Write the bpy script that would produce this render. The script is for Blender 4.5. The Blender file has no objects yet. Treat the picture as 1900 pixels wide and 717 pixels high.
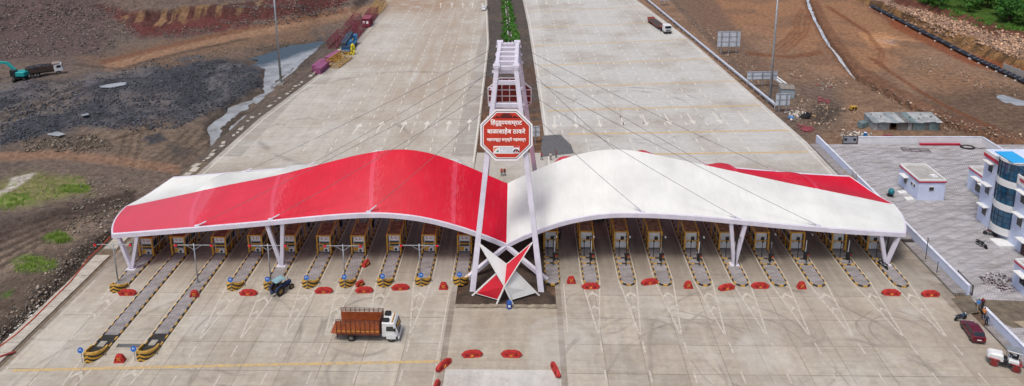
import bpy, bmesh, math, random
import numpy as np
from mathutils import Vector, Matrix
rnd = random.Random(7)
S = bpy.context.scene
COL = S.collection
R = math.radians

# ---------------------------------------------------------------- camera
IW, IH = 1900.0, 717.0
FPX, PCY = 1297.96, 7.92
PITCH, YAW, ROLL, CAMH = 0.2171942, -0.0223618, -0.0073555, 58.42
_cy, _sy, _cp, _sp = math.cos(YAW), math.sin(YAW), math.cos(PITCH), math.sin(PITCH)
FWD = Vector((_sy * _cp, _cy * _cp, -_sp))
_r0 = Vector((_cy, -_sy, 0)); _u0 = _r0.cross(FWD)
RGT = _r0 * math.cos(ROLL) + _u0 * math.sin(ROLL)
UPV = -_r0 * math.sin(ROLL) + _u0 * math.cos(ROLL)
cam = bpy.data.cameras.new('camera'); camo = bpy.data.objects.new('camera', cam); COL.objects.link(camo)
m3 = Matrix((RGT, UPV, -FWD)).transposed()
camo.matrix_world = Matrix.Translation((0, 0, CAMH)) @ m3.to_4x4()
cam.sensor_fit = 'HORIZONTAL'; cam.sensor_width = 36.0
cam.lens = FPX / IW * 36.0
cam.shift_y = -(IH / 2 - PCY) / IW
cam.clip_start = 0.5; cam.clip_end = 9000
S.camera = camo

# ---------------------------------------------------------------- sky, sun, exposure
SUN_EL, SUN_AZ = R(66), R(212)          # overcast day: broad soft sun from behind the camera, a little left
w = bpy.data.worlds.new('World'); S.world = w; w.use_nodes = True
nt = w.node_tree; bg = nt.nodes['Background']
sky = nt.nodes.new('ShaderNodeTexSky'); sky.sky_type = 'NISHITA'; sky.sun_disc = False
sky.sun_elevation = SUN_EL; sky.sun_rotation = SUN_AZ
sky.air_density = 0.5; sky.dust_density = 3.2; sky.ozone_density = 0.0
nt.links.new(sky.outputs[0], bg.inputs[0]); bg.inputs[1].default_value = 0.13
sl = bpy.data.lights.new('sun', 'SUN'); sl.energy = 1.5; sl.angle = R(13); sl.color = (1, 0.97, 0.92)
so = bpy.data.objects.new('sun', sl); COL.objects.link(so)
sd = Vector((math.sin(SUN_AZ) * math.cos(SUN_EL), math.cos(SUN_AZ) * math.cos(SUN_EL), math.sin(SUN_EL)))
so.rotation_euler = sd.to_track_quat('Z', 'Y').to_euler()
S.view_settings.view_transform = 'Standard'; S.view_settings.look = 'None'
S.view_settings.gamma = 1.0; S.view_settings.exposure = 0.47
try: S.view_settings.use_curve_mapping = False
except Exception: pass
S.cycles.max_bounces = 6

# ---------------------------------------------------------------- pixel to place
def ray(a, b): return FWD + RGT * ((a - 950) / FPX) - UPV * ((b - PCY) / FPX)
def G(a, b, z=0.0):
    d = ray(a, b); t = (z - CAMH) / d.z
    return Vector((d.x * t, d.y * t, z))
def Yp(a, b, y):
    d = ray(a, b); t = y / d.y
    return Vector((d.x * t, y, CAMH + d.z * t))
def project(x, y, z):
    dx, dy, dz = x, y, z - CAMH
    wv = dx * FWD.x + dy * FWD.y + dz * FWD.z
    return (950 + FPX * (dx * RGT.x + dy * RGT.y + dz * RGT.z) / wv,
            PCY - FPX * (dx * UPV.x + dy * UPV.y + dz * UPV.z) / wv)

# ---------------------------------------------------------------- materials
def lin(h):
    h = h.lstrip('#'); o = []
    for i in (0, 2, 4):
        c = int(h[i:i + 2], 16) / 255
        o.append(c / 12.92 if c <= .04045 else ((c + .055) / 1.055) ** 2.4)
    return tuple(o)
def N(t, k, **kw):
    n = t.nodes.new(k)
    for a, b in kw.items(): setattr(n, a, b)
    return n
def mixc(t, fac, a, b, mode='MIX'):
    n = t.nodes.new('ShaderNodeMix'); n.data_type = 'RGBA'; n.blend_type = mode
    for s, v in ((n.inputs[0], fac), (n.inputs[6], a), (n.inputs[7], b)):
        if isinstance(v, (int, float)): s.default_value = v
        elif isinstance(v, tuple): s.default_value = (*v[:3], 1)
        else: t.links.new(v, s)
    return n.outputs[2]
def ramp(t, src, a, b, va=0.0, vb=1.0):
    n = t.nodes.new('ShaderNodeMapRange'); n.clamp = True
    t.links.new(src, n.inputs[0])
    n.inputs[1].default_value = a; n.inputs[2].default_value = b; n.inputs[3].default_value = va; n.inputs[4].default_value = vb
    return n.outputs[0]
def math_(t, op, a, b=None, c=None):
    n = t.nodes.new('ShaderNodeMath'); n.operation = op
    for i, v in enumerate((a, b, c)):
        if v is None: continue
        if isinstance(v, (int, float)): n.inputs[i].default_value = v
        else: t.links.new(v, n.inputs[i])
    return n.outputs[0]
def noise(t, vec, scale, detail=4, rough=.6, dist=0.0):
    n = t.nodes.new('ShaderNodeTexNoise'); n.inputs['Scale'].default_value = scale
    n.inputs['Detail'].default_value = detail; n.inputs['Roughness'].default_value = rough; n.inputs['Distortion'].default_value = dist
    t.links.new(vec, n.inputs['Vector']); return n.outputs['Fac']
def mapping(t, vec, scale=(1, 1, 1), rot=(0, 0, 0), loc=(0, 0, 0)):
    n = t.nodes.new('ShaderNodeMapping'); t.links.new(vec, n.inputs[0])
    n.inputs['Scale'].default_value = scale; n.inputs['Rotation'].default_value = rot; n.inputs['Location'].default_value = loc
    return n.outputs[0]
def new_mat(name):
    m = bpy.data.materials.new(name); m.use_nodes = True
    t = m.node_tree; return m, t, t.nodes['Principled BSDF']
def pos(t): return t.nodes.new('ShaderNodeNewGeometry').outputs['Position']
def bump(t, p, h, strength=.4, dist=.02):
    b = t.nodes.new('ShaderNodeBump'); b.inputs['Strength'].default_value = strength; b.inputs['Distance'].default_value = dist
    t.links.new(h, b.inputs['Height']); t.links.new(b.outputs[0], p.inputs['Normal'])
MATS = {}
def M(name, col=None, rough=.6, metal=0.0, wear=.18, dirt=.12, scale=1.2, spec=.4, emit=0.0):
    """painted / plain surface with blotchy fading and grime"""
    if name in MATS: return MATS[name]
    m, t, p = new_mat(name); c = lin(col) if isinstance(col, str) else col
    P = pos(t)
    n1 = noise(t, P, scale, 5, .65); n2 = noise(t, P, scale * 7, 3, .6)
    dark = tuple(v * (1 - wear * 1.6) for v in c); lite = tuple(min(1, v * (1 + wear * .6) + .01 * wear) for v in c)
    a = mixc(t, ramp(t, n1, .3, .7), dark, lite)
    b = mixc(t, math_(t, 'MULTIPLY', ramp(t, n2, .5, .8), dirt), a, (.10, .08, .06))
    t.links.new(b, p.inputs['Base Color']); p.inputs['Roughness'].default_value = rough
    p.inputs['Metallic'].default_value = metal; p.inputs['Specular IOR Level'].default_value = spec
    if emit:
        t.links.new(b, p.inputs['Emission Color']); p.inputs['Emission Strength'].default_value = emit
    MATS[name] = m; return m

# ---------------------------------------------------------------- mesh builder
class MB:
    def __init__(s): s.v = []; s.f = []; s.m = []; s.M = Matrix()
    def add(s, vs, fs, mi=0):
        o = len(s.v)
        s.v += [tuple(s.M @ Vector(q)) for q in vs]
        for i, f in enumerate(fs):
            s.f.append(tuple(o + k for k in f)); s.m.append(mi[i] if isinstance(mi, list) else mi)
        return s
    def box(s, c, d, mi=0, rz=0, rx=0, ry=0, top=None):
        hx, hy, hz = d[0] / 2, d[1] / 2, d[2] / 2
        tx, ty = (hx, hy) if top is None else (hx * top[0], hy * top[1])
        q = [(-hx, -hy, -hz), (hx, -hy, -hz), (hx, hy, -hz), (-hx, hy, -hz), (-tx, -ty, hz), (tx, -ty, hz), (tx, ty, hz), (-tx, ty, hz)]
        T = Matrix.Translation(c) @ Matrix.Rotation(rz, 4, 'Z') @ Matrix.Rotation(ry, 4, 'Y') @ Matrix.Rotation(rx, 4, 'X')
        return s.add([T @ Vector(k) for k in q], [(0, 3, 2, 1), (4, 5, 6, 7), (0, 1, 5, 4), (1, 2, 6, 5), (2, 3, 7, 6), (3, 0, 4, 7)], mi)
    def bar(s, p, q, w, h=None, mi=0, up=(0, 0, 1)):
        h = w if h is None else h
        p = Vector(p); q = Vector(q); d = (q - p); L = d.length; d.normalize()
        u = Vector(up)
        if abs(d.dot(u)) > .97: u = Vector((0, 1, 0))
        x = d.cross(u).normalized(); z = x.cross(d)
        vs = []
        for b in (p, q):
            for sx, sz in ((-1, -1), (1, -1), (1, 1), (-1, 1)): vs.append(b + x * (sx * w / 2) + z * (sz * h / 2))
        return s.add(vs, [(0, 1, 2, 3), (7, 6, 5, 4), (0, 4, 5, 1), (1, 5, 6, 2), (2, 6, 7, 3), (3, 7, 4, 0)], mi)
    def tube(s, p, q, r, n=8, mi=0, r2=None):
        p = Vector(p); q = Vector(q); d = (q - p).normalized(); r2 = r if r2 is None else r2
        u = Vector((0, 0, 1)) if abs(d.z) < .9 else Vector((1, 0, 0))
        x = d.cross(u).normalized(); z = x.cross(d)
        vs = []
        for b, rr in ((p, r), (q, r2)):
            for k in range(n):
                a = 2 * math.pi * k / n; vs.append(b + x * (rr * math.cos(a)) + z * (rr * math.sin(a)))
        fs = [(k, (k + 1) % n, n + (k + 1) % n, n + k) for k in range(n)] + [tuple(range(n))[::-1], tuple(range(n, 2 * n))]
        return s.add(vs, fs, mi)
    def path(s, pts, r, n=6, mi=0):
        for a, b in zip(pts[:-1], pts[1:]): s.tube(a, b, r, n, mi)
        return s
    def disc(s, c, axis, r, th, n=16, mi=0):
        a = Vector(axis).normalized(); c = Vector(c)
        return s.tube(c - a * th / 2, c + a * th / 2, r, n, mi)
    def prism(s, poly, z0, z1, mi=0):
        n = len(poly)
        vs = [(p[0], p[1], z0) for p in poly] + [(p[0], p[1], z1) for p in poly]
        return s.add(vs, [tuple(range(n))[::-1], tuple(range(n, 2 * n))] + [(k, (k + 1) % n, n + (k + 1) % n, n + k) for k in range(n)], mi)
    def side(s, poly, x0, x1, mi=0):      # profile in (y,z) extruded along x
        n = len(poly)
        vs = [(x0, p[0], p[1]) for p in poly] + [(x1, p[0], p[1]) for p in poly]
        return s.add(vs, [tuple(range(n)), tuple(range(n, 2 * n))[::-1]] + [(n + k, n + (k + 1) % n, (k + 1) % n, k) for k in range(n)], mi)
    def flat(s, pts, z=None, mi=0):
        return s.add([(p[0], p[1], z if z is not None else p[2]) for p in pts], [tuple(range(len(pts)))], mi)
    def strip(s, p, q, w, z, mi=0):
        p = Vector((p[0], p[1], 0)); q = Vector((q[0], q[1], 0)); d = (q - p).normalized(); x = Vector((d.y, -d.x, 0)) * (w / 2)
        return s.add([(*(p - x)[:2], z), (*(p + x)[:2], z), (*(q + x)[:2], z), (*(q - x)[:2], z)], [(0, 1, 2, 3)], mi)
    def lathe(s, prof, c=(0, 0, 0), n=16, mi=0):
        vs = []; fs = []
        for r, z in prof:
            for k in range(n):
                a = 2 * math.pi * k / n; vs.append((c[0] + r * math.cos(a), c[1] + r * math.sin(a), c[2] + z))
        for i in range(len(prof) - 1):
            for k in range(n): fs.append((i * n + k, i * n + (k + 1) % n, (i + 1) * n + (k + 1) % n, (i + 1) * n + k))
        fs += [tuple(range(n))[::-1], tuple(range((len(prof) - 1) * n, len(prof) * n))]
        return s.add(vs, fs, mi)
    def mesh(s, name, mats, smooth=False, bevel=0, recalc=True):
        me = bpy.data.meshes.new(name); me.from_pydata(s.v, [], s.f)
        for m in (mats if isinstance(mats, (list, tuple)) else [mats]): me.materials.append(m)
        me.polygons.foreach_set('material_index', s.m)
        if recalc or bevel:
            b = bmesh.new(); b.from_mesh(me)
            if bevel:
                bmesh.ops.bevel(b, geom=[e for e in b.edges if len(e.link_faces) == 2 and e.calc_face_angle(0) > .5], offset=bevel, segments=1, affect='EDGES', clamp_overlap=True)
            bmesh.ops.recalc_face_normals(b, faces=b.faces)
            b.to_mesh(me); b.free()
        if smooth: me.polygons.foreach_set('use_smooth', [True] * len(me.polygons))
        me.update(); return me
    def obj(s, name, mats, parent=None, smooth=False, bevel=0, recalc=True):
        return put(name, s.mesh(name, mats, smooth, bevel, recalc), parent)
def put(name, me, parent=None, loc=None, rz=None):
    o = bpy.data.objects.new(name, me); COL.objects.link(o)
    if parent: o.parent = parent
    if loc is not None: o.location = loc
    if rz is not None: o.rotation_euler = (0, 0, rz)
    return o
def tag(o, label, cat, group=None, kind=None):
    if label: o['label'] = label
    if cat: o['category'] = cat
    if group: o['group'] = group
    if kind: o['kind'] = kind
    return o
def thing(name, label, cat, loc=(0, 0, 0), rz=0.0, group=None):
    o = bpy.data.objects.new(name, None); COL.objects.link(o); o.empty_display_size = .3
    o.location = loc; o.rotation_euler = (0, 0, rz)
    return tag(o, label, cat, group)
def struct(o): o['kind'] = 'structure'; return o
def dup(root, loc, rz, label, group=None):
    r = root.copy(); COL.objects.link(r); r.location = loc; r.rotation_euler = (0, 0, rz); r['label'] = label
    if group: r['group'] = group
    for ch in list(root.children):
        c = ch.copy(); COL.objects.link(c); c.parent = r
        for g in list(ch.children):
            d = g.copy(); COL.objects.link(d); d.parent = c
    return r
ORD = ['first', 'second', 'third', 'fourth', 'fifth', 'sixth', 'seventh', 'eighth', 'ninth', 'tenth', 'eleventh', 'twelfth', 'thirteenth', 'fourteenth', 'fifteenth', 'sixteenth', 'seventeenth', 'eighteenth', 'nineteenth']
ORD += ['twentieth'] + ['twenty-' + q for q in ORD[:9]] + ['thirtieth'] + ['thirty-' + q for q in ORD[:9]]

# ---------------------------------------------------------------- numpy noise and zone masks
def vnoise(x, y, seed=0):
    xi = np.floor(x).astype(np.int64); yi = np.floor(y).astype(np.int64); fx = x - xi; fy = y - yi
    fx = fx * fx * (3 - 2 * fx); fy = fy * fy * (3 - 2 * fy)
    def h(a, b):
        n = (a * 374761393 + b * 668265263 + seed * 1442695041) & 0x7fffffff
        n = ((n ^ (n >> 13)) * 1274126177) & 0x7fffffff
        return ((n ^ (n >> 16)) & 0xffff) / 65535.0
    return (h(xi, yi) * (1 - fx) + h(xi + 1, yi) * fx) * (1 - fy) + (h(xi, yi + 1) * (1 - fx) + h(xi + 1, yi + 1) * fx) * fy
def fbm(x, y, s, oct=4, seed=0):
    v = 0; a = .5; t = 0
    for k in range(oct):
        v = v + a * vnoise(x / s, y / s, seed + k * 17); t += a; a *= .55; s *= .47
    return v / t
def sst(a, b, x):
    t = np.clip((x - a) / (b - a), 0, 1); return t * t * (3 - 2 * t)
def pmask(px, py, poly, feather):
    n = len(poly); d = np.full(px.shape, 1e9); ins = np.zeros(px.shape, bool)
    for i in range(n):
        ax, ay = poly[i]; bx, by = poly[(i + 1) % n]
        ex, ey = bx - ax, by - ay; L = ex * ex + ey * ey + 1e-9
        t = np.clip(((px - ax) * ex + (py - ay) * ey) / L, 0, 1)
        d = np.minimum(d, np.hypot(px - ax - t * ex, py - ay - t * ey))
        c = ((ay > py) != (by > py)) & (px < (bx - ax) * (py - ay) / (by - ay + 1e-12) + ax)
        ins ^= c
    return sst(-feather, feather, np.where(ins, d, -d))
def lmask(px, py, line, w, feather):
    d = np.full(px.shape, 1e9)
    for (ax, ay), (bx, by) in zip(line[:-1], line[1:]):
        ex, ey = bx - ax, by - ay; L = ex * ex + ey * ey + 1e-9
        t = np.clip(((px - ax) * ex + (py - ay) * ey) / L, 0, 1)
        d = np.minimum(d, np.hypot(px - ax - t * ex, py - ay - t * ey))
    return 1 - sst(w, w + feather, d)
# ---------------------------------------------------------------- the ground: one sheet with quarry, cutting and ditches
XL, XR = -61.5, 56.7          # plaza edges
def axis(parts):
    a = [parts[0][0]]
    for s, e, st in parts:
        n = max(1, int(round((e - s) / st))); a += list(s + (e - s) * (np.arange(1, n + 1) / n))
    return np.array(a)
gx = axis([(-4000, -400, 450), (-400, -250, 6), (-250, -150, .8), (-150, -64, .45), (-64, -58, .5), (-58, 54, 4), (54, 60, .5), (60, 92, .55), (92, 165, .6), (165, 240, 1.2), (240, 400, 8), (400, 4000, 450)])
gy = axis([(-600, 30, 60), (30, 58, 2), (58, 150, .45), (150, 285, .7), (285, 330, 2), (330, 600, 30), (600, 5000, 500)])
TRK = [[(262, 312), (300, 285), (330, 262), (352, 240)], [(275, 314), (315, 288), (345, 264), (368, 243)], [(292, 316), (334, 290), (362, 268), (385, 248)], [(310, 316), (352, 292), (380, 272), (400, 255)], [(218, 300), (226, 270), (236, 240)], [(230, 302), (240, 272), (248, 240)], [(246, 304), (256, 275), (262, 238)], [(-20, 215), (60, 198), (110, 175), (150, 160)], [(-20, 225), (66, 206), (118, 182), (160, 164)], [(100, 275), (200, 262), (300, 232)], [(140, 120), (220, 128), (330, 100), (460, 72)]]
def poly_mound(px, py, q, f): return pmask(px, py, q, f)
TRENCH = [(1497, -20), (1500, 5), (1525, 60), (1560, 110), (1590, 145), (1640, 172), (1700, 205), (1760, 233), (1860, 265), (1960, 290)]
POND = [(392, 262), (388, 228), (430, 190), (490, 165), (494, 120), (420, 112), (470, 100), (540, 78), (600, 70), (622, 68), (560, 125), (500, 168), (450, 225), (415, 268)]
WETR = [[(1843, 178), (1870, 172), (1910, 185), (1915, 200), (1870, 192)]]
def heights(x, y):
    px, py = project(x, y, 0 * x)
    bad = y < 20
    px = np.where(bad, -9999, px); py = np.where(bad, 9999, py)
    L = sst(0, 2.5, XL - 1.8 - x); Rr = sst(0, 3, x - 57.2)
    z = -.25 + 0 * x
    n1 = fbm(x, y, 14, 5, 1) - .5; n2 = fbm(x, y, 3.0, 4, 5) - .5
    # left: lower, rough ground
    zl = -1.1 + 1.4 * n1 + .75 * n2
    grav = pmask(px + 30 * n1, py + 14 * n1, [(0, 168), (60, 150), (150, 150), (260, 125), (400, 108), (450, 116), (488, 128), (480, 160), (412, 206), (380, 215), (330, 240), (270, 246), (150, 235), (-40, 280), (-40, 170)], 12)
    zl = zl + grav * (.7 + 3.2 * (fbm(x, y, 8, 4, 9) - .42) + .7 * n2)
    mound = pmask(px, py, [(10, 520), (40, 480), (110, 470), (180, 440), (205, 445), (150, 520), (70, 590), (0, 650), (-60, 640), (-60, 560)], 28)
    zl = zl + mound * (1.5 + 1.2 * n1)
    ditch = lmask(px, py, [(205, 430), (165, 462), (120, 520), (60, 585), (-20, 650)], 5, 16)
    zl = zl - 1.1 * ditch
    rut = lmask(px, py, [(-20, 440), (80, 410), (160, 375), (250, 352)], 12, 14) + lmask(px, py, [(-20, 500), (80, 450), (170, 395)], 14, 14)
    zl = zl + np.clip(rut, 0, 1) * .22 * np.sin((y - .35 * x) * 3.3)
    for ln in TRK: zl = zl - .28 * lmask(px + 6 * n1, py + 4 * n1, ln, .8, 3)
    pond = pmask(px + 20 * n1 + 18 * n2, py + 12 * n1 + 10 * n2, POND, 8)
    zl = zl * (1 - pond) + pond * (-1.85 + .7 * n2)
    bars = lmask(px + 14 * n2, py + 8 * n2, [(402, 252), (425, 222), (452, 200), (470, 186)], 2, 6) + lmask(px + 14 * n2, py, [(505, 150), (545, 118), (575, 96)], 0, 4) * .6
    zl = zl + .75 * np.clip(bars, 0, 1)
    # quarry wall at the back left
    y0 = 233 + .26 * np.minimum(0, x + 120) + 5 * (fbm(x, y, 22, 3, 31) - .5)
    steep = sst(-142, -132, x) * (1 - sst(-82, -72, x))
    up = (y - y0)
    slope = 7.5 * sst(0, 34, up)
    cliff = 2.2 * sst(-7, 1, up) + 4.4 * sst(1.0, 4.2 + 2.5 * n2, up) + 1.0 * sst(6, 22, up)
    wall = slope * (1 - steep) + cliff * steep
    wall = wall * (1 - .45 * sst(-84, -66, x))
    zl = zl + wall * (1 + .25 * n1) + sst(0, 18, up) * (1.3 * n2 + 1.2 * n1)
    zl = zl + .8 * sst(20, 80, up)
    z = z * (1 - L) + zl * L
    # right: brown building site
    zr = -.12 + .55 * n1 + .32 * n2
    tr = lmask(px + 8 * n1 + 5 * n2, py + 4 * n2, TRENCH, .9, 5)
    bank = lmask(px + 6 * n1, py + 4 * n2 + 9, TRENCH, 8, 10)
    zr = zr + .55 * bank * (1 - tr) - 1.15 * tr
    for q in WETR: zr = zr - .55 * pmask(px + 30 * n2, py + 14 * n2, q, 7)
    foot = 129 + 2.5 * (fbm(x * 0, y, 17, 3, 41) - .5) + .0 * x
    e = (x - foot) / np.clip((268 - y) / 55, .4, 1.1)
    emb = 3.0 * sst(0, 2.6 + 2 * n2, e) + 1.0 * sst(3, 8, e) + 2.4 * sst(8.5, 12.5, e) + 1.2 * sst(14, 45, e)
    farend = 1 - .35 * sst(240, 275, y)
    zr = zr + emb * farend * (1 + .3 * n1) + sst(0, 3, e) * (1 - sst(12, 18, e)) * 1.5 * n2
    yard = sst(0, 1, x - 57.3) * (1 - sst(0, 1, y - 132.6)) * (1 - sst(0, 8, x - 118))
    zr = zr * (1 - yard) - .25 * yard
    z = z * (1 - Rr) + zr * Rr
    # median strip stays level
    return z
def hz(x, y): return float(heights(np.array([float(x)]), np.array([float(y)]))[0])
X, Yg = np.meshgrid(gx, gy)
Zg = heights(X, Yg)
PX, PY = project(X, Yg, Zg)
bad = Yg < 20; PX = np.where(bad, -9999, PX); PY = np.where(bad, 9999, PY)
c0 = fbm(X, Yg, 9, 5, 77); c1 = fbm(X, Yg, 2.2, 4, 78); c2 = fbm(X, Yg, 30, 3, 79)
jx = PX + 46 * (c0 - .5) + 20 * (c1 - .5); jy = PY + 20 * (c0 - .5) + 10 * (c1 - .5)
colr = np.zeros(X.shape + (3,))
def lay(mask, hexc, k=1.0):
    global colr
    mm = (np.clip(mask, 0, 1) * k)[..., None]; colr = colr * (1 - mm) + np.array(lin(hexc)) * mm
left = X < -3
colr[left] = lin('#685c53'); colr[~left] = lin('#856c58')
# left side, far to near
lay(left * sst(.45, .65, c2), '#5d534e', .7)
lay(left * pmask(jx, jy, [(-300, -200), (200, -200), (205, 60), (190, 105), (110, 108), (-300, 125)], 14), '#594b49')
lay(left * pmask(jx, jy, [(185, 12), (300, 25), (450, 8), (520, -60), (680, -60), (640, 14), (560, 30), (480, 40), (430, 56), (330, 66), (250, 66)], 8), '#5a3431')
lay(left * pmask(jx, jy, [(225, 26), (300, 18), (420, 4), (485, -8), (485, 16), (420, 30), (300, 46), (230, 46)], 6), '#4d3430', .85)
lay(left * pmask(jx, jy, [(225, 26), (300, 18), (420, 4), (485, -8), (485, 16), (420, 30), (300, 46), (230, 46)], 6) * sst(.54, .62, fbm(X, Yg * .3, 2.4, 4, 90)), '#8a6f52', .75)
lay(left * pmask(jx, jy, [(130, -200), (420, -200), (470, -4), (330, 8), (250, 14), (180, 8)], 6), '#655650', .8)
lay(left * pmask(jx, jy, [(150, 112), (330, 72), (480, 55), (640, 32), (560, 82), (430, 98), (300, 128), (250, 138)], 10), '#705b4b')
trk = lmask(jx * .5 + PX * .5, jy * .3 + PY * .7, [(200, 122), (290, 100), (400, 74), (520, 48), (640, 26), (700, 16), (760, 8)], 3.5, 10)
lay(left * trk, '#93745c', .7)
lay(left * lmask(PX, PY, [(190, 116), (290, 92), (400, 66), (520, 42), (640, 20)], 1.5, 5), '#6a4431', .6)
g1 = pmask(jx, jy, [(-60, 168), (60, 150), (150, 150), (260, 125), (400, 108), (445, 114), (488, 126), (484, 160), (414, 206), (380, 215), (330, 240), (270, 246), (150, 238), (-60, 282)], 9)
lay(left * g1, '#3f4147')
lay(left * g1 * sst(.52, .62, c0), '#5c5b5f', .8)
lay(left * g1 * sst(.56, .66, c2), '#6b645f', .8)
lay(left * pmask(jx, jy, [(180, 170), (330, 175), (310, 205), (200, 195)], 14), '#605b5a', .8)
lay(left * pmask(jx, jy, [(150, 250), (300, 225), (400, 238), (405, 270), (350, 305), (215, 300)], 14), '#6e6053')
for ln in TRK: lay(left * lmask(PX + 8 * (c0 - .5), PY + 5 * (c0 - .5), ln, .8, 3.2), '#463c35', .6)
lay(left * pmask(jx, jy, [(268, 250), (300, 246), (318, 262), (290, 272), (268, 266)], 5), '#3a3b40', .9)
lay(left * pmask(jx, jy, [(320, 270), (372, 280), (350, 296), (325, 290)], 8), '#42403f', .7)
lay(left * pmask(jx, jy, [(60, 255), (200, 258), (215, 275), (70, 280)], 8), '#4c453c', .6)
lay(left * lmask(PX + 10 * (c0 - .5), PY + 6 * (c0 - .5), [(-30, 292), (120, 288), (230, 300), (330, 316)], 5, 7), '#876a56', .75)
lay(left * pmask(jx, jy, [(-60, 340), (60, 322), (160, 330), (175, 352), (80, 372), (-60, 398)], 10), '#77764a', .8)
lay(left * pmask(jx, jy, [(112, 346), (165, 344), (160, 358), (112, 358)], 6) , '#6a7f3c', .6)
lay(left * pmask(jx, jy, [(-30, 366), (40, 358), (60, 372), (-30, 392)], 6), '#6d8440', .6)
lay(left * pmask(PX + 10 * (c0 - .5), PY + 6 * (c1 - .5), [(-30, 358), (8, 352), (20, 330), (66, 322), (58, 331), (16, 356), (-30, 372)], 2), '#aaa49c')
lay(left * pmask(jx, jy, [(-60, 420), (130, 372), (240, 350), (250, 366), (130, 392), (-60, 480)], 10), '#4c423b', .85)
lay(left * pmask(jx, jy, [(-60, 500), (150, 398), (180, 420), (80, 470), (-60, 545)], 10), '#7a6c5f', .8)
for q in range(5):
    lay(left * lmask(PX + 8 * (c0 - .5), PY + 4 * (c0 - .5), [(-30, 446 + q * 17), (70, 412 + q * 11), (150, 382 + q * 6), (250, 356 + q * 5)], 1.2, 4), '#40352f', .7)
lay(left * pmask(jx, jy, [(20, 510), (80, 472), (180, 436), (215, 440), (170, 510), (70, 600), (-60, 680), (-60, 560)], 14), '#564b41', .85)
lay(left * pmask(jx, jy, [(28, 492), (58, 474), (104, 486), (96, 500), (40, 506)], 5), '#5d7436', .7)
lay(left * pmask(jx, jy, [(80, 445), (105, 428), (130, 440), (110, 452)], 5), '#4b6b23', .8)
lay(left * pmask(jx, jy, [(2, 545), (20, 535), (24, 548), (10, 556)], 4), '#4b6b23', .7)
lay(left * lmask(jx, jy, [(205, 432), (165, 464), (120, 522), (60, 588), (-20, 655)], 6, 10), '#342d28', .85)
lay(left * pmask(jx, jy, [p for p in POND], 12) , '#3f3a35', .7)
# right side
rt = ~left
lay(rt * pmask(jx, jy, [(1240, -150), (1660, -150), (1650, 30), (1720, 70), (1620, 150), (1500, 110), (1440, 70), (1300, 40)], 24), '#8f6a4e', .85)
lay(rt * pmask(jx, jy, [(1590, 60), (1640, 62), (1690, 76), (1670, 86), (1620, 84)], 6), '#b68a63', .9)
lay(rt * pmask(jx, jy, [(1620, 72), (1680, 74), (1660, 84)], 4), '#a1877a', .9)
lay(rt * sst(.5, .62, c0), '#6d5848', .55)
lay(rt * pmask(jx, jy, [(1180, -80), (1260, -80), (1380, 70), (1460, 150), (1440, 190), (1330, 95)], 10), '#6b574a', .8)
lay(rt * pmask(jx, jy, [(1420, 150), (1560, 165), (1570, 240), (1500, 262), (1440, 220)], 16), '#66594f', .8)
lay(rt * pmask(jx, jy, [(1500, 190), (1560, 195), (1545, 235), (1510, 232)], 10), '#3f3832', .8)
lay(rt * pmask(jx, jy, [(1700, 170), (1900, 160), (1960, 260), (1760, 250)], 20), '#5c4c40', .75)
lay(rt * pmask(jx, jy, [(1660, 140), (1760, 120), (1860, 160), (1760, 178)], 16), '#84664f', .7)
bk = lmask(PX + 8 * (c0 - .5), PY + 6 * (c0 - .5) + 9, TRENCH, 9, 10)
lay(rt * bk, '#6b4a37', .7)
lay(rt * lmask(PX, PY, TRENCH, 2, 4), '#4a392f', .7)
for ln in ([(1540, 15), (1610, 60), (1640, 100), (1630, 120)], [(1440, 95), (1480, 60), (1490, 20)], [(1455, 100), (1497, 62), (1508, 20)], [(1620, 110), (1700, 165), (1760, 200), (1850, 240)], [(1390, 100), (1470, 108), (1530, 100)]):
    for o in (0, 7): lay(rt * lmask(PX + o + 10 * (c0 - .5), PY + o * .4 + 5 * (c0 - .5), ln, 1, 3), '#6e432a', .55)
for q in ([(1612, 16), (1650, 20), (1690, 60), (1640, 40)],): lay(rt * pmask(jx, jy, q, 8), '#5d3024', .6)
E_ = (X - 129) / np.clip((268 - Yg) / 55, .4, 1.1)
emb_on = rt * sst(-1, .5, E_)
lay(emb_on, '#7d6049')
streak = fbm(X * .2, Yg, 1.6, 4, 60)
lay(rt * sst(-.5, .8, E_) * (1 - sst(3, 5, E_)), '#84643e', .8)
lay(rt * sst(-.5, .8, E_) * (1 - sst(3, 5, E_)) * sst(.5, .6, streak), '#4a3a2c', .8)
lay(rt * sst(3, 4.5, E_ + 3 * (c0 - .5)) * (1 - sst(8, 10, E_)), '#93786a', .85)
lay(rt * sst(3, 4.5, E_) * (1 - sst(8, 10, E_)) * sst(.52, .6, c0), '#6f6053', .7)
lay(rt * sst(8, 9.5, E_ + 3 * (c0 - .5)), '#5c3830', .9)
lay(rt * sst(12, 13.5, E_ + 3 * (c0 - .5)), '#3c5a1e', .95)
lay(rt * lmask(PX + 6 * (c0 - .5), PY + 5 * (c0 - .5), [(1660, 42), (1740, 82), (1800, 110), (1910, 140)], 6, 8), '#7a4327', .8)
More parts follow.
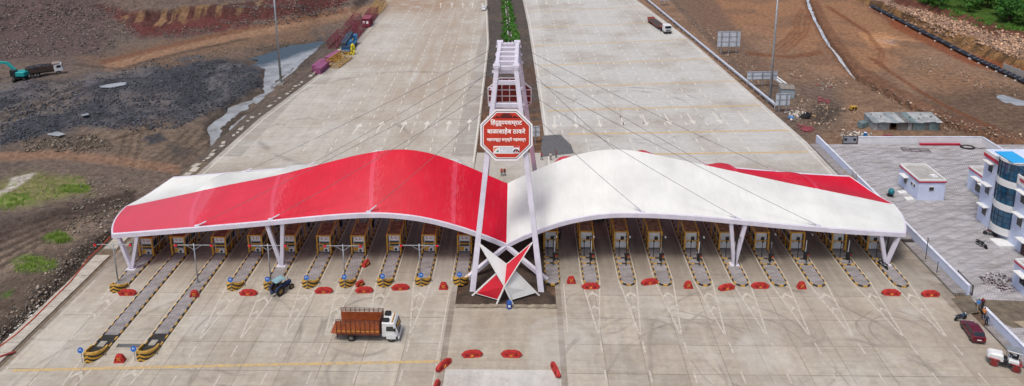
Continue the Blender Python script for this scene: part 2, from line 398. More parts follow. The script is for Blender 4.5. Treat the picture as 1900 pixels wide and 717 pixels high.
# verge right beside the road edges
lay((~left) * (X > 56) * (X < 59) * 1.0, '#5a5048', .5)
med = (X > -16) * (X < 6)
lay(med * 1.0, '#4f4a46', .95)
lay(med * sst(.5, .62, c0), '#5d534b', .6)
lay(med * (Yg < 190) * sst(.45, .6, c0 + .003 * (180 - Yg)), '#5d4434', .7)
lay(med * (Yg < 150) * (Yg > 118) * sst(.4, .55, c1), '#77583d', .6)
nv = X.size; nx, ny = len(gx), len(gy)
me = bpy.data.meshes.new('ground')
idx = np.arange(nv).reshape(ny, nx)
quads = np.stack([idx[:-1, :-1], idx[:-1, 1:], idx[1:, 1:], idx[1:, :-1]], -1).reshape(-1, 4)
me.vertices.add(nv); me.vertices.foreach_set('co', np.stack([X, Yg, Zg], -1).reshape(-1).astype(np.float32))
me.loops.add(quads.size); me.loops.foreach_set('vertex_index', quads.reshape(-1).astype(np.int32))
me.polygons.add(len(quads)); me.polygons.foreach_set('loop_start', np.arange(0, quads.size, 4, dtype=np.int32))
me.polygons.foreach_set('use_smooth', np.ones(len(quads), bool))
me.update(); me.validate()
ca = me.color_attributes.new('soil', 'FLOAT_COLOR', 'POINT')
ca.data.foreach_set('color', np.concatenate([colr.reshape(-1, 3), np.ones((nv, 1))], 1).reshape(-1).astype(np.float32))
m, t, p = new_mat('earth')
at = N(t, 'ShaderNodeAttribute', attribute_name='soil'); P = pos(t)
n1 = noise(t, P, .9, 8, .7); n2 = noise(t, P, 4.5, 4, .7); vor = N(t, 'ShaderNodeTexVoronoi'); vor.inputs['Scale'].default_value = 1.6; t.links.new(P, vor.inputs['Vector'])
a = mixc(t, ramp(t, n1, .32, .68), (.50, .48, .47), (1.36, 1.35, 1.33))
b = mixc(t, 1.0, at.outputs['Color'], a, 'MULTIPLY')
c = mixc(t, ramp(t, n2, .36, .64), (.72, .72, .72), (1.28, 1.28, 1.28))
d = mixc(t, 1.0, b, c, 'MULTIPLY')
peb = ramp(t, vor.outputs['Distance'], .10, .22, 1, 0)
sel = ramp(t, noise(t, P, .35, 3), .5, .62)
d = mixc(t, math_(t, 'MULTIPLY', peb, math_(t, 'MULTIPLY', sel, .4)), d, (.34, .30, .26))
t.links.new(d, p.inputs['Base Color']); p.inputs['Roughness'].default_value = .93; p.inputs['Specular IOR Level'].default_value = .2
bump(t, p, math_(t, 'ADD', n1, math_(t, 'MULTIPLY', n2, .35)), .9, .35)
me.materials.append(m)
ground = struct(put('ground', me))

# water
def water_mat(name, col, rough):
    m, t, p = new_mat(name); P = pos(t)
    t.links.new(mixc(t, ramp(t, noise(t, P, .25, 3), .4, .65), lin(col), tuple(v * .55 for v in lin(col))), p.inputs['Base Color'])
    p.inputs['Roughness'].default_value = rough; p.inputs['Specular IOR Level'].default_value = .9; p.inputs['IOR'].default_value = 1.6
    bump(t, p, noise(t, P, 2.2, 3), .03, .05); return m
WM = water_mat('pond_water', '#9b9d9b', .05); DARK_REFL = water_mat('dark_reflection_water', '#2f3a30', .12); DARK_REFL.node_tree.nodes['Principled BSDF'].inputs['Specular IOR Level'].default_value = .12  # second one: dark green tone standing in for the cliff's reflection
PW = WM.copy(); PW.name = 'pond_painted_reflection'; t = PW.node_tree; p = t.nodes['Principled BSDF']; P = pos(t)
s5 = N(t, 'ShaderNodeSeparateXYZ'); t.links.new(P, s5.inputs[0])
f5 = math_(t, 'ADD', math_(t, 'SUBTRACT', math_(t, 'SUBTRACT', s5.outputs[1], 193), math_(t, 'MULTIPLY', math_(t, 'ADD', s5.outputs[0], 73), 1.82)), math_(t, 'MULTIPLY', math_(t, 'SUBTRACT', noise(t, P, .25, 4), .5), 14))
t.links.new(mixc(t, ramp(t, f5, -3, 5), mixc(t, ramp(t, noise(t, P, .3, 4), .4, .65), lin('#9b9d9b'), lin('#7d7b74')), lin('#2c352b')), p.inputs['Base Color'])  # dark green far side: cliff reflection painted into the water colour
MUDW = water_mat('muddy_water', '#a58f80', .12)
def water(name, pts, z, mat):
    mb = MB(); mb.flat([G(a, b, z) for a, b in pts], z); o = mb.obj(name, mat); return struct(o)
water('water', [(370, 285), (370, 215), (480, 112), (400, 105), (480, 88), (640, 55), (650, 66), (580, 125), (510, 180), (430, 285)], -1.42, PW)
for q in ([(183, 160), (210, 155), (236, 152), (232, 158), (205, 163), (188, 163)], [(85, 246), (105, 244), (122, 249), (108, 253), (90, 251)], [(150, 213), (163, 210), (166, 213), (152, 216)]):
    mx = sum(a for a, b in q) / len(q); my = sum(b for a, b in q) / len(q); g = G(mx, my)
    zz = max(hz(*G(a, b)[:2]) for a, b in q + [(mx, my)]) + .05
    mb = MB(); pts = [G(a, b, zz) for a, b in q]; mb.flat(pts, zz); struct(mb.obj('puddle', WM))
tp = [(1488, -10), (1508, -10), (1514, 25), (1535, 58), (1570, 108), (1594, 138), (1584, 150), (1548, 112), (1513, 62), (1492, 28)]
water('trench_water', tp, -.74, water_mat('trench_water', '#c9ccce', .06))
water('puddle', [(1826, 180), (1860, 164), (1925, 180), (1928, 212), (1866, 202)], -.5, WM)
# ---------------------------------------------------------------- concrete carriageways
def concrete(name, base='#a39b8c', tint=.0, rings=True):
    m, t, p = new_mat(name); P = pos(t)
    c = lin(base)
    oi = N(t, 'ShaderNodeObjectInfo').outputs['Random']
    big = noise(t, P, .06, 5, .6); md = noise(t, mapping(t, P, (1, .16, 1)), .55, 6, .65, .4); fine = noise(t, P, 3.5, 4, .7)
    tx = noise(t, mapping(t, P, (.12, 1.8, 1)), .8, 5, .7)
    a = mixc(t, ramp(t, md, .3, .72), tuple(v * .79 for v in c), tuple(v * 1.13 for v in c))
    a = mixc(t, ramp(t, tx, .35, .7), a, mixc(t, .3, a, (.55, .52, .47)), 'MIX')
    sy_ = N(t, 'ShaderNodeSeparateXYZ'); t.links.new(P, sy_.inputs[0])
    far = math_(t, 'MULTIPLY', ramp(t, sy_.outputs[1], 104, 126), ramp(t, sy_.outputs[0], -8, 4, .35, .95))
    a = mixc(t, far, a, mixc(t, ramp(t, tx, .3, .7), (.45, .445, .42), (.53, .525, .495)))
    a = mixc(t, math_(t, 'MULTIPLY', ramp(t, big, .46, .66), .6), a, (.30, .245, .19))
    gr = noise(t, P, 1.1, 7, .75)
    a = mixc(t, 1.0, a, mixc(t, ramp(t, gr, .3, .7), (.84, .84, .85), (1.14, 1.14, 1.13)), 'MULTIPLY')
    bl = noise(t, P, .32, 6, .7, .6)
    a = mixc(t, ramp(t, bl, .55, .74, 0, .5), a, (.24, .195, .15))
    pt = noise(t, P, .11, 4, .55, .8)
    a = mixc(t, ramp(t, pt, .52, .66, 0, .4), a, (.50, .485, .45))
    mud = math_(t, 'MULTIPLY', math_(t, 'MULTIPLY', ramp(t, sy_.outputs[0], -44, -31), ramp(t, sy_.outputs[0], -22, -12, 1, 0)), ramp(t, sy_.outputs[1], 126, 165))
    mud = math_(t, 'MULTIPLY', mud, ramp(t, noise(t, mapping(t, P, (1, .12, 1), (0, 0, .05)), .5, 6, .7), .36, .62, 0, .75))
    a = mixc(t, mud, a, (.33, .26, .19))
    fan = math_(t, 'MULTIPLY', ramp(t, sy_.outputs[1], 236, 262), ramp(t, sy_.outputs[0], -34, -22, 1, 0))
    a = mixc(t, math_(t, 'MULTIPLY', fan, ramp(t, noise(t, P, .2, 5, .7), .3, .55)), a, (.30, .21, .145))
    a = mixc(t, math_(t, 'MULTIPLY', ramp(t, fine, .5, .78), .30), a, (.22, .19, .16))
    if rings:
        acc = None
        wob = math_(t, 'MULTIPLY', math_(t, 'SUBTRACT', noise(t, P, .12, 2), .5), 2.2)
        sx = N(t, 'ShaderNodeSeparateXYZ'); t.links.new(P, sx.inputs[0])
        for cx, cy, r, wd in ((27, 73, 6.5, .1), (27, 73, 8.3, .1), (12, 69, 10, .12), (16, 66, 13, .14), (22, 64, 14, .12), (46, 76, 3.6, .1), (46, 76, 4.9, .08), (17, 66.5, 13.8, .1), (38, 66, 9, .2), (-33, 75, 7, .16), (-33, 75, 8.6, .16), (-40, 72, 12, .2), (-20, 77, 5.5, .16), (9, 80, 4.5, .13), (-14, 71, 9, .2), (30, 70, 16, .22), (-48, 66, 10, .2), (24, 150, 15, .3), (26, 150, 17, .3), (-42, 128, 20, .4), (-30, 150, 30, .5)):
            d = N(t, 'ShaderNodeVectorMath', operation='DISTANCE'); t.links.new(P, d.inputs[0]); d.inputs[1].default_value = (cx, cy, 0)
            e = math_(t, 'ABSOLUTE', math_(t, 'SUBTRACT', math_(t, 'ADD', d.outputs['Value'], wob), r))
            k = ramp(t, e, wd * .4, wd * 1.9, 1, 0)
            acc = k if acc is None else math_(t, 'MAXIMUM', acc, k)
        acc = math_(t, 'MULTIPLY', acc, ramp(t, noise(t, P, .16, 3), .44, .62, 0, .42))
        a = mixc(t, acc, a, (.12, .105, .095))
        # oil and mud along the toll lanes, plus canopy shade darkened into the colour
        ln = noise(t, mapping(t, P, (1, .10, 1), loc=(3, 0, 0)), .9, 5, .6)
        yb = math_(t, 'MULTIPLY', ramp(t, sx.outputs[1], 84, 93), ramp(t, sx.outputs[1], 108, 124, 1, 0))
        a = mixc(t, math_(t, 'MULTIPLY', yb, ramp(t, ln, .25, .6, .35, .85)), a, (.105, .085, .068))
    v = ramp(t, oi, 0, 1, .90, 1.07)
    vv = N(t, 'ShaderNodeCombineXYZ')
    for i in range(3): t.links.new(v, vv.inputs[i])
    a = mixc(t, 1.0, a, vv.outputs[0], 'MULTIPLY')
    t.links.new(a, p.inputs['Base Color']); p.inputs['Roughness'].default_value = .8; p.inputs['Specular IOR Level'].default_value = .25
    bump(t, p, fine, .25, .02); return m
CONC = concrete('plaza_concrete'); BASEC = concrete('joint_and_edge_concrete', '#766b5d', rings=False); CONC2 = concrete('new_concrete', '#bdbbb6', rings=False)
CONC3 = concrete('median_concrete', '#9f9685', rings=False)
JOINT = M('joint_sealant', '#5d554c', .9, wear=.3)
SOIL = M('median_soil', '#43372d', .95, wear=.35, scale=.8, dirt=.3)
mud_m, t, p = new_mat('dried_mud'); P = pos(t)
t.links.new(mixc(t, ramp(t, noise(t, P, .5, 5), .35, .65), lin('#8a6c50'), lin('#a08a70')), p.inputs['Base Color']); p.inputs['Roughness'].default_value = .95
LEFT_EDGE = [(-61.4, 40), (-61.5, 118), (-60.2, 146), (-56.1, 177), (-53.5, 233), (-54.3, 252), (-57, 275), (-66, 330), (-85, 420)]
LEFT_IN = [(-9.4, 40), (-9.6, 82), (-10.1, 124), (-10.4, 145), (-11.8, 209), (-16, 273), (-24, 340), (-40, 420)]
RIGHT_IN = [(3.75, 40), (3.7, 82), (3.5, 137), (2.1, 180), (0.3, 230), (-1.8, 272), (-9, 340), (-25, 420)]
RIGHT_EDGE = [(56.7, 40), (56.7, 134), (55.6, 148), (50.8, 212), (43.3, 272), (34, 340), (15, 420)]
def at_y(line, y):
    for a, b in zip(line[:-1], line[1:]):
        if a[1] <= y <= b[1]: return a[0] + (b[0] - a[0]) * (y - a[1]) / (b[1] - a[1])
    return line[-1][0]
def road(name, A, B, y0, y1):
    ys = sorted({y0, y1} | {q[1] for q in A + B if y0 < q[1] < y1})
    mb = MB()
    for a, b in zip(ys[:-1], ys[1:]):
        mb.flat([(at_y(A, a), a), (at_y(B, a), a), (at_y(B, b), b), (at_y(A, b), b)], 0)
    for L in (A, B):       # edge face of the slab
        for a, b in zip(ys[:-1], ys[1:]):
            mb.add([(at_y(L, a), a, 0), (at_y(L, b), b, 0), (at_y(L, b), b, -.6), (at_y(L, a), a, -.6)], [(0, 1, 2, 3)])
    return struct(mb.obj(name, BASEC, recalc=False))
road_l = road('carriageway', LEFT_EDGE, LEFT_IN, 40, 420); road_r = road('carriageway', RIGHT_IN, RIGHT_EDGE, 40, 420)
# concrete slabs with sealed joints: nearest ones as pieces, farther ones joined
SW, SL, GAP = 4.6, 4.8, .045
sm = MB(); sm.prism([(-SW / 2 + GAP, -SL / 2 + GAP), (SW / 2 - GAP, -SL / 2 + GAP), (SW / 2 - GAP, SL / 2 - GAP), (-SW / 2 + GAP, SL / 2 - GAP)], -.001, .006)
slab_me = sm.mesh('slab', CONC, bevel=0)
jm = MB(); far_l, far_r = MB(), MB()
near = []
for rd, A, B, x0, fm in ((road_l, LEFT_EDGE, LEFT_IN, -60.9, far_l), (road_r, RIGHT_IN, RIGHT_EDGE, 4.4, far_r)):
    for j in range(76):
        y = 45 + (j + .5) * SL
        for i in range(24):
            x = x0 + (i + .5) * SW
            lo = max(at_y(A, y - SL / 2), at_y(A, y + SL / 2)) + .15; hi = min(at_y(B, y - SL / 2), at_y(B, y + SL / 2)) - .15
            if x - SW / 2 < lo or x + SW / 2 > hi: continue
            if y - SL / 2 > 57 and y + SL / 2 < 84.5: near.append((rd, x, y))
            else: fm.M = Matrix.Translation((x, y, 0)); fm.prism([(-SW / 2 + GAP, -SL / 2 + GAP), (SW / 2 - GAP, -SL / 2 + GAP), (SW / 2 - GAP, SL / 2 - GAP), (-SW / 2 + GAP, SL / 2 - GAP)], -.001, .006)
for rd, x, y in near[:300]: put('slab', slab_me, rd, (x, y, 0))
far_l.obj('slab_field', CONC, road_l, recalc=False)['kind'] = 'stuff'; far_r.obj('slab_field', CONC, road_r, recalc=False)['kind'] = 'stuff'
# median: soil bed, slab in front of the sculpture, fresh concrete at the bottom edge
mb = MB(); mb.flat([(-9.9, 40), (4.0, 40), (4.0, 69.5), (-9.9, 69.5)], -.004); o = struct(mb.obj('median_pavement', CONC2))
mb = MB()
for k, xx in enumerate((-8.1, -4.9, -.4, 2.4)): pass
for (xa, xb, ya, yb) in ((-9.2, -5.4, 60, 69.3), (-5.3, -.7, 58, 69.35), (-.6, 3.6, 60, 69.3)):
    mb.prism([(xa, ya), (xb, ya), (xb, yb), (xa, yb)], .004, .018)
mb.obj('fresh_slab', CONC2, o)
mb = MB(); mb.flat([(-9.9, 69.5), (4.0, 69.5), (4.0, 81.2), (-9.9, 81.2)], -.004); struct(mb.obj('median_pavement', CONC3))
mb = MB()
n = 24
for k in range(n):   # broken concrete lip
    a = -9.5 + 13.2 * k / n; mb.box((a + .27, 80.85 + rnd.uniform(-.08, .08), .05), (.56, .5 + rnd.uniform(0, .25), .22))
struct(mb.obj('kerb', M('lip_concrete', '#8f8574', .9, wear=.3)))
pts = []; NXs, NYs = 26, 70
mb = MB(); vs = []; fs = []
for j in range(NYs + 1):
    for i in range(NXs + 1):
        y = 81.05 + 29 * j / NYs; tt = min(1, max(0, (y - 83.2) / 1.2)); xa, xb = -9.6 + 1.35 * tt, 3.65 - 1.2 * tt
        x = xa + (xb - xa) * i / NXs
        e = min(i, NXs - i, 2) / 2 * min(j, 2) / 2
        vs.append((x, y, -.02 + e * (.05 + .22 * float(fbm(np.array([x]), np.array([y]), 2.6, 4, 3)[0]))))
for j in range(NYs):
    for i in range(NXs): a = j * (NXs + 1) + i; fs.append((a, a + 1, a + NXs + 2, a + NXs + 1))
mb.add(vs, fs); struct(mb.obj('median_soil', SOIL, smooth=True))
mb = MB(); mb.flat([(-10.0, 111), (3.55, 111), (3.5, 128.5), (-10.0, 128.5)], .005); mb.flat([(-10.0, 110), (3.5, 110), (3.5, 111), (-10, 111)], .003)
struct(mb.obj('median_pavement', CONC3))
mb = MB(); q = [(1003, 292), (1006, 252), (1040, 250), (1060, 270), (1065, 285)]
mb.flat([G(a, b) for a, b in q], .016); struct(mb.obj('asphalt_patch', M('asphalt', '#626264', .95, wear=.3, scale=2.5)))

# ---------------------------------------------------------------- painted markings
def paint(name, col, k=.55):
    m, t, p = new_mat(name); P = pos(t)
    n = noise(t, P, 2.5, 5, .7)
    t.links.new(mixc(t, ramp(t, n, .42, .62, 0, k), lin(col), lin('#93897b')), p.inputs['Base Color']); p.inputs['Roughness'].default_value = .7; return m
WP = paint('road_paint_white', '#d2cec4'); YP = paint('road_paint_yellow', '#cba968', .82); WP2 = paint('road_paint_worn', '#bdb7ab', .75)
ZM = .013
def mark(name, mb, mat, rd): return mb.obj(name, mat, rd, recalc=False)
def arrow(p, q, rd, w=.34):
    p = Vector(p[:2]); q = Vector(q[:2]); d = (q - p); L = d.length; d.normalize(); x = Vector((d.y, -d.x)); h = min(2.2, L * .4)
    m = q - d * h
    mb = MB(); mb.flat([p - x * w * .35, p + x * w * .35, m + x * w * .5, m - x * w * .5], ZM)
    mb.flat([m - x * .75, m + x * .75, q], ZM); mark('arrow_marking', mb, WP, rd)
zR = lambda a, b: (960 + a * .502, b * .502)
zL = lambda a, b: (480 + a * .502, b * .502)
for a0, b0, a1, b1 in ((138, 430, 137, 477), (213, 430, 219, 475), (296, 427, 308, 472), (379, 425, 395, 468), (460, 422, 480, 467), (542, 420, 568, 463), (626, 418, 656, 461), (720, 415, 757, 459), (815, 412, 856, 457)):
    arrow(G(*zR(a0, b0)), G(*zR(a1, b1)), road_r)
for a0, b0, a1, b1 in ((346, 497, 380, 455), (433, 494, 461, 448), (522, 490, 545, 447), (612, 487, 626, 447), (694, 485, 706, 445), (777, 483, 781, 440)):
    arrow(G(*zL(a0, b0)), G(*zL(a1, b1)), road_l)
for a in (672, 714, 754, 790, 826):
    g = G(*zL(a, 30)); h = G(*zL(a + 1, 12)); arrow(g, h, road_l)
for a in (32, 72, 108, 150, 190, 232): arrow(G(*zR(a - 3, 0)), G(*zR(a, 16)), road_r)
def dashes(pa, pb, rd, dl=1.9, gp=2.5, w=.24, name='dashed_line', mat=WP):
    p = G(*pa); q = G(*pb); d = q - p; L = d.length; d.normalize(); s = 0; mb = MB()
    while s + dl < L: mb.strip(p + d * s, p + d * (s + dl), w, ZM); s += dl + gp
    mark(name, mb, mat, rd)
for k in range(9):
    dashes(zR(180 + 85 * k, 560), zR(70 + 41 * k, -8), road_r)
for b, tq in ((735, 812), (650, 771), (565, 730), (478, 688), (395, 648), (305, 608), (215, 570)):
    dashes(zL(b - (b - tq) * -.16 * .9, 560), zL(tq, 20), road_l, w=.19)
# edge lines
def solid(pts, w, rd, mat=WP, name='edge_line'):
    mb = MB()
    for a, b in zip(pts[:-1], pts[1:]): mb.strip(a, b, w, ZM)
    mark(name, mb, mat, rd)
solid([(-60.5, 56), (-60.5, 86)], .18, road_l, WP2); solid([(-60.3, 112), (-60.3, 118), (-59, 146), (-55.1, 176), (-52.4, 233)], .2, road_l)
solid([(-10.4, 124), (-10.8, 145), (-12.3, 209), (-16.6, 273)], .3, road_l); solid([(-10.7, 56), (-10.7, 84)], .16, road_l, WP2)
solid([(4.1, 112), (4.1, 137), (2.8, 180), (1.1, 230), (-1.0, 272), (-8, 330)], .3, road_r); solid([(4.9, 76), (4.9, 86)], .16, road_r, WP2)
solid([(55.6, 112), (55.6, 134), (54.6, 148), (49.7, 212), (42.2, 272)], .2, road_r)
# yellow rumble bars
for (a0, b0, a1, b1) in ((35, 44, 470, 26), (50, 103, 505, 85), (60, 170, 628, 147), (85, 243, 718, 217), (100, 325, 812, 300), (112, 410, 900, 390), (190, 497, 1005, 482), (470, 571, 1075, 562)):
    p = G(*zR(a0, b0)); q = G(*zR(a1, b1)); mb = MB(); mb.strip(p, q, .55, ZM + .004); mark('rumble_bar', mb, YP, road_r)
mb = MB(); mb.strip(G(24, 688), G(480, 677.5), .42, ZM + .004); mb.strip(G(480, 677.5), G(815, 671), .40, ZM + .004); mark('stop_line', mb, paint('road_paint_yellow_worn', '#c2a468', .85), road_l)
# ---------------------------------------------------------------- toll islands
YEL = M('kerb_yellow', '#c49a45', .7, wear=.3, dirt=.5, scale=2); BLK = M('kerb_black', '#373432', .7, wear=.3, dirt=.2)
def paver_mat(name, c1, c2, rot, sc=1.0):
    m, t, p = new_mat(name); P = pos(t)
    b = N(t, 'ShaderNodeTexBrick'); t.links.new(mapping(t, P, (sc, sc, sc), (0, 0, rot)), b.inputs['Vector'])
    b.inputs['Scale'].default_value = 1.0; b.inputs['Color1'].default_value = (*lin(c1), 1); b.inputs['Color2'].default_value = (*lin(c2), 1)
    b.inputs['Mortar'].default_value = (.10, .095, .09, 1); b.inputs['Mortar Size'].default_value = .02; b.inputs['Brick Width'].default_value = .5; b.inputs['Row Height'].default_value = .25
    n1 = noise(t, P, .35, 5, .6); n2 = noise(t, mapping(t, P, (.35, 2.6, 1), (0, 0, rot)), .5, 5, .65)
    a = mixc(t, 1.0, b.outputs['Color'], mixc(t, ramp(t, n1, .3, .7), (.80, .79, .77), (1.1, 1.1, 1.12)), 'MULTIPLY')
    a = mixc(t, ramp(t, n2, .50, .62, 0, .55), a, (.15, .13, .125))
    s3 = N(t, 'ShaderNodeSeparateXYZ'); t.links.new(P, s3.inputs[0])
    u3 = math_(t, 'ADD', math_(t, 'MULTIPLY', s3.outputs[0], -.454), math_(t, 'MULTIPLY', s3.outputs[1], .891))
    wv = math_(t, 'SINE', math_(t, 'ADD', math_(t, 'MULTIPLY', u3, 4.4), math_(t, 'MULTIPLY', noise(t, P, .3, 3), .4)))
    a = mixc(t, math_(t, 'MULTIPLY', ramp(t, wv, .35, 1), ramp(t, noise(t, P, 1.3, 4, .7), .3, .6, .06, .4)), a, (.15, .14, .14))
    u4 = math_(t, 'ADD', math_(t, 'MULTIPLY', s3.outputs[0], .80), math_(t, 'MULTIPLY', s3.outputs[1], .60))
    wv2 = math_(t, 'SINE', math_(t, 'MULTIPLY', u4, 5.2))
    a = mixc(t, math_(t, 'MULTIPLY', ramp(t, wv2, .6, 1), ramp(t, noise(t, P, 1.1, 3, .7), .4, .6, 0, .3)), a, (.17, .16, .16))
    t.links.new(a, p.inputs['Base Color']); p.inputs['Roughness'].default_value = .9; p.inputs['Specular IOR Level'].default_value = .2
    bump(t, p, b.outputs['Fac'], -.3, .01); return m
PAV = paver_mat('island_pavers', '#918d8e', '#9f9a98', R(30)); YARD = paver_mat('yard_pavers', '#a7a6aa', '#b7b4b4', R(38), .9)
DARKF = M('island_infill', '#2e2c2b', .9, wear=.3)
chm, t, p = new_mat('chevron_paint')
oc = N(t, 'ShaderNodeTexCoord').outputs['Object']; sx = N(t, 'ShaderNodeSeparateXYZ'); t.links.new(oc, sx.inputs[0])
k = math_(t, 'ADD', math_(t, 'MULTIPLY', math_(t, 'ABSOLUTE', sx.outputs[0]), .75), sx.outputs[2])
k = math_(t, 'GREATER_THAN', math_(t, 'FRACT', math_(t, 'MULTIPLY', k, 2.1)), .5)
wv = noise(t, pos(t), 2.5, 4)
t.links.new(mixc(t, k, (.025, .024, .022), mixc(t, ramp(t, wv, .35, .7), lin('#d9a52c'), lin('#a98130'))), p.inputs['Base Color']); p.inputs['Roughness'].default_value = .6
HW = .98
def outline(y0, y1, r0=True, r1=True):
    pts = []
    def arc(cy, sgn):
        return [(HW * math.cos(a), cy + sgn * HW * .95 * math.sin(a)) for a in [math.pi * i / 10 for i in range(11)]]
    a = arc(y0 + HW * .95, -1)[::-1] if r0 else [(-HW, y0), (HW, y0)]
    b = arc(y1 - HW * .95, 1) if r1 else [(HW, y1), (-HW, y1)]
    return a + b
def kerb_ring(mb, pts, seg=.6, kw=.17, kh=.22):
    P_ = [Vector((*q, 0)) for q in pts] + [Vector((*pts[0], 0))]
    res = [P_[0]]; acc = 0
    total = sum((b - a).length for a, b in zip(P_[:-1], P_[1:])); n = int(total / seg) // 2 * 2; st = total / n
    out = []; s = 0; i = 0; base = 0
    for k_ in range(n + 1):
        tgt = k_ * st
        while i < len(P_) - 2 and base + (P_[i + 1] - P_[i]).length < tgt: base += (P_[i + 1] - P_[i]).length; i += 1
        d = P_[i + 1] - P_[i]; out.append(P_[i] + d.normalized() * min(d.length, tgt - base))
    for k_ in range(n):
        a, b = out[k_], out[k_ + 1]; d = (b - a); L = d.length
        if L < .02: continue
        d.normalize(); c = (a + b) / 2
        mb.box((c.x, c.y, kh / 2 - .02), (L * .97, kw, kh + .04), k_ % 2, rz=math.atan2(d.y, d.x), top=(1, .8))
IS_R = [3.4, 8.7, 13.8, 18.8, 24.2, 29.3, 34.5, 39.7, 45.8, 51.0]
IS_L = [-9.35, -14.6, -19.8, -25.0, -30.1, -35.3, -40.3, -45.5, -51.6, -56.2]
NOSE_L = [85.3, 85.1, 84.8, 84.6, 84.4, 84.0, 83.8, 70.3, 70.0, 83.2]
nose_mb = MB(); nN = 22
vs = []; fs = []; mi = []
for i in range(nN + 1):
    a = math.pi * (-.08 + 1.16 * i / nN); s_ = math.sin(a); hgt = .55 + .55 * max(0, s_) ** 1.2
    for rr, z in ((1.06, -.02), (1.06, hgt - .06), (1.01, hgt), (.84, hgt), (.84, .1)):
        vs.append((rr * math.cos(a), -rr * max(-.3, s_) * .95, z))
for i in range(nN):
    for k in range(4):
        a = i * 5 + k; fs.append((a, a + 1, a + 6, a + 5)); mi.append(0 if k == 0 else 1)
fs += [(0, 1, 2, 3, 4), tuple(nN * 5 + q for q in (4, 3, 2, 1, 0))]; mi += [1, 1]
nose_mb.add(vs, fs, mi); nose_me = nose_mb.mesh('nose', [chm, YEL])
GV = M('galvanised', '#a9adb0', .45, .6, wear=.2); BLUE = M('sign_blue', '#1b63b4', .4, wear=.08, dirt=.05); WHT = M('sign_white', '#e4e4e2', .5, wear=.06, dirt=.06)
mb = MB(); mb.disc((0, 0, 1.85), (0, -1, .25), .34, .03, 20, 0); sgn_me = mb.mesh('sign_disc', BLUE)
mb = MB()
for s in (-1, 1): mb.bar((s * .06, -.02 - .05, 2.05), (s * .17, -.02 + .03, 1.63), .085, .012, 0, up=(0, -1, .25))
sgm_me = mb.mesh('keep_both_sides_symbol', WHT)
mb = MB(); mb.tube((0, .04, .2), (0, .04, 1.9), .035, 8); post_me = mb.mesh('post', GV)
def side_word(k): return 'innermost' if k == 0 else ORD[k]
isl = {}
for side, xs in (('left', IS_L), ('right', IS_R)):
    for k, x in enumerate(xs):
        y0 = NOSE_L[k] if side == 'left' else 85.5
        y1 = 112 if abs(x) < 54 else 109
        pre = ' long' if (side == 'left' and k in (7, 8)) else ''
        wing = 'red' if side == 'left' else 'white'
        o = thing('toll_island', f"{'paved'}{pre} toll island with striped kerb under {wing} wing, {ORD[k]} out from sculpture", 'toll island', (x, 0, 0), 0, f'toll islands under the {wing} wing')
        isl[side, k] = o
        mb = MB(); ko = outline(y0 + (.9 if side == 'left' else 0), y1, side == 'right', True)
        kerb_ring(mb, ko)
        if side == 'right':
            for yy in (90.5, 91.9):
                for s in (-.5, 0, .5): mb.box((s * 1.1, yy, .13), (.52, .22, .28), 0 if s else 1)
        mb.obj('kerb', [YEL, BLK], o)
        q = [(a * .9, b + (.12 if b < 90 else -.12)) for a, b in outline(y0 + (.5 if side == 'left' else 0), y1)]
        if side == 'right':
            mb = MB(); mb.prism([(a, b) for a, b in q], 0, .17)
        else:
            mb = MB(); mb.prism([(-.85, y0 + .75), (-.55, y0 + .35), (0, y0 + .2), (.55, y0 + .35), (.85, y0 + .75), (.85, y1 - .8), (-.85, y1 - .8)], 0, .17)
        mb.obj('paving', PAV, o)
        if side == 'left':
            put('nose', nose_me, o, (0, y0 + (1.9 if k in (7, 8) else 1.25), 0)).scale = (1.02, 2.0 if k in (7, 8) else 1.3, 1.08)
            if k in (7, 8):
                mb = MB(); mb.prism([(-.8, y0 + .9), (.8, y0 + .9), (.84, y0 + 4.6), (-.84, y0 + 4.6)], .15, .2); mb.obj('bitumen_infill', DARKF, o)
                mb = MB(); mb.prism([(-.4, y0 + 2.4), (.4, y0 + 2.4), (.4, y0 + 3.3), (-.4, y0 + 3.3)], .19, .34); mb.prism([(-.25, y0 + 2.6), (.25, y0 + 2.6), (.25, y0 + 3.1), (-.25, y0 + 3.1)], .33, .36); mb.obj('inspection_chamber', M('chamber_concrete', '#9b968c', .9), o)
            if k < 9 :
                sg = thing('keep_left_sign', f'round blue lane sign on the chevron nose of the {ORD[k]} island left of sculpture', 'road sign', (x - (.0 if k < 7 else .55), y0 - .2, 0), 0, 'blue lane signs on the left noses')
                d = put('sign_disc', sgn_me, sg); put('symbol', sgm_me, d); put('post', post_me, sg)
# gore markings in front of islands
def gore(x, y0, ya, rd):
    mb = MB()
    for s in (-1, 1): mb.strip((x + s * 1.28, y0 + 1.5), (x + s * .06, ya), .2, ZM)
    for yy in (y0 - 2.6, y0 - 5.2):
        f = (yy - ya) / (y0 + 1.5 - ya); hw = 1.1 * f
        mb.flat([(x - hw, yy), (x, yy + .75 * f + .25), (x, yy + 1.5 * f + .4), (x - hw, yy + .8 * f)], ZM); mb.flat([(x, yy + .75 * f + .25), (x + hw, yy), (x + hw, yy + .8 * f), (x, yy + 1.5 * f + .4)], ZM)
    for yy in (ya - 3.2, ya - 8.0): mb.strip((x + .1, yy), (x + .1, yy + 1.9), .2, ZM)
    mark('gore_marking', mb, WP2, rd)
for k, x in enumerate(IS_R):
    if k > 0: gore(x, 85.5, 75.7, road_r)
for k, x in enumerate(IS_L):
    if 0 < k < 7 or k == 9: gore(x, NOSE_L[k], NOSE_L[k] - 9.6, road_l)
    elif k in (7, 8): gore(x, NOSE_L[k], NOSE_L[k] - 9.6, road_l)
mb = MB()
for x in IS_R[1:] + []:
    for s in (-1, 1): mb.strip((x + s * 1.28, 86.9), (x + s * 1.28, 112), .13, ZM)
mark('island_edge_line', mb, WP2, road_r); mb = MB()
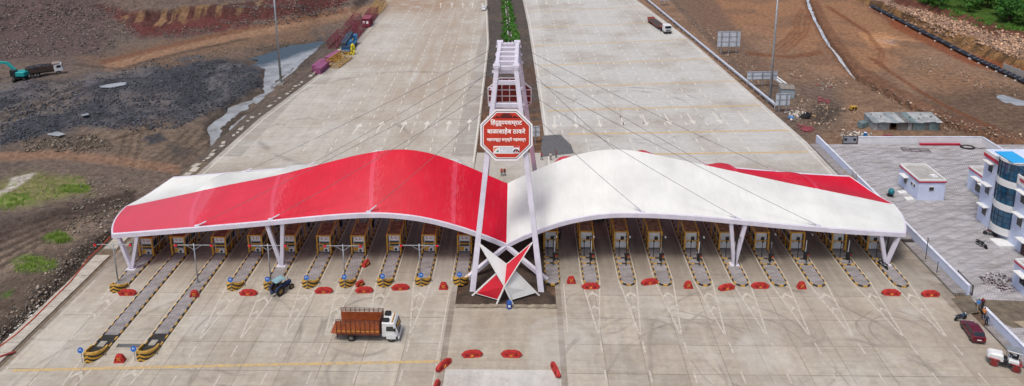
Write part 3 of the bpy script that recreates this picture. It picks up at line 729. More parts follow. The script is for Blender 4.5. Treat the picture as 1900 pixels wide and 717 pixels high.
for k, x in enumerate(IS_L):
    for s in (-1, 1): mb.strip((x + s * 1.28, NOSE_L[k] + 1.2), (x + s * 1.28, 112), .13, ZM)
mark('island_edge_line', mb, WP2, road_l)

# ---------------------------------------------------------------- toll booths
FRM = M('booth_frame_yellow', '#dea63a', .55, wear=.25, dirt=.3, scale=3); PANEL = M('booth_panel', '#dcdedc', .55, wear=.12, dirt=.2)
RUST = M('booth_roof_rust', '#967660', .95, wear=.45, scale=1.6, dirt=.4); GLS = M('booth_glass', '#2a3236', .12, wear=.2, dirt=.05, spec=.8)
REDP = M('print_red', '#b02a2a', .6); GREY = M('booth_grey', '#8d908f', .6)
stm, t, p = new_mat('booth_stripes'); oc = N(t, 'ShaderNodeTexCoord').outputs['Object']; sx = N(t, 'ShaderNodeSeparateXYZ'); t.links.new(oc, sx.inputs[0])
k = math_(t, 'GREATER_THAN', math_(t, 'FRACT', math_(t, 'MULTIPLY', sx.outputs[1], 1.5)), .5)
t.links.new(mixc(t, k, (.03, .028, .025), lin('#bb8424')), p.inputs['Base Color']); p.inputs['Roughness'].default_value = .7
BW, BL, BH = 1.62, 3.5, 2.55
def build_booth(kind):
    o = thing('toll_booth', '', 'toll booth')
    mb = MB(); mb.box((0, BL / 2 + .35, BH / 2 + .2), (BW, BL, BH)); mb.obj('cabin', PANEL, o, bevel=.02)
    mb = MB(); mb.box((0, BL / 2 + .35, BH + .26), (BW + .16, BL + .2, .12)); rf = mb.obj('roof', RUST, o, bevel=.02)
    W2, L0, L1, HH = .99, 0.0, 4.5, 3.15
    mb = MB()
    for sx_ in (-1, 1):
        for yy, hh in ((L0, HH - .25), (L1, HH + .35)): mb.box((sx_ * W2, yy, hh / 2 + .12), (.17, .17, hh))
        mb.box((sx_ * W2, BL / 2 + .1, (HH) / 2), (.08, .08, HH - .3))
        mb.bar((sx_ * W2, L0, HH - .16), (sx_ * W2, L1, HH + .42), .12, .12); mb.bar((sx_ * W2, L0, BH - .05), (sx_ * W2, L1, BH - .05), .07, .07)
        mb.bar((sx_ * W2, L0, .62), (sx_ * W2, L0 + .34, .62), .07)
    mb.bar((-W2, L0, 1.62), (W2, L0, 1.62), .11); mb.bar((-W2, L0, HH - .16), (W2, L0, HH - .16), .14); mb.bar((-W2, L1, HH + .42), (W2, L1, HH + .42), .09)
    mb.obj('frame', FRM, o)
    for sx_ in (-1, 1):
        mb = MB(); mb.box((sx_ * (BW / 2 + .03), BL / 2 + .35, .55), (.05, BL * .98, .78)); mb.obj('striped_skirt', stm, o)
        for i in range(3):
            mb = MB(); mb.box((sx_ * (BW / 2 + .02), .35 + BL * (.2 + .3 * i), 1.68), (.045, BL * .27, 1.05)); w_ = mb.obj('window', GREY, o)
            mb = MB(); mb.box((sx_ * (BW / 2 + .042), .35 + BL * (.2 + .3 * i), 1.68), (.03, BL * .235, .92)); mb.obj('pane', GLS, w_)
    yf = .35 - .02
    if kind == 'front':
        mb = MB(); mb.box((0, yf, 2.3), (BW * .84, .06, .72)); pn = mb.obj('notice_panel', WHT, o)
        mb = MB()
        for a, b, c, d in ((-.35, 2.38, .1, .36), (-.24, 2.24, .22, .09), (.12, 2.36, .09, .3), (.3, 2.24, .32, .08), (.42, 2.46, .12, .12)): mb.box((a, yf - .035, b), (c, .012, d))
        mb.obj('red_print', REDP, pn)
        mb = MB(); mb.box((0, yf, 1.42), (BW * .86, .06, .82)); w_ = mb.obj('window', GREY, o); mb = MB(); mb.box((0, yf - .03, 1.42), (BW * .76, .03, .70)); mb.obj('pane', GLS, w_)
        mb = MB(); mb.box((-.3, yf - .01, .62), (BW * .56, .05, .62)); mb.obj('skirt', FRM, o)
        mb = MB(); mb.box((.33, yf - .16, .62), (.8, .32, .56)); ac = mb.obj('air_conditioner', PANEL, o, bevel=.03)
        mb = MB(); mb.disc((.28, yf - .33, .62), (0, 1, 0), .22, .03, 14); mb.obj('fan_grille', M('fan_dark', '#3a3d3f', .6), ac)
    else:
        mb = MB(); mb.box((.02, yf, 1.28), (1.34, .06, 2.06)); dr = mb.obj('door', M('booth_door', '#d0d2cf', .5, wear=.1, dirt=.15), o)
        mb = MB(); mb.box((.22, yf - .035, 1.78), (.52, .03, .66)); mb.obj('pane', GLS, dr)
        mb = MB(); mb.box((-.5, yf - .05, 1.25), (.07, .06, .2)); mb.obj('handle', M('dark_metal', '#2f3032', .5), dr)
    return o
bf, bb = build_booth('front'), build_booth('back')
ybl = lambda x: 92.55 + .03 * (x + 30) * .0 + (.35 if x > -25 else 0) - (.9 if x < -54 else .5 if x < -44 else 0)
for k, x in enumerate(IS_L):
    lab = f'yellow framed toll booth with air conditioner, {ORD[k]} out from sculpture under red wing'
    if k == 0: bf.location = (x, ybl(x), .17); bf['label'] = lab; bf['group'] = 'toll booths under the red wing'
    else: dup(bf, (x, ybl(x), .17), 0, lab, 'toll booths under the red wing')
for k, x in enumerate(IS_R):
    lab = f'yellow framed toll booth with pale door, {ORD[k]} out from sculpture under white wing'
    if k == 0: bb.location = (x, 94.0, .17); bb['label'] = lab; bb['group'] = 'toll booths under the white wing'
    else: dup(bb, (x, 94.0, .17), 0, lab, 'toll booths under the white wing')

# ---------------------------------------------------------------- lane equipment
BLKM = M('black_metal', '#202124', .5, wear=.15, dirt=.1); LAMP = M('signal_red', '#c81e2c', .35, wear=.05, dirt=.0, emit=.12); ORR = M('boom_red', '#b8352a', .5)
def gate():
    o = thing('boom_barrier', '', 'barrier gate')
    mb = MB(); mb.box((0, 0, .55), (.34, .42, 1.1)); mb.obj('cabinet', BLKM, o, bevel=.03)
    mb = MB(); mb.box((.12, -.12, 1.1), (.75, .22, .32)); mb.obj('motor_head', BLKM, o, bevel=.03)
    mb = MB(); mb.bar((.05, .1, 1.0), (.12, .1, 3.0), .09, .06); mb.obj('boom_arm', WHT, o)
    mb = MB(); mb.box((.34, -.1, .85), (.3, .22, .34)); mb.obj('lamp_box', ORR, o, bevel=.02)
    return o
def campole():
    o = thing('camera_pole', '', 'camera pole')
    mb = MB(); mb.tube((0, 0, 0), (0, 0, 4.7), .075, 8); mb.obj('pole', BLKM, o)
    mb = MB(); mb.bar((-.35, 0, 4.55), (.5, 0, 4.55), .08); mb.obj('bracket', BLKM, o)
    mb = MB(); mb.box((.42, -.12, 4.62), (.2, .42, .18)); mb.obj('camera_head', GV, o, bevel=.02)
    mb = MB(); mb.box((0, 0, .03), (.4, .4, .06)); mb.obj('base_plate', GV, o)
    return o
def thinpole():
    o = thing('reader_post', '', 'reader post')
    mb = MB(); mb.tube((0, 0, 0), (0, 0, 2.5), .05, 8); mb.obj('post', BLKM, o); mb = MB(); mb.box((0, -.06, 2.5), (.22, .14, .3)); mb.obj('reader_head', BLKM, o, bevel=.02); return o
ga, cp, tpz = gate(), campole(), thinpole()
for k, x in enumerate(IS_R):
    for src, dx, y, z, lab, grp in ((ga, .38, 91.35 + (.5 if k > 6 else 0), .17, 'black boom barrier cabinet with raised white arm', 'boom barriers behind the right booths'), (cp, .22, 90.0 + (.9 if k > 5 else 0), .17, 'tall black camera pole', 'camera poles behind the right booths'), (tpz, -.48, 92.3, .17, 'thin black card reader post', 'reader posts behind the right booths')):
        l2 = f'{lab} at the {ORD[k]} booth right of sculpture'
        if k == 0: src.location = (x + dx, y, z); src['label'] = l2; src['group'] = grp
        else: dup(src, (x + dx, y, z), 0, l2, grp)
cp2 = None
for k, x in enumerate(IS_L):
    l2 = f'black camera pole behind the {ORD[k]} booth left of sculpture'
    dup(cp, (x - .2, 101.5, .17), math.pi, l2, 'camera poles behind the left booths'); dup(ga, (x + .45, 100.4, .17), math.pi, f'black boom barrier cabinet behind the {ORD[k]} booth left of sculpture', 'boom barriers behind the left booths')
def tsignal():
    o = thing('lane_signal', '', 'traffic signal')
    mb = MB(); mb.tube((0, 0, 0), (0, 0, 6.0), .10, 10, r2=.07); mb.obj('pole', GV, o, smooth=True)
    mb = MB(); mb.tube((-2.75, 0, 5.75), (2.75, 0, 5.75), .055, 8)
    for s in (-1, 1): mb.tube((0, 0, 5.0), (s * 1.05, 0, 5.72), .04, 6)
    mb.obj('arm', GV, o)
    for s in (-1, 1):
        mb = MB(); mb.disc((s * 2.45, 0, 5.75), (0, 1, 0), .21, .22, 14); h = mb.obj('signal_head', BLKM, o)
        mb = MB(); mb.disc((s * 2.45, -.12, 5.75), (0, 1, 0), .19, .05, 14); mb.obj('red_lens', LAMP, h)
    mb = MB(); mb.box((0, 0, .05), (.5, .5, .1)); mb.obj('base_plate', GV, o)
    return o
ts = tsignal(); first = True
for k in (1, 3, 5, 7, 9):
    lab = f'grey T shaped signal pole with two red lamps on the {ORD[k]} island left of sculpture'
    loc = (IS_L[k] + (-.2 if k != 9 else -.7), 85.4 + (.2 if k == 1 else 0), .17)
    if first: ts.location = loc; ts['label'] = lab; ts['group'] = 'T shaped lane signals'; first = False
    else: dup(ts, loc, 0, lab, 'T shaped lane signals')

# ---------------------------------------------------------------- red plastic barriers
REDB = M('plastic_red', '#b22a25', .6, wear=.25, dirt=.3, scale=2.5); YST = M('tape_yellow', '#d9a63a', .5)
def barrier():
    o = thing('plastic_barrier', '', 'barrier')
    prof = [(-.9, .0), (.9, .0), (1.12, .15), (1.2, .34), (1.08, .55), (.8, .74), (.42, .84), (-.42, .84), (-.8, .74), (-1.08, .55), (-1.2, .34), (-1.12, .15)]
    vs = []; n = len(prof)
    for d in (.30, .22, -.22, -.30):
        for x, z in prof: vs.append((x * (1 if abs(d) < .29 else .965), d * (1.15 - .8 * z), z))
    fs = []
    for r_ in range(3):
        for i in range(n): fs.append((r_ * n + i, r_ * n + (i + 1) % n, (r_ + 1) * n + (i + 1) % n, (r_ + 1) * n + i))
    fs += [tuple(range(n))[::-1], tuple(range(3 * n, 4 * n))]
    mb = MB(); mb.add(vs, fs); mb.obj('body', REDB, o)
    for s in (-1, 1):
        mb = MB(); mb.box((s * 1.24, 0, .32), (.16, .16, .22)); mb.obj('connector', REDB, o)
    dk = M('slot_dark', '#5d1412', .7)
    for yy in (-1, 1):
        for a in (-.68, -.48, .48, .68): mb = MB(); mb.box((a, yy * .265, .32), (.11, .07, .3)); mb.obj('slot', dk, o)
        mb = MB(); mb.box((0, yy * .19, .56), (1.8, .03, .07)); mb.obj('moulded_rib', dk, o)
    mb = MB(); mb.bar((-.15, -.335, .12), (.15, -.255, .4), .08, .03); mb.bar((.15, -.335, .12), (-.15, -.255, .4), .08, .03); mb.obj('yellow_tape', YST, o)
    for a in (-.3, .3): mb = MB(); mb.box((a, 0, .87), (.22, .12, .08)); mb.obj('lifting_lug', REDB, o)
    return o
br = barrier(); BR = []
def block():
    o = thing('barricade_block', '', 'barrier')
    mb = MB(); mb.add([(-.62, -.34, 0), (.62, -.34, 0), (.62, .34, 0), (-.62, .34, 0), (-.6, -.3, .18), (.6, -.3, .18), (.6, .3, .18), (-.6, .3, .18), (-.34, -.17, .95), (.34, -.17, .95), (.34, .17, .95), (-.34, .17, .95)], [(0, 3, 2, 1), (8, 9, 10, 11)] + [(4 * r_ + k, 4 * r_ + (k + 1) % 4, 4 * r_ + 4 + (k + 1) % 4, 4 * r_ + 4 + k) for r_ in (0, 1) for k in range(4)]); mb.obj('body', REDB, o, bevel=.03)
    mb = MB(); mb.bar((-.2, -.295, .3), (.2, -.24, .7), .07, .03); mb.bar((.2, -.295, .3), (-.2, -.24, .7), .07, .03); mb.obj('yellow_tape', YST, o)
    for s in (-1, 1): mb = MB(); mb.box((s * .38, -.285, .38), (.07, .05, .3)); mb.obj('slot', M('slot_dark', '#5d1412', .7), o)
    mb = MB(); mb.box((0, 0, .98), (.3, .16, .1)); mb.obj('lifting_lug', REDB, o)
    return o
bk_ = block(); BK = []
def kplace(px, py, deg, label, rx=0):
    g = G(px, py)
    if not BK: o = bk_; o.location = g; o['label'] = label; o['group'] = 'short red barricade blocks'
    else: o = dup(bk_, g, 0, label, 'short red barricade blocks')
    o.rotation_euler = (rx, 0, R(deg)); BK.append(o)
for a in ((223, 671, 2, 'short red barricade block between the two long islands near the bottom left'), (361, 551, 15, 'short red barricade block standing on the inner long paved island'), (823, 536, -2, 'short red barricade block in the lane left of the sculpture'), (1060, 525, 3, 'short red barricade block in the lane right of the sculpture'), (1277, 534, 0, 'short red barricade block between fourth and fifth right noses'), (1487, 535, 2, 'short red barricade block between seventh and eighth right noses')): kplace(*a)
def bplace(px, py, deg, label, rx=0, z=0.0):
    g = G(px, py, z)
    if not BR: o = br; o.location = g; o['label'] = label; o['group'] = 'red plastic road barriers'
    else: o = dup(br, g, 0, label, 'red plastic road barriers')
    o.rotation_euler = (rx, 0, R(deg)); o.scale = (.95, .92, .92); BR.append(o)
for a in ((237, 547, 2, 'red barrier facing the camera beside the leftmost chevron nose'), 
          (461, 547, 0, 'red barrier just left of the tractor'), (601, 543, 4, 'red barrier right of the tractor beside the fifth nose'),
          (676, 542, 3, 'red barrier left of centre in the lane between third and fourth noses'), (743, 537, 5, 'red barrier in the lane right of the third nose'),
          (823, 681, 52, 'tilted red barrier at the left corner of the fresh concrete'), (876, 661, 6, 'left one of two red barriers on the median slab below sculpture'),
          (949, 661, -1, 'right one of two red barriers on the median slab below sculpture'), (1031, 690, 108, 'red barrier turned away at the right corner of the fresh concrete'), (808, 724, 80, 'red barrier cut by the bottom edge left of the fresh concrete'),
          (1096, 535, 2, 'red barrier touching the second nose right of the sculpture'), (1205, 527, 12, 'red barrier lying askew left of the fourth right nose'),
          (1348, 537, 14, 'red barrier set askew left of the sixth right nose'), (1410, 534, 0, 'red barrier facing the camera between sixth and seventh right noses'),
          (1653, 547, -3, 'red barrier in front of the outermost right island'), (1726, 549, 2, 'rightmost red barrier near the compound wall')):
    bplace(*a[:4])
kplace(668, 529, 35, 'short red barricade block tipped against the fourth left island', R(25)); kplace(679, 493, 60, 'short red barricade block deep in the lane beside the fourth left booth', R(12))
# ---------------------------------------------------------------- the canopy: two membrane wings
YF = lambda x: 89.7 + .0194 * (x + 3); YM = lambda x: YF(x) + 8.5; YR = lambda x: YF(x) + 17.2
def trace(px, fy):
    out = []
    for a, b in px:
        x = 0
        for _ in range(6): q = Yp(a, b, fy(x)); x = q.x
        out.append((q.x, q.z))
    return np.array(sorted(out))
FR = trace([(210, 441), (366, 428.5), (470, 419.5), (560, 411), (625, 405), (682, 402), (727, 402.5), (783, 409), (839, 422.5), (878, 435), (910, 447), (941, 460), (955, 451), (986, 437), (1041.6, 416.8), (1097, 405.7), (1142, 401.5), (1209, 402.5), (1300, 408), (1439.5, 421.5), (1579, 433), (1678, 438.5)], YF)
RG = trace([(234.6, 384), (338, 362), (421.5, 343.7), (516, 325.5), (580, 309), (652, 290.4), (682.7, 284), (716, 278.7), (741, 277), (772, 278.7), (811, 287.7), (846, 300), (889, 318), (941, 340.7), (974.6, 324.8), (1008, 310), (1041.6, 296), (1069.5, 287.7), (1097, 280.7), (1131, 277.3), (1167, 278), (1198, 283.5), (1237, 291.8), (1300, 305), (1367, 319.4), (1467, 341), (1551, 357.6), (1607, 369), (1657, 380)], YM)
XC = -3.05
def smooth_curve(pts, x):
    xs, zs = pts[:, 0], pts[:, 1]
    k = np.array([-1.6, -.8, 0, .8, 1.6])
    return float(np.mean(np.interp(x + k * (abs(x - XC) > 2.4), xs, zs)))
zf = lambda x: smooth_curve(FR, x); zm = lambda x: smooth_curve(RG, x)
def membrane(name, col, sheen):
    m, t, p = new_mat(name); P = pos(t); c = lin(col)
    n1 = noise(t, P, .25, 4, .6); n2 = noise(t, mapping(t, P, (3.0, .4, .4)), 1.0, 4, .7)
    a = mixc(t, ramp(t, n1, .3, .7), tuple(v * .9 for v in c), tuple(min(1, v * 1.08) for v in c))
    a = mixc(t, ramp(t, n2, .52, .8, 0, .10), a, (.35, .3, .28))
    t.links.new(a, p.inputs['Base Color']); p.inputs['Roughness'].default_value = .5; p.inputs['Specular IOR Level'].default_value = .22
    p.inputs['Sheen Weight'].default_value = sheen; p.inputs['Sheen Roughness'].default_value = .4
    sx_ = N(t, 'ShaderNodeSeparateXYZ'); t.links.new(P, sx_.inputs[0]); near = None
    for xr in (-47.5, -36, -22, -10.5, 5, 17, 30, 42):
        d_ = math_(t, 'ABSOLUTE', math_(t, 'SUBTRACT', sx_.outputs[0], xr)); near = d_ if near is None else math_(t, 'MINIMUM', near, d_)
    sc_ = noise(t, mapping(t, P, (5, .9, .9), (0, 0, .25)), 1.3, 6, .75)
    k_ = math_(t, 'MULTIPLY', ramp(t, near, .2, 1.7, 1, 0), ramp(t, sc_, .48, .68, 0, .28))
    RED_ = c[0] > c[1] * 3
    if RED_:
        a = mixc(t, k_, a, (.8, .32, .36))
        # panels towards the tip are pinker, one step per sewn panel
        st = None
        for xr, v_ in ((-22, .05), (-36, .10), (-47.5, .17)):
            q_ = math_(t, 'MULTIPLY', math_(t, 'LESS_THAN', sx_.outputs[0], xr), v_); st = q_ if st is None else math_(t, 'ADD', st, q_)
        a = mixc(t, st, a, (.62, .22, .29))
    else:
        a = mixc(t, k_, a, (.80, .80, .77))
        run = noise(t, mapping(t, P, (2.2, .12, .3)), 1.0, 5, .7)
        a = mixc(t, ramp(t, run, .52, .74, 0, .3), a, (.60, .58, .53))
    t.links.new(a, p.inputs['Base Color'])
    bump(t, p, math_(t, 'ADD', noise(t, P, .5, 3), math_(t, 'MULTIPLY', sc_, ramp(t, near, .3, 3, .35, 0))), .12, .3)
    tl = N(t, 'ShaderNodeBsdfTranslucent'); t.links.new(a, tl.inputs[0]); mx = N(t, 'ShaderNodeMixShader'); mx.inputs[0].default_value = .14     # woven fabric lets some daylight through
    t.links.new(p.outputs[0], mx.inputs[1]); t.links.new(tl.outputs[0], mx.inputs[2]); t.links.new(mx.outputs[0], t.nodes['Material Output'].inputs['Surface']); return m
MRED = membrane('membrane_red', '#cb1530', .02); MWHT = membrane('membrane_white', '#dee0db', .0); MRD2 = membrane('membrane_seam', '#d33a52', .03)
STEEL = M('steel_lavender', '#d3cfda', .5, wear=.1, dirt=.06, scale=.6)
RIBS = [-47.5, -36, -22, -10.5, 5, 17, 30, 42]
RX = np.array(RIBS)
XEL, XER = FR[0, 0], FR[-1, 0]; MEL, MER = RG[0, 0], RG[-1, 0]
def wing_pt(side, s, t, half):
    """s: 0 valley .. 1 outer end; t: 0 edge .. 1 ridge; half front/rear"""
    xe, xm = (XEL, MEL) if side == 'left' else (XER, MER)
    xf = XC + (xe - XC) * s; xr = XC + (xm - XC) * s
    bow = 1 - (1 - t) ** 2
    x = xf + (xr - xf) * bow
    ze = zf(xf) + .62; zr_ = zm(xr)
    near_rib = float(np.exp(-((RX - xf) / 1.6) ** 2).max())
    if half == 'front':
        y = YF(xf) + (YM(xr) - YF(xf)) * t
        z = ze + (zr_ - ze) * (t + .22 * t * (1 - t) * (1 + .4 * (1 - s))) - .07 * (1 - near_rib) * math.sin(math.pi * t)
    else:
        y = YR(xf) + (YM(xr) - YR(xf)) * t
        z = ze + (zr_ - ze) * (t + .10 * t * (1 - t)) + (.85 * near_rib * math.sin(math.pi * min(1, t * 1.0)) ** .8) - .65 * (1 - near_rib) * math.sin(math.pi * t)
    return (x, y, z)
def wing(side):
    first, second = ('red', 'white') if side == 'left' else ('white', 'red')
    o = thing('canopy_wing', f'{first} fabric canopy wing over the {side} toll lanes with {second} rear slope', 'canopy', (0, 0, 0), 0, 'two canopy wings')
    NS, NT = 110, 14
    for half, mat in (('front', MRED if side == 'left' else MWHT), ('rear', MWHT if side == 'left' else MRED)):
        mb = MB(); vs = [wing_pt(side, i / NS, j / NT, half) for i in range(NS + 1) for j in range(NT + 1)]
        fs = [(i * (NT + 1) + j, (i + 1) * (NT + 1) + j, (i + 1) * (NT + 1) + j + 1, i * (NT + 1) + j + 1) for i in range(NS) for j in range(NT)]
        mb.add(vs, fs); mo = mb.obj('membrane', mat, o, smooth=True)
        mo['label'] = f"{first if half == 'front' else second} {half} membrane of the {side} wing"
        
        # seams over the ribs
        for xr in RIBS:
            if (xr < XC) != (side == 'left'): continue
            s = (xr - XC) / ((XEL if side == 'left' else XER) - XC); ds = .3 / 55
            mb = MB(); vs = []
            for j in range(NT + 1):
                for e in (-ds, ds): q = wing_pt(side, s + e, j / NT, half); vs.append((q[0], q[1], q[2] + .02))
            mb.add(vs, [(2 * j, 2 * j + 1, 2 * j + 3, 2 * j + 2) for j in range(NT)])
            mb.obj('seam', MRD2 if mat == MRED else MWHT, mo, smooth=True)
    # edge beams
    for half, fy in (('front', YF), ('rear', YR)):
        mb = MB(); xs = [XC + ((XEL if side == 'left' else XER) - XC) * i / 60 for i in range(61)]
        vs = []; off = -.14 if half == 'front' else .14
        for x in xs:
            y = fy(x); z = zf(x)
            for dy, dz in ((-.2, 0), (.2, 0), (.2, .64), (-.2, .64)): vs.append((x, y + dy + off, z + dz))
        fs = [(4 * i + k, 4 * i + (k + 1) % 4, 4 * i + 4 + (k + 1) % 4, 4 * i + 4 + k) for i in range(60) for k in range(4)] + [(0, 3, 2, 1), (240, 241, 242, 243)]
        mb.add(vs, fs); mb.obj('edge_beam', STEEL, o)
    # end arch
    mb = MB(); pts = [Vector(wing_pt(side, 1, t / 14, 'front')) for t in range(15)] + [Vector(wing_pt(side, 1, t / 14, 'rear')) for t in range(13, -1, -1)]
    mb.path([p - Vector((0, 0, .12)) for p in pts], .16, 8); mb.obj('end_arch', STEEL, o)
    for xr in RIBS:
        if (xr < XC) != (side == 'left'): continue
        s = (xr - XC) / ((XEL if side == 'left' else XER) - XC)
        mb = MB(); pts = [Vector(wing_pt(side, s, t / 10, 'front')) for t in range(11)] + [Vector(wing_pt(side, s, t / 10, 'rear')) for t in range(9, -1, -1)]
        mb.path([p - Vector((0, 0, .22)) for p in pts], .12, 6); mb.obj('rib', STEEL, o)
    # beams crossing in the valley run on to the ground
    for fy, off in ((YF, -1), (YR, 1)):
        a = (XC, fy(XC) + off * .1, zf(XC) + .3); sx_ = 1 if side == 'left' else -1
        foot = (XC + sx_ * 5.7, fy(XC) + off * 3.0, 0.0)
        mb = MB(); mb.bar(a, foot, .55, .5); mb.obj('crossing_strut', STEEL, o)
    # V struts
    for px, py, tops in (VL if side == 'left' else VR):
        base = G(px, py); 
        for row, by, fy in (('front', base.y, YF), ('rear', base.y + 13.6, YR)):
            bx = base.x
            for tx in tops:
                mb = MB(); ty = fy(tx) + (0 if row == 'front' else 0)
                mb.bar((bx + (tx - bx) * .06, by, .35), (tx, ty, zf(tx) + .25), .5, .42); mb.obj('v_strut', STEEL, o)
            mb = MB(); mb.box((bx, by, .22), (1.3, 1.0, .12)); mb.obj('base_plate', STEEL, o)
            mb = MB(); mb.box((bx, by, .09), (1.7, 1.3, .18)); mb.obj('footing', M('chamber_concrete'), o)
    return o
VL = [(245, 501, (-58.1, -55.3)), (523, 495, (-36.9, -34.6))]
VR = [(1362, 493, (28.6, 30.7)), (1643, 492.6, (49.9, 52.6))]
wl, wr = wing('left'), wing('right')

# ---------------------------------------------------------------- the cable tower
TW = thing('cable_tower', 'tall white four legged steel tower rising over the canopy valley', 'tower', (0, 0, 0))
CX = -2.86; TOPZ = 29.5; FT, RT = 90.7, 102.9; FB, RB = 84.2, 111.5
def leg_x(z, s): return CX + s * (4.65 + (1.32 - 4.65) * z / TOPZ)
for s in (-1, 1):
    for yb, yt in ((FB, FT), (RB, RT)):
        mb = MB(); zb = 0
        vs = []
        for z, w_, d_ in ((zb, .80, .95), (TOPZ, .62, .75)):
            x, y = leg_x(z, s), yb + (yt - yb) * z / TOPZ
            for a, b in ((-1, -1), (1, -1), (1, 1), (-1, 1)): vs.append((x + a * w_ / 2, y + b * d_ / 2, z))
        mb.add(vs, [(0, 3, 2, 1), (4, 5, 6, 7)] + [(k, (k + 1) % 4, 4 + (k + 1) % 4, 4 + k) for k in range(4)]); mb.obj('leg', STEEL, TW, bevel=.03)
    mb = MB(); x = leg_x(TOPZ, s); mb.box((x, (FT + RT) / 2, TOPZ - .05), (.55, RT - FT + .9, .7)); mb.obj('top_beam', STEEL, TW, bevel=.03)
    for yy in (FT + .1, RT - .1):
        mb = MB(); mb.box((x, yy, TOPZ + .25), (.95, .95, .5)); mb.obj('corner_cap', STEEL, TW, bevel=.04)
    mb = MB(); mb.box((x, (FT + RT) / 2, TOPZ + .34), (.62, .35, .14)); mb.obj('collar', STEEL, TW)
for k in range(6):
    yy = FT + .3 + (RT - FT - .6) * k / 5
    mb = MB(); mb.box((CX, yy, TOPZ - .05), (2.3, .55, .55)); mb.obj('rung', STEEL, TW, bevel=.02)
for yb, yt in ((FB, FT), (RB, RT)):
    for z in (27.6, 24.6):
        y = yb + (yt - yb) * z / TOPZ; hwx = leg_x(z, 1) - CX
        mb = MB(); mb.box((CX, y, z), (2 * hwx - .6, .4, .55)); mb.obj('cross_beam', STEEL, TW)
for s in (-1, 1):   # side bracing between front and rear legs
    for z in (27.6, 20.5):
        yf = FB + (FT - FB) * z / TOPZ; yr = RB + (RT - RB) * z / TOPZ; x = leg_x(z, s)
        if z > 25: mb = MB(); mb.bar((x, yf, z), (x, yr, z), .35, .4); mb.obj('side_beam', STEEL, TW)
# ---------------------------------------------------------------- octagonal name boards
OCT = M('board_red', '#bd351f', .5, wear=.12, dirt=.1, scale=.7); OBL = M('board_dark_line', '#3a1512', .6); OWH = M('board_white', '#e6e2e2', .5, wear=.06, dirt=.05)
def octo(r, hh): 
    k = math.tan(R(22.5)); return [(-r * k, -hh), (r * k, -hh), (r, -hh * k), (r, hh * k), (r * k, hh), (-r * k, hh), (-r, hh * k), (-r, -hh * k)]
def plate(mb, pts, y0, y1, mi=0):
    n = len(pts); mb.add([(a, y0, b) for a, b in pts] + [(a, y1, b) for a, b in pts], [tuple(range(n)), tuple(range(n, 2 * n))[::-1]] + [(n + k, n + (k + 1) % n, (k + 1) % n, k) for k in range(n)], mi)
TXT = M('letter_white', '#f1efec', .5, wear=.03, dirt=.02)
_fontcache = {}
def text_mesh(body, mat, depth=.02, bold=.012):
    c = bpy.data.curves.new('lettering', 'FONT'); c.body = body; c.extrude = depth; c.offset = bold; c.resolution_u = 3
    o = bpy.data.objects.new('lettering', c); COL.objects.link(o)
    me = bpy.data.meshes.new_from_object(o.evaluated_get(bpy.context.evaluated_depsgraph_get()))
    bpy.data.objects.remove(o); bpy.data.curves.remove(c); me.materials.clear(); me.materials.append(mat); return me
def lettering(body, parent, x, y, z, width, mat, height=None, bold=.012, rz=0, squash=1.0):
    me = text_mesh(body, mat, .02, bold); co = np.empty(len(me.vertices) * 3); me.vertices.foreach_get('co', co); co = co.reshape(-1, 3)
    w0 = co[:, 0].max() - co[:, 0].min(); sc = width / w0
    o = put('lettering', me, parent, (x, y, z)); o.rotation_euler = (R(90), 0, rz); cx = (co[:, 0].max() + co[:, 0].min()) / 2
    zs = sc * squash if height is None else height
    co[:, 0] = (co[:, 0] - cx) * sc; co[:, 1] *= zs; me.vertices.foreach_set('co', co.reshape(-1)); me.update()
    return o
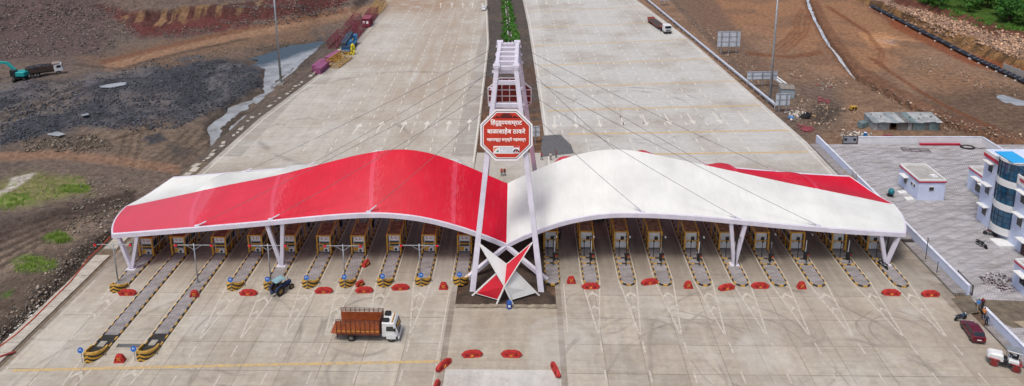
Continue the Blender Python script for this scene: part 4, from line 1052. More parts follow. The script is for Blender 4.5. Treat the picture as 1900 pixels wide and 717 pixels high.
def name_board(y, zc, face, label):
    o = thing('name_board', label, 'sign board', (CX, y, zc), 0 if face < 0 else math.pi, 'octagonal boards on the tower')
    r, hh = 3.52, 3.46
    mb = MB(); plate(mb, octo(r, hh), 0, .16); mb.obj('rim', OWH, o)
    mb = MB(); plate(mb, octo(r * .93, hh * .93), -.02, .02); mb.obj('dark_border', OBL, o)
    mb = MB(); plate(mb, octo(r * .905, hh * .905), -.04, 0); mb.obj('inner_border', OWH, o)
    mb = MB(); plate(mb, octo(r * .865, hh * .865), -.06, -.02); pn = mb.obj('panel', OCT, o)
    # fort silhouette at the top
    mb = MB()
    for a, b, c, d in ((0, 2.62, .95, .62), (-.62, 2.5, .3, .45), (.62, 2.5, .3, .45), (0, 2.34, 3.6, .10), (-1.15, 2.45, .5, .22), (1.15, 2.45, .5, .22)): mb.box((a, -.065, b), (c, .02, d))
    mb.obj('fort_silhouette', M('print_maroon', '#5d1a14', .6), pn)
    lettering('िहंदुहृदयसम्राट'.replace('म्र', 'म्र'), pn, 0, -.08, 1.42, 4.25, TXT, bold=.02)
    lettering('बाळासाहेब ठाकरे', pn, 0, -.08, .22, 5.15, TXT, bold=.02)
    lettering('महाराष्ट्र समृध्दी महामार्ग', pn, 0, -.08, -.78, 5.25, TXT, bold=.022)
    mb = MB(); mb.box((0, -.07, -1.98), (3.5, .02, 1.02)); lp = mb.obj('logo_panel', OWH, pn)
    ora = M('logo_orange', '#d9803f', .5); grn = M('logo_green', '#159a6c', .5); blu = M('logo_blue', '#3a86a8', .5); blkk = M('logo_black', '#1b1b1e', .5); redd = M('logo_red', '#c7202f', .5)
    def arcs(cx, cz, r0, r1, a0, a1, mat, nm, y_=-.088):
        mb = MB(); n = 10; pts = [(cx + r1 * math.cos(R(a0 + (a1 - a0) * i / n)), cz + r1 * math.sin(R(a0 + (a1 - a0) * i / n))) for i in range(n + 1)] + [(cx + r0 * math.cos(R(a1 + (a0 - a1) * i / n)), cz + r0 * math.sin(R(a1 + (a0 - a1) * i / n))) for i in range(n + 1)]
        plate(mb, pts, y_, y_ + .01); mb.obj(nm, mat, lp)
    mb = MB(); plate(mb, [(-1.68, -2.3), (-1.68, -1.66), (-1.05, -1.66), (-1.05, -1.74)] + [(-1.05 - .6 * math.sin(R(a)), -2.3 + .56 * math.cos(R(a))) for a in (0, 22, 45, 68, 90)], -.088, -.082); mb.obj('orange_corner', ora, lp)
    arcs(-1.05, -2.3, .0, .30, 90, 180, grn, 'green_quarter'); arcs(-1.05, -2.3, .36, .52, 90, 180, OWH, 'white_arc', -.092)
    for i, s_ in enumerate(('MAHARASHTRA', 'SAMRUDDHI', 'MAHAMARG')): lettering('  '.join(s_) if i else ' '.join(s_), lp, .05, -.085, -1.78 - i * .27, 1.75, blu, bold=.01, height=.2)
    mb = MB(); mb.box((1.33, -.085, -1.57), (.76, .012, .18)); mb.obj('red_bar', redd, lp)
    arcs(1.33, -2.3, .22, .42, 0, 180, blkk, 'black_arch'); arcs(1.12, -2.25, 0, .2, 60, 180, blkk, 'black_wedge'); arcs(1.42, -2.28, .02, .19, 60, 200, redd, 'red_swoosh', -.092)
    lettering('M S R D C', lp, 1.33, -.085, -2.45, .68, blkk, bold=.01, height=.13)
    # back frame
    mb = MB()
    for a in (-2.4, -1.2, 0, 1.2, 2.4): hh2 = hh * .98 if abs(a) < 1.4 else hh - (abs(a) - 1.4) * .9; mb.bar((a, .22, -hh2 * .96), (a, .22, hh2 * .96), .12, .12)
    for z in (-2.4, -1.2, 0, 1.2, 2.4): ww = r * .98 if abs(z) < 1.5 else r - (abs(z) - 1.5) * .95; mb.bar((-ww * .97, .22, z), (ww * .97, .22, z), .12, .12)
    mb.obj('back_frame', OWH, o)
    mb = MB(); plate(mb, octo(r * .95, hh * .95), .161, .175); mb.obj('back_sheet', M('board_back', '#7d231c', .6, wear=.2, dirt=.2), o)
    return o
name_board(88.05, 20.95, -1, 'red octagonal board with white lettering facing the camera on the tower').rotation_euler = (R(-12.4), 0, 0)
name_board(106.3, 20.0, 1, 'rear octagonal board seen from its framed back behind the tower legs').rotation_euler = (R(-16), 0, math.pi)
# ---------------------------------------------------------------- stay cables
CAB = M('cable_steel', '#77787a', .5, .4)
def cable(p, q, label):
    mb = MB(); p = Vector(p); q = Vector(q); pts = []
    for i in range(13):
        t = i / 12; v = p.lerp(q, t); v.z -= 4 * .35 * t * (1 - t); pts.append(v)
    o = thing('stay_cable', label, 'cable', tuple(q), 0, 'stay cables from the tower to the canopy'); pts = [v - q for v in pts]
    mb.path(pts, .03, 5); mb.obj('strand', CAB, o)
    mb = MB(); d = (pts[-2] - pts[-1]).normalized(); mb.tube(pts[-1], pts[-1] + d * 1.5, .09, 8); mb.box((0, 0, -.05), (.7, .35, .25)); mb.obj('anchor_turnbuckle', STEEL, o)
    mb = MB(); mb.box(pts[0], (.35, .3, .3)); mb.obj('tower_lug', STEEL, o)
for s, xs, nm in ((-1, (-46.8, -36.3, -22.4), 'left'), (1, (16.1, 29.7, 41.0), 'right')):
    for k, xa in enumerate(xs):
        w3 = ('outermost', 'middle', 'innermost')[k if s < 0 else 2 - k]; kk = (2 - k) if s < 0 else k
        tz = 24.6 + 2.2 * kk; ty = FB + (FT - FB) * tz / TOPZ + .1
        cable((leg_x(tz, s) + s * .4, ty, tz), (xa, YF(xa) + .1, zf(xa) + .72), f'{w3} front stay cable to the {nm} wing')
        tz = 26.4 + 1.4 * kk; ty = RB + (RT - RB) * tz / TOPZ - .5
        cable((leg_x(tz, s) + s * .4, ty, tz), (xa, YR(xa) - .1, zf(xa) + .72), f'{w3} rear stay cable to the {nm} wing')
# ---------------------------------------------------------------- star sculpture
ST = thing('star_sculpture', 'red and white star shaped panel sculpture between the tower legs', 'sculpture', (-2.8, 82.3, 0))
SR, SWm = M('star_red', '#bf1f30', .4, wear=.08, dirt=.06, scale=.6), M('star_white', '#d9dad6', .4, wear=.08, dirt=.06, scale=.6)
def sp(a, b, y): q = Yp(a, b, y); return q - Vector((-2.8, 82.3, 0))
def panel(pts, mat):
    mb = MB(); n = len(pts); nn = (pts[1] - pts[0]).cross(pts[2] - pts[0]).normalized() * .06
    mb.add([p - nn for p in pts] + [p + nn for p in pts], [tuple(range(n)), tuple(range(n, 2 * n))[::-1]] + [(n + k, n + (k + 1) % n, (k + 1) % n, k) for k in range(n)]); pn = mb.obj('panel', mat, ST)
    mb = MB()
    for a, b in zip(pts, pts[1:] + pts[:1]): mb.tube(a, b, .08, 6)
    mb.obj('edge_tube', SWm, pn)
yb = 82.0; c = sp(936, 532, 81.4); tc = sp(940, 491, 83.2)
panel([sp(888, 451, 83.0), tc, c], SWm); panel([sp(988, 450, 83.0), tc, c], SR)
panel([sp(921, 508, 82.6), sp(884, 544.5, 82.9), sp(923.5, 556, 81.7), c], SR); panel([sp(956, 504, 82.6), sp(992.5, 543, 82.9), sp(949.5, 556, 81.7), c], SWm)
for a, b in (((921, 508, 82.6), (875.5, 550)), ((936, 532, 81.4), (921, 566)), ((936, 532, 81.4), (952, 566)), ((956, 504, 82.6), (1001.5, 550))):
    p0 = sp(*a); g = G(*b) - Vector((-2.8, 82.3, 0)); mb = MB(); mb.tube(p0, g, .13, 8); mb.obj('leg', SWm, ST)
# blue drum
g = G(945, 572); o = thing('blue_drum', 'blue plastic drum standing in front of the star sculpture', 'drum', g)
DB = M('drum_blue', '#1a4fa0', .4, wear=.12); mb = MB(); mb.lathe([(.30, 0), (.34, .08), (.35, .3), (.33, .33), (.35, .36), (.35, .62), (.33, .65), (.35, .68), (.33, .9), (.28, .95)], n=16); mb.obj('body', DB, o, smooth=True)
mb = MB(); mb.lathe([(.29, .955), (.29, .985), (.1, .985), (.1, 1.0)], n=14); mb.obj('lid', DB, o); mb = MB(); mb.box((.02, -.345, .5), (.3, .03, .3)); mb.obj('paper_label', WHT, o)
# ---------------------------------------------------------------- vehicles (local frame: +y is forward)
RUB = M('tyre_rubber', '#26241f', .85, wear=.3, dirt=.4, scale=4); RIM = M('rim_steel', '#8b8a86', .5, .3, wear=.3, dirt=.4); CHS = M('chassis_black', '#24211f', .7, wear=.3, dirt=.35)
VGL = M('vehicle_glass', '#1d262b', .1, wear=.15, dirt=.05, spec=.8); VWH = M('cab_white', '#d3d5d4', .35, wear=.08, dirt=.12); HL = M('headlamp', '#cfd2d0', .2, wear=.05, dirt=0)
def wheel(parent, x, y, r, wd, rim=None, rr=.55, name='wheel'):
    o = bpy.data.objects.new(name, None); COL.objects.link(o); o.parent = parent; o.location = (x, y, r); o.empty_display_size = .2
    mb = MB(); n = 20; vs = []; fs = []
    prof = [(rr * r, -wd / 2), (r * .93, -wd / 2), (r, -wd * .32), (r, wd * .32), (r * .93, wd / 2), (rr * r, wd / 2)]
    for k in range(n):
        a = 2 * math.pi * k / n
        for q, xx in prof: vs.append((xx, q * math.cos(a), q * math.sin(a)))
    m_ = len(prof)
    for k in range(n):
        for j in range(m_): fs.append((k * m_ + j, k * m_ + (j + 1) % m_, ((k + 1) % n) * m_ + (j + 1) % m_, ((k + 1) % n) * m_ + j))
    mb.add(vs, fs); mb.obj('tyre', RUB, o)
    s = 1 if x > 0 else -1
    mb = MB(); mb.disc((0, 0, 0), (1, 0, 0), rr * r, wd * .7, 16); mb.disc((s * wd * .38, 0, 0), (1, 0, 0), rr * r * .38, wd * .2, 10); mb.obj('rim', rim or RIM, o)
    return o
# --- cattle-body lorry on the plaza
def lorry():
    g = (G(655, 633) + G(728, 634)) / 2
    o = thing('lorry', 'brown high sided goods lorry with white cab crossing the plaza', 'lorry', (-19.35, 74.95, 0), R(-91))
    WD = M('lorry_brown', '#9c4f27', .6, wear=.25, dirt=.3, scale=2.2); WDK = M('lorry_frame', '#5f3323', .6, wear=.3, dirt=.3); TAN = M('lorry_floor', '#8a4f30', .8, wear=.3)
    mb = MB(); 
    for s in (-1, 1): mb.box((s * .42, -.3, .82), (.12, 7.2, .22))
    for y in (-3.4, -1.6, 0, 1.6): mb.box((0, y, .82), (.84, .12, .16))
    mb.obj('chassis', CHS, o)
    mb = MB(); mb.box((0, -1.25, 1.08), (2.3, 5.3, .18)); mb.obj('deck', WDK, o)
    for s in (-1, 1):
        mb = MB(); mb.box((s * 1.12, -1.25, 1.87), (.05, 5.3, 1.42)); pn = mb.obj('side_wall', WD, o)
        mb = MB()
        for k in range(10): mb.box((s * 1.165, -3.88 + k * 5.26 / 9, 2.12), (.06, .07, 1.98))
        for z in (2.72, 2.9, 3.1): mb.box((s * 1.15, -1.25, z), (.05, 5.34, .05))
        mb.box((s * 1.165, -1.25, 1.2), (.05, 5.34, .08)); mb.obj('rail', WDK, pn)
        mb = MB()
        for k in range(9): mb.box((s * 1.155, -3.6 + k * 5.26 / 9, 1.55), (.02, .42, .07))
        mb.obj('reflective_strip', YST, pn)
    mb = MB(); mb.box((0, 1.38, 2.0), (2.24, .06, 1.66)); pn = mb.obj('headboard', WD, o); mb = MB()
    for k in range(4): mb.box((-1.08 + k * .72, 1.42, 2.2), (.07, .06, 1.8))
    mb.box((0, 1.42, 3.1), (2.3, .06, .06)); mb.box((0, 1.42, 2.9), (2.3, .05, .05)); mb.obj('rail', WDK, pn)
    mb = MB(); mb.box((0, -4.25, 1.2), (2.2, .75, .07), rx=R(-8)); mb.obj('tailboard', WD, o)
    for k in range(8):
        mb = MB(); mb.box((-.98 + k * .28, -1.25, 1.185), (.26, 5.2, .03)); mb.obj('floor_plank', TAN, o)
    prof = [(1.62, .75), (3.52, .75), (3.58, 1.5), (3.3, 2.25), (3.12, 2.62), (1.66, 2.68)]
    mb = MB(); mb.side(prof, -1.03, 1.03); cab = mb.obj('cab', VWH, o, bevel=.07)
    mb = MB(); mb.add([(-.92, 3.60, 1.52), (.92, 3.60, 1.52), (.86, 3.36, 2.22), (-.86, 3.36, 2.22)], [(0, 1, 2, 3)]); ws = mb.obj('windscreen', VGL, cab); ws.modifiers.new('t', 'SOLIDIFY').thickness = .03
    mb = MB(); mb.box((.1, 3.50, 2.05), (.9, .03, .22), rx=R(20)); mb.obj('windscreen_banner', M('banner_gold', '#b58b35', .6), cab)
    for s in (-1, 1):
        mb = MB(); mb.add([(s * 1.04, 2.15, 1.55), (s * 1.04, 3.2, 1.55), (s * 1.04, 3.0, 2.2), (s * 1.04, 2.2, 2.2)], [(0, 1, 2, 3)]); d_ = mb.obj('side_window', VGL, cab); d_.modifiers.new('t', 'SOLIDIFY').thickness = .02
        mb = MB(); mb.box((s * .78, 3.6, 1.02), (.34, .06, .22)); mb.obj('headlight', HL, cab)
        mb = MB(); mb.box((s * 1.2, 3.25, 1.85), (.1, .2, .4)); mb.bar((s * 1.02, 3.3, 2.1), (s * 1.2, 3.25, 2.0), .04); mb.obj('mirror', BLKM, cab)
        mb = MB(); mb.side([(2.15, .5), (3.3, .5), (3.35, .95), (3.0, 1.12), (2.45, 1.12), (2.15, .9)], s * 1.04 - .04, s * 1.04 + .04); mb.obj('wheel_arch', VWH, cab)
    mb = MB(); mb.box((0, 3.66, .62), (2.1, .16, .30)); mb.obj('bumper', VWH, cab, bevel=.04)
    mb = MB(); mb.box((0, 3.6, 1.18), (1.2, .05, .2)); mb.obj('grille', BLKM, cab)
    mb = MB(); mb.box((-.62, 2.1, 2.86), (.7, .75, .28)); mb.box((.62, 2.1, 2.84), (.6, .8, .26)); mb.obj('roof_bundle', M('tarpaulin_black', '#1d1d1f', .8, wear=.3), cab, bevel=.08)
    mb = MB(); mb.box((0, 2.9, 2.72), (1.7, .12, .14)); mb.obj('roof_visor', M('banner_gold', '#b58b35', .6), cab)
    for s in (-1, 1): wheel(o, s * .88, 2.72, .46, .26); wheel(o, s * .82, -2.2, .46, .46)
    for s in (-1, 1): mb = MB(); mb.box((s * .8, -3.9, .62), (.3, .06, .3)); mb.obj('mudflap', CHS, o)
lorry()
# --- farm tractor
def tractor():
    g = G(520, 548)
    o = thing('farm_tractor', 'blue farm tractor with flat pale canopy on large muddy tyres', 'tractor', (g.x - .05, g.y + .75, 0), R(-36)); o.scale = (.82, .82, .86)
    TB = M('tractor_blue', '#1f355c', .55, wear=.25, dirt=.25); CAN = M('tractor_canopy', '#7ea0a8', .6, wear=.15); MUD = M('rim_ochre', '#9c7d4c', .7, wear=.3)
    mb = MB(); mb.box((0, .95, 1.05), (.56, 1.7, .62)); mb.obj('bonnet', TB, o, bevel=.08)
    mb = MB(); mb.box((0, .1, .72), (.42, 2.9, .42)); mb.obj('chassis', CHS, o, bevel=.04)
    for s in (-1, 1):
        mb = MB(); n = 8; pts = [(-.75 + .95 * math.cos(R(20 + 140 * i / n)) * .98, .78 + .9 * math.sin(R(20 + 140 * i / n))) for i in range(n + 1)]
        for a, b in zip(pts[:-1], pts[1:]): mb.bar((s * .78, a[0], a[1]), (s * .78, b[0], b[1]), .36, .05)
        mb.obj('mudguard', TB, o); wheel(o, s * .78, -.75, .76, .42, MUD, .5); wheel(o, s * .66, 1.45, .46, .26, MUD, .5)
        for y in (-1.15, .35): mb = MB(); mb.tube((s * .58, y, 1.0), (s * .62, y, 2.35), .035, 6); mb.obj('roof_post', BLKM, o)
    mb = MB(); mb.box((0, -.4, 2.4), (1.5, 1.9, .09)); mb.box((0, -.4, 2.47), (1.3, 1.7, .05)); mb.obj('canopy_roof', CAN, o, bevel=.03)
    mb = MB(); mb.box((0, -.7, 1.25), (.5, .45, .14)); mb.box((0, -.95, 1.5), (.5, .12, .5)); mb.obj('seat', BLKM, o, bevel=.04)
    mb = MB(); mb.tube((.0, -.1, 1.2), (0, -.25, 1.5), .03, 6); mb.disc((0, -.27, 1.53), (0, -.5, 1), .2, .03, 14); mb.obj('steering_wheel', BLKM, o)
    mb = MB(); mb.tube((.2, 1.2, 1.3), (.2, 1.2, 2.1), .04, 8); mb.obj('exhaust', BLKM, o)
    mb = MB(); mb.box((0, -1.75, .8), (.5, .5, .1)); mb.bar((0, -1.3, .6), (0, -2.1, .55), .1); mb.box((.1, -2.0, 1.2), (.9, .1, .5), rx=R(20)); mb.box((.1, -1.8, .9), (.1, .7, .1)); mb.obj('rear_hitch', TB, o)
    for s in (-1, 1): mb = MB(); mb.disc((s * .2, 1.82, 1.1), (0, 1, 0), .1, .05, 10); mb.obj('headlight', HL, o)
tractor()
# --- car body helper
def car(label, loc, rz, colr, kind):
    o = thing('parked_car', label, 'car', loc, rz); BD = M('car_paint_' + kind, colr, .25, wear=.05, dirt=.08, spec=.6)
    L, W_ = 3.75, 1.62
    low = [(-1.85, .3), (1.85, .3), (1.9, .62), (1.75, .86), (.95, .98), (-1.8, 1.02), (-1.88, .7)]
    mb = MB(); mb.side(low, -W_ / 2, W_ / 2); body = mb.obj('body', BD, o, bevel=.07)
    if kind == 'hatch': top = [(-1.78, 1.0), (.98, .95), (.35, 1.48), (-.2, 1.56), (-1.45, 1.54)]
    else: top = [(-1.35, .98), (.9, .95), (.3, 1.42), (-.2, 1.47), (-.9, 1.42)]
    vs = []; n = len(top)
    for s in (-1, 1):
        for y, z in top: vs.append((s * (W_ / 2 - .03 - .16 * (z - .95) / .6), y, z))
    mb = MB(); mb.add(vs, [tuple(range(n)), tuple(range(n, 2 * n))[::-1]] + [(n + k, n + (k + 1) % n, (k + 1) % n, k) for k in range(n)]); cb = mb.obj('cabin', BD, o, bevel=.05)
    def lerp(a, b, t): return (a[0] + (b[0] - a[0]) * t, a[1] + (b[1] - a[1]) * t)
    def glass(e0, e1, nm, wk=.86):
        mb = MB(); d = Vector((0, e1[0] - e0[0], e1[1] - e0[1])).normalized(); nn = Vector((0, d.z, -d.y)); nn = nn if nn.z > 0 else -nn
        vs = []
        for t in (.14, .86):
            q = lerp(e0, e1, t); hw = (W_ / 2 - .03 - .16 * (q[1] - .95) / .6) * wk
            for s in (-1, 1): vs.append(Vector((s * hw, q[0], q[1])) + nn * .012)
        mb.add(vs, [(0, 1, 3, 2)]); g_ = mb.obj(nm, VGL, cb); g_.modifiers.new('t', 'SOLIDIFY').thickness = .02
    glass(top[1], top[2], 'windscreen'); glass(top[0], top[-1], 'rear_window')
    for s in (-1, 1):
        y0, y1 = top[0][0] + .22, top[1][0] - .28
        for a, b in (((y0, (y0 + y1) / 2 - .04)), ((y0 + y1) / 2 + .04, y1)):
            mb = MB(); vs = []
            for y, z in ((a, 1.06), (b, 1.06), (b - (.32 if b == y1 else 0), 1.4), (a + (.12 if a == y0 else 0), 1.4)): vs.append((s * (W_ / 2 - .03 - .16 * (z - .95) / .6 + .012), y, z))
            mb.add(vs, [(0, 1, 2, 3)]); g_ = mb.obj('side_window', VGL, cb); g_.modifiers.new('t', 'SOLIDIFY').thickness = .02
        for y in (1.18, -1.18): wheel(o, s * (W_ / 2 - .08), y, .3, .19)
        mb = MB(); mb.box((s * .58, 1.84, .7), (.32, .1, .16)); mb.obj('headlight', HL, body)
        mb = MB(); mb.box((s * .66, -1.86, .82), (.2, .06, .26)); mb.obj('tail_light', M('tail_red', '#8d1518', .3), body)
        mb = MB(); mb.box((s * .88, .62, 1.02), (.16, .1, .12)); mb.obj('mirror', BD, cb)
    mb = MB(); mb.box((0, -1.9, .62), (.5, .03, .12)); mb.obj('number_plate', WHT, body)
    mb = MB(); mb.box((0, -1.88, .42), (1.5, .1, .2)); mb.obj('bumper', BD, body, bevel=.03)
    return o
g = G(1809, 630); car('maroon hatchback parked beside the compound walkway', (54.35, 76.05, 0), R(-9), '#5a1527', 'hatch').scale = (.95, .93, .98)
g = G(898, 18); car('white car stopped on the far left carriageway by the median', (g.x, g.y, 0), 0, '#dfe1e2', 'sedan')
# --- low-bed trailer truck far right
def lowbed():
    a, b = G(1237, 62), G(1203, 37); d = (a - b).normalized(); rz = math.atan2(d.y, d.x) - R(90)
    o = thing('lowbed_truck', 'white cab truck with long empty low loader trailer on the far right carriageway', 'truck', (a.x, a.y, 0), rz)
    RD = M('trailer_red', '#7e3a2c', .7, wear=.3); DK = M('trailer_deck', '#4a3d3a', .85, wear=.3, dirt=.3)
    mb = MB(); mb.side([(-1.0, .8), (1.2, .8), (1.28, 1.7), (1.05, 2.9), (-.95, 3.0)], -1.2, 1.2); cab = mb.obj('cab', VWH, o, bevel=.1)
    mb = MB(); mb.add([(-1.05, 1.275, 1.85), (1.05, 1.275, 1.85), (.98, 1.11, 2.65), (-.98, 1.11, 2.65)], [(0, 1, 2, 3)]); q = mb.obj('windscreen', VGL, cab); q.modifiers.new('t', 'SOLIDIFY').thickness = .03
    mb = MB(); mb.box((0, 1.3, .7), (2.35, .2, .45)); mb.obj('bumper', BLKM, cab, bevel=.04); mb = MB(); mb.box((0, 1.28, 1.35), (1.5, .06, .3)); mb.obj('grille', BLKM, cab)
    for s in (-1, 1):
        mb = MB(); mb.box((s * .95, 1.31, 1.0), (.35, .08, .2)); mb.obj('headlight', HL, cab); wheel(o, s * 1.0, .4, .5, .3); wheel(o, s * .95, -2.6, .5, .5)
        for y in (-12.2, -13.4, -14.6): wheel(o, s * 1.1, y, .42, .5)
    mb = MB(); mb.box((0, -1.9, .95), (.9, 4.2, .3)); mb.obj('chassis', CHS, o)
    mb = MB(); mb.box((0, -3.0, 1.45), (2.5, 2.6, .25)); mb.obj('gooseneck', RD, o); mb = MB(); mb.box((0, -9.6, 1.02), (2.9, 11.2, .2)); mb.obj('deck', DK, o)
    for s in (-1, 1): mb = MB(); mb.box((s * 1.47, -9.6, .98), (.06, 11.2, .3)); mb.obj('side_rail', RD, o)
    mb = MB(); mb.box((0, -15.7, 1.35), (2.6, 1.2, .12), rx=R(-25)); mb.obj('ramp', RD, o)
lowbed()
# --- dumper and excavator in the quarry
def dumper():
    g = G(86, 139, -.6); z = hz(g.x, g.y)
    o = thing('dump_truck', 'brown dump truck with white cab loaded with rubble in the quarry', 'dump truck', (g.x, g.y, z), R(-58))
    BRN = M('dumper_brown', '#4f4038', .8, wear=.3, dirt=.3); mb = MB(); mb.box((0, -.2, 1.0), (1.0, 8.2, .35)); mb.obj('chassis', CHS, o)
    mb = MB(); mb.add([(-1.2, -4.2, 1.3), (1.2, -4.2, 1.3), (1.2, 1.7, 1.3), (-1.2, 1.7, 1.3), (-1.3, -4.5, 2.6), (1.3, -4.5, 2.6), (1.3, 1.8, 2.8), (-1.3, 1.8, 2.8)], [(0, 3, 2, 1), (0, 1, 5, 4), (1, 2, 6, 5), (2, 3, 7, 6), (3, 0, 4, 7)]); tb = mb.obj('tipper_body', BRN, o); tb.modifiers.new('t', 'SOLIDIFY').thickness = .1
    mb = MB()
    for k in range(120): a, b = rnd.uniform(-1.0, 1.0), rnd.uniform(-4.0, 1.4); mb.box((a, b, 2.3 + .5 * math.cos(a) * math.cos((b + 1.3) / 2.2) + rnd.uniform(-.1, .15)), (rnd.uniform(.3, .7),) * 2 + (rnd.uniform(.3, .6),), rz=rnd.uniform(0, 3), rx=rnd.uniform(-.6, .6))
    mb.obj('rubble_load', M('rubble_dark', '#45444a', .95, wear=.4, scale=2), o)
    mb = MB(); mb.box((0, 2.5, 3.05), (2.5, 1.8, .1)); mb.obj('cab_guard', M('guard_grey', '#8a7d77', .7), o)
    mb = MB(); mb.side([(2.0, .9), (3.9, .9), (3.95, 1.9), (3.75, 2.8), (2.0, 2.85)], -1.2, 1.2); cab = mb.obj('cab', VWH, o, bevel=.08)
    mb = MB(); mb.box((0, 3.9, 2.25), (2.1, .06, .8), rx=R(12)); mb.obj('windscreen', VGL, cab); mb = MB(); mb.box((0, 3.95, 1.0), (2.3, .2, .4)); mb.obj('bumper', VWH, cab)
    for s in (-1, 1):
        mb = MB(); mb.box((s * 1.2, 3.1, 2.2), (.05, 1.0, .7)); mb.obj('side_window', VGL, cab)
        for y in (2.9, -1.8, -3.1): wheel(o, s * 1.05, y, .52, .36)
    g = G(38, 146, -.6); z = hz(g.x, g.y)
    o = thing('excavator', 'teal tracked excavator digging beside the dump truck', 'excavator', (g.x, g.y, z), R(25))
    TL = M('excavator_teal', '#16918f', .45, wear=.12, dirt=.2)
    for s in (-1, 1):
        mb = MB(); mb.side([(-2.0, .2), (-1.6, 0), (1.6, 0), (2.0, .2), (2.1, .5), (1.7, .9), (-1.7, .9), (-2.1, .5)], s * 1.2 - .3, s * 1.2 + .3); mb.obj('track', RUB, o)
    mb = MB(); mb.box((0, 0, .75), (1.9, 2.4, .5)); mb.obj('undercarriage', CHS, o)
    up = bpy.data.objects.new('upper_structure', None); COL.objects.link(up); up.parent = o; up.location = (0, 0, 1.05); up.rotation_euler = (0, 0, R(62))
    mb = MB(); mb.box((0, -.9, .8), (2.7, 2.9, 1.3)); mb.obj('engine_housing', TL, up, bevel=.18)
    mb = MB(); mb.box((-.85, .9, 1.05), (1.0, 1.7, 1.9)); mb.obj('cab', VGL, up, bevel=.1)
    mb = MB(); mb.bar((.25, .6, .8), (.25, 3.4, 3.6), .5, .75); mb.bar((.25, 3.3, 3.5), (.25, 6.0, 3.7), .45, .65); mb.obj('boom', TL, up, bevel=.06)
    mb = MB(); mb.bar((.25, 5.8, 3.9), (.25, 7.1, 1.2), .4, .5); mb.obj('dipper_arm', TL, up); mb = MB(); mb.side([(6.6, 1.2), (7.4, 1.1), (7.5, .3), (6.8, -.2), (6.2, .3)], -.35, .85); mb.obj('bucket', CHS, up)
dumper()
# --- blue crane carrier by the left verge
def crane():
    a = G(641, 103); o = thing('mobile_crane', 'blue mobile crane carrier parked on the left verge with its boom lowered', 'crane', (-53.4, 197.0, 0), R(2))
    CB = M('crane_blue', '#2f6f9e', .5, wear=.15, dirt=.2); DKB = M('crane_boom', '#3a3f45', .6, wear=.2)
    mb = MB(); mb.box((0, 5.2, 1.2), (2.5, 12.4, .7)); mb.obj('carrier_deck', CB, o, bevel=.06)
    mb = MB(); mb.box((0, 10.6, 2.3), (2.5, 1.8, 1.8)); cb = mb.obj('cab', CB, o, bevel=.12); mb = MB(); mb.box((0, 11.52, 2.6), (2.1, .05, .8)); mb.obj('windscreen', VGL, cb)
    mb = MB(); mb.box((0, .6, 1.9), (2.4, 2.6, 1.4)); mb.obj('counterweight', M('crane_navy', '#2a4a68', .6, wear=.2), o, bevel=.06)
    mb = MB(); mb.bar((-.5, -.6, 3.0), (-.5, 10.8, 3.7), 1.1, 1.1); mb.obj('boom', DKB, o, bevel=.05); mb = MB(); mb.bar((.1, -.6, 3.55), (.1, 9.0, 4.1), .1); mb.bar((-1.1, -.6, 3.55), (-1.1, 9.0, 4.1), .1); mb.obj('boom_rail', CB, o)
    mb = MB(); mb.box((.85, 3.6, 2.4), (.8, 1.7, 1.7)); c2 = mb.obj('crane_cab', CB, o, bevel=.08); mb = MB(); mb.box((.85, 4.47, 2.6), (.6, .04, .9)); mb.obj('pane', VGL, c2)
    mb = MB(); mb.bar((.4, 6, 1.6), (.9, 6.4, 3.0), .3); mb.obj('lift_cylinder', M('crane_yellow', '#c9a52c', .5), o)
    for s in (-1, 1):
        for y in (1.0, 2.4, 7.6, 9.2): wheel(o, s * 1.1, y, .55, .4)
    g = G(647, 102); o = thing('hook_block', 'yellow drooping crane sling bundle behind the crane carrier', 'crane part', (-51.6, 196.1, 0), .2); YB = M('crane_yellow2', '#d3c51f', .5, wear=.1)
    mb = MB(); mb.path([(-1.2, .3, .15), (-.3, .1, .2), (.2, 0, .8), (.1, 0, 2.2), (.35, .1, 3.2), (.75, .2, 2.9), (.85, .1, 1.4), (.8, 0, .3), (.2, -.3, .15)], .28, 8); mb.obj('sling', YB, o, smooth=True); mb = MB(); mb.disc((.5, 0, 2.9), (1, 0, .1), .38, .2, 14); mb.obj('pulley', YB, o)
crane()
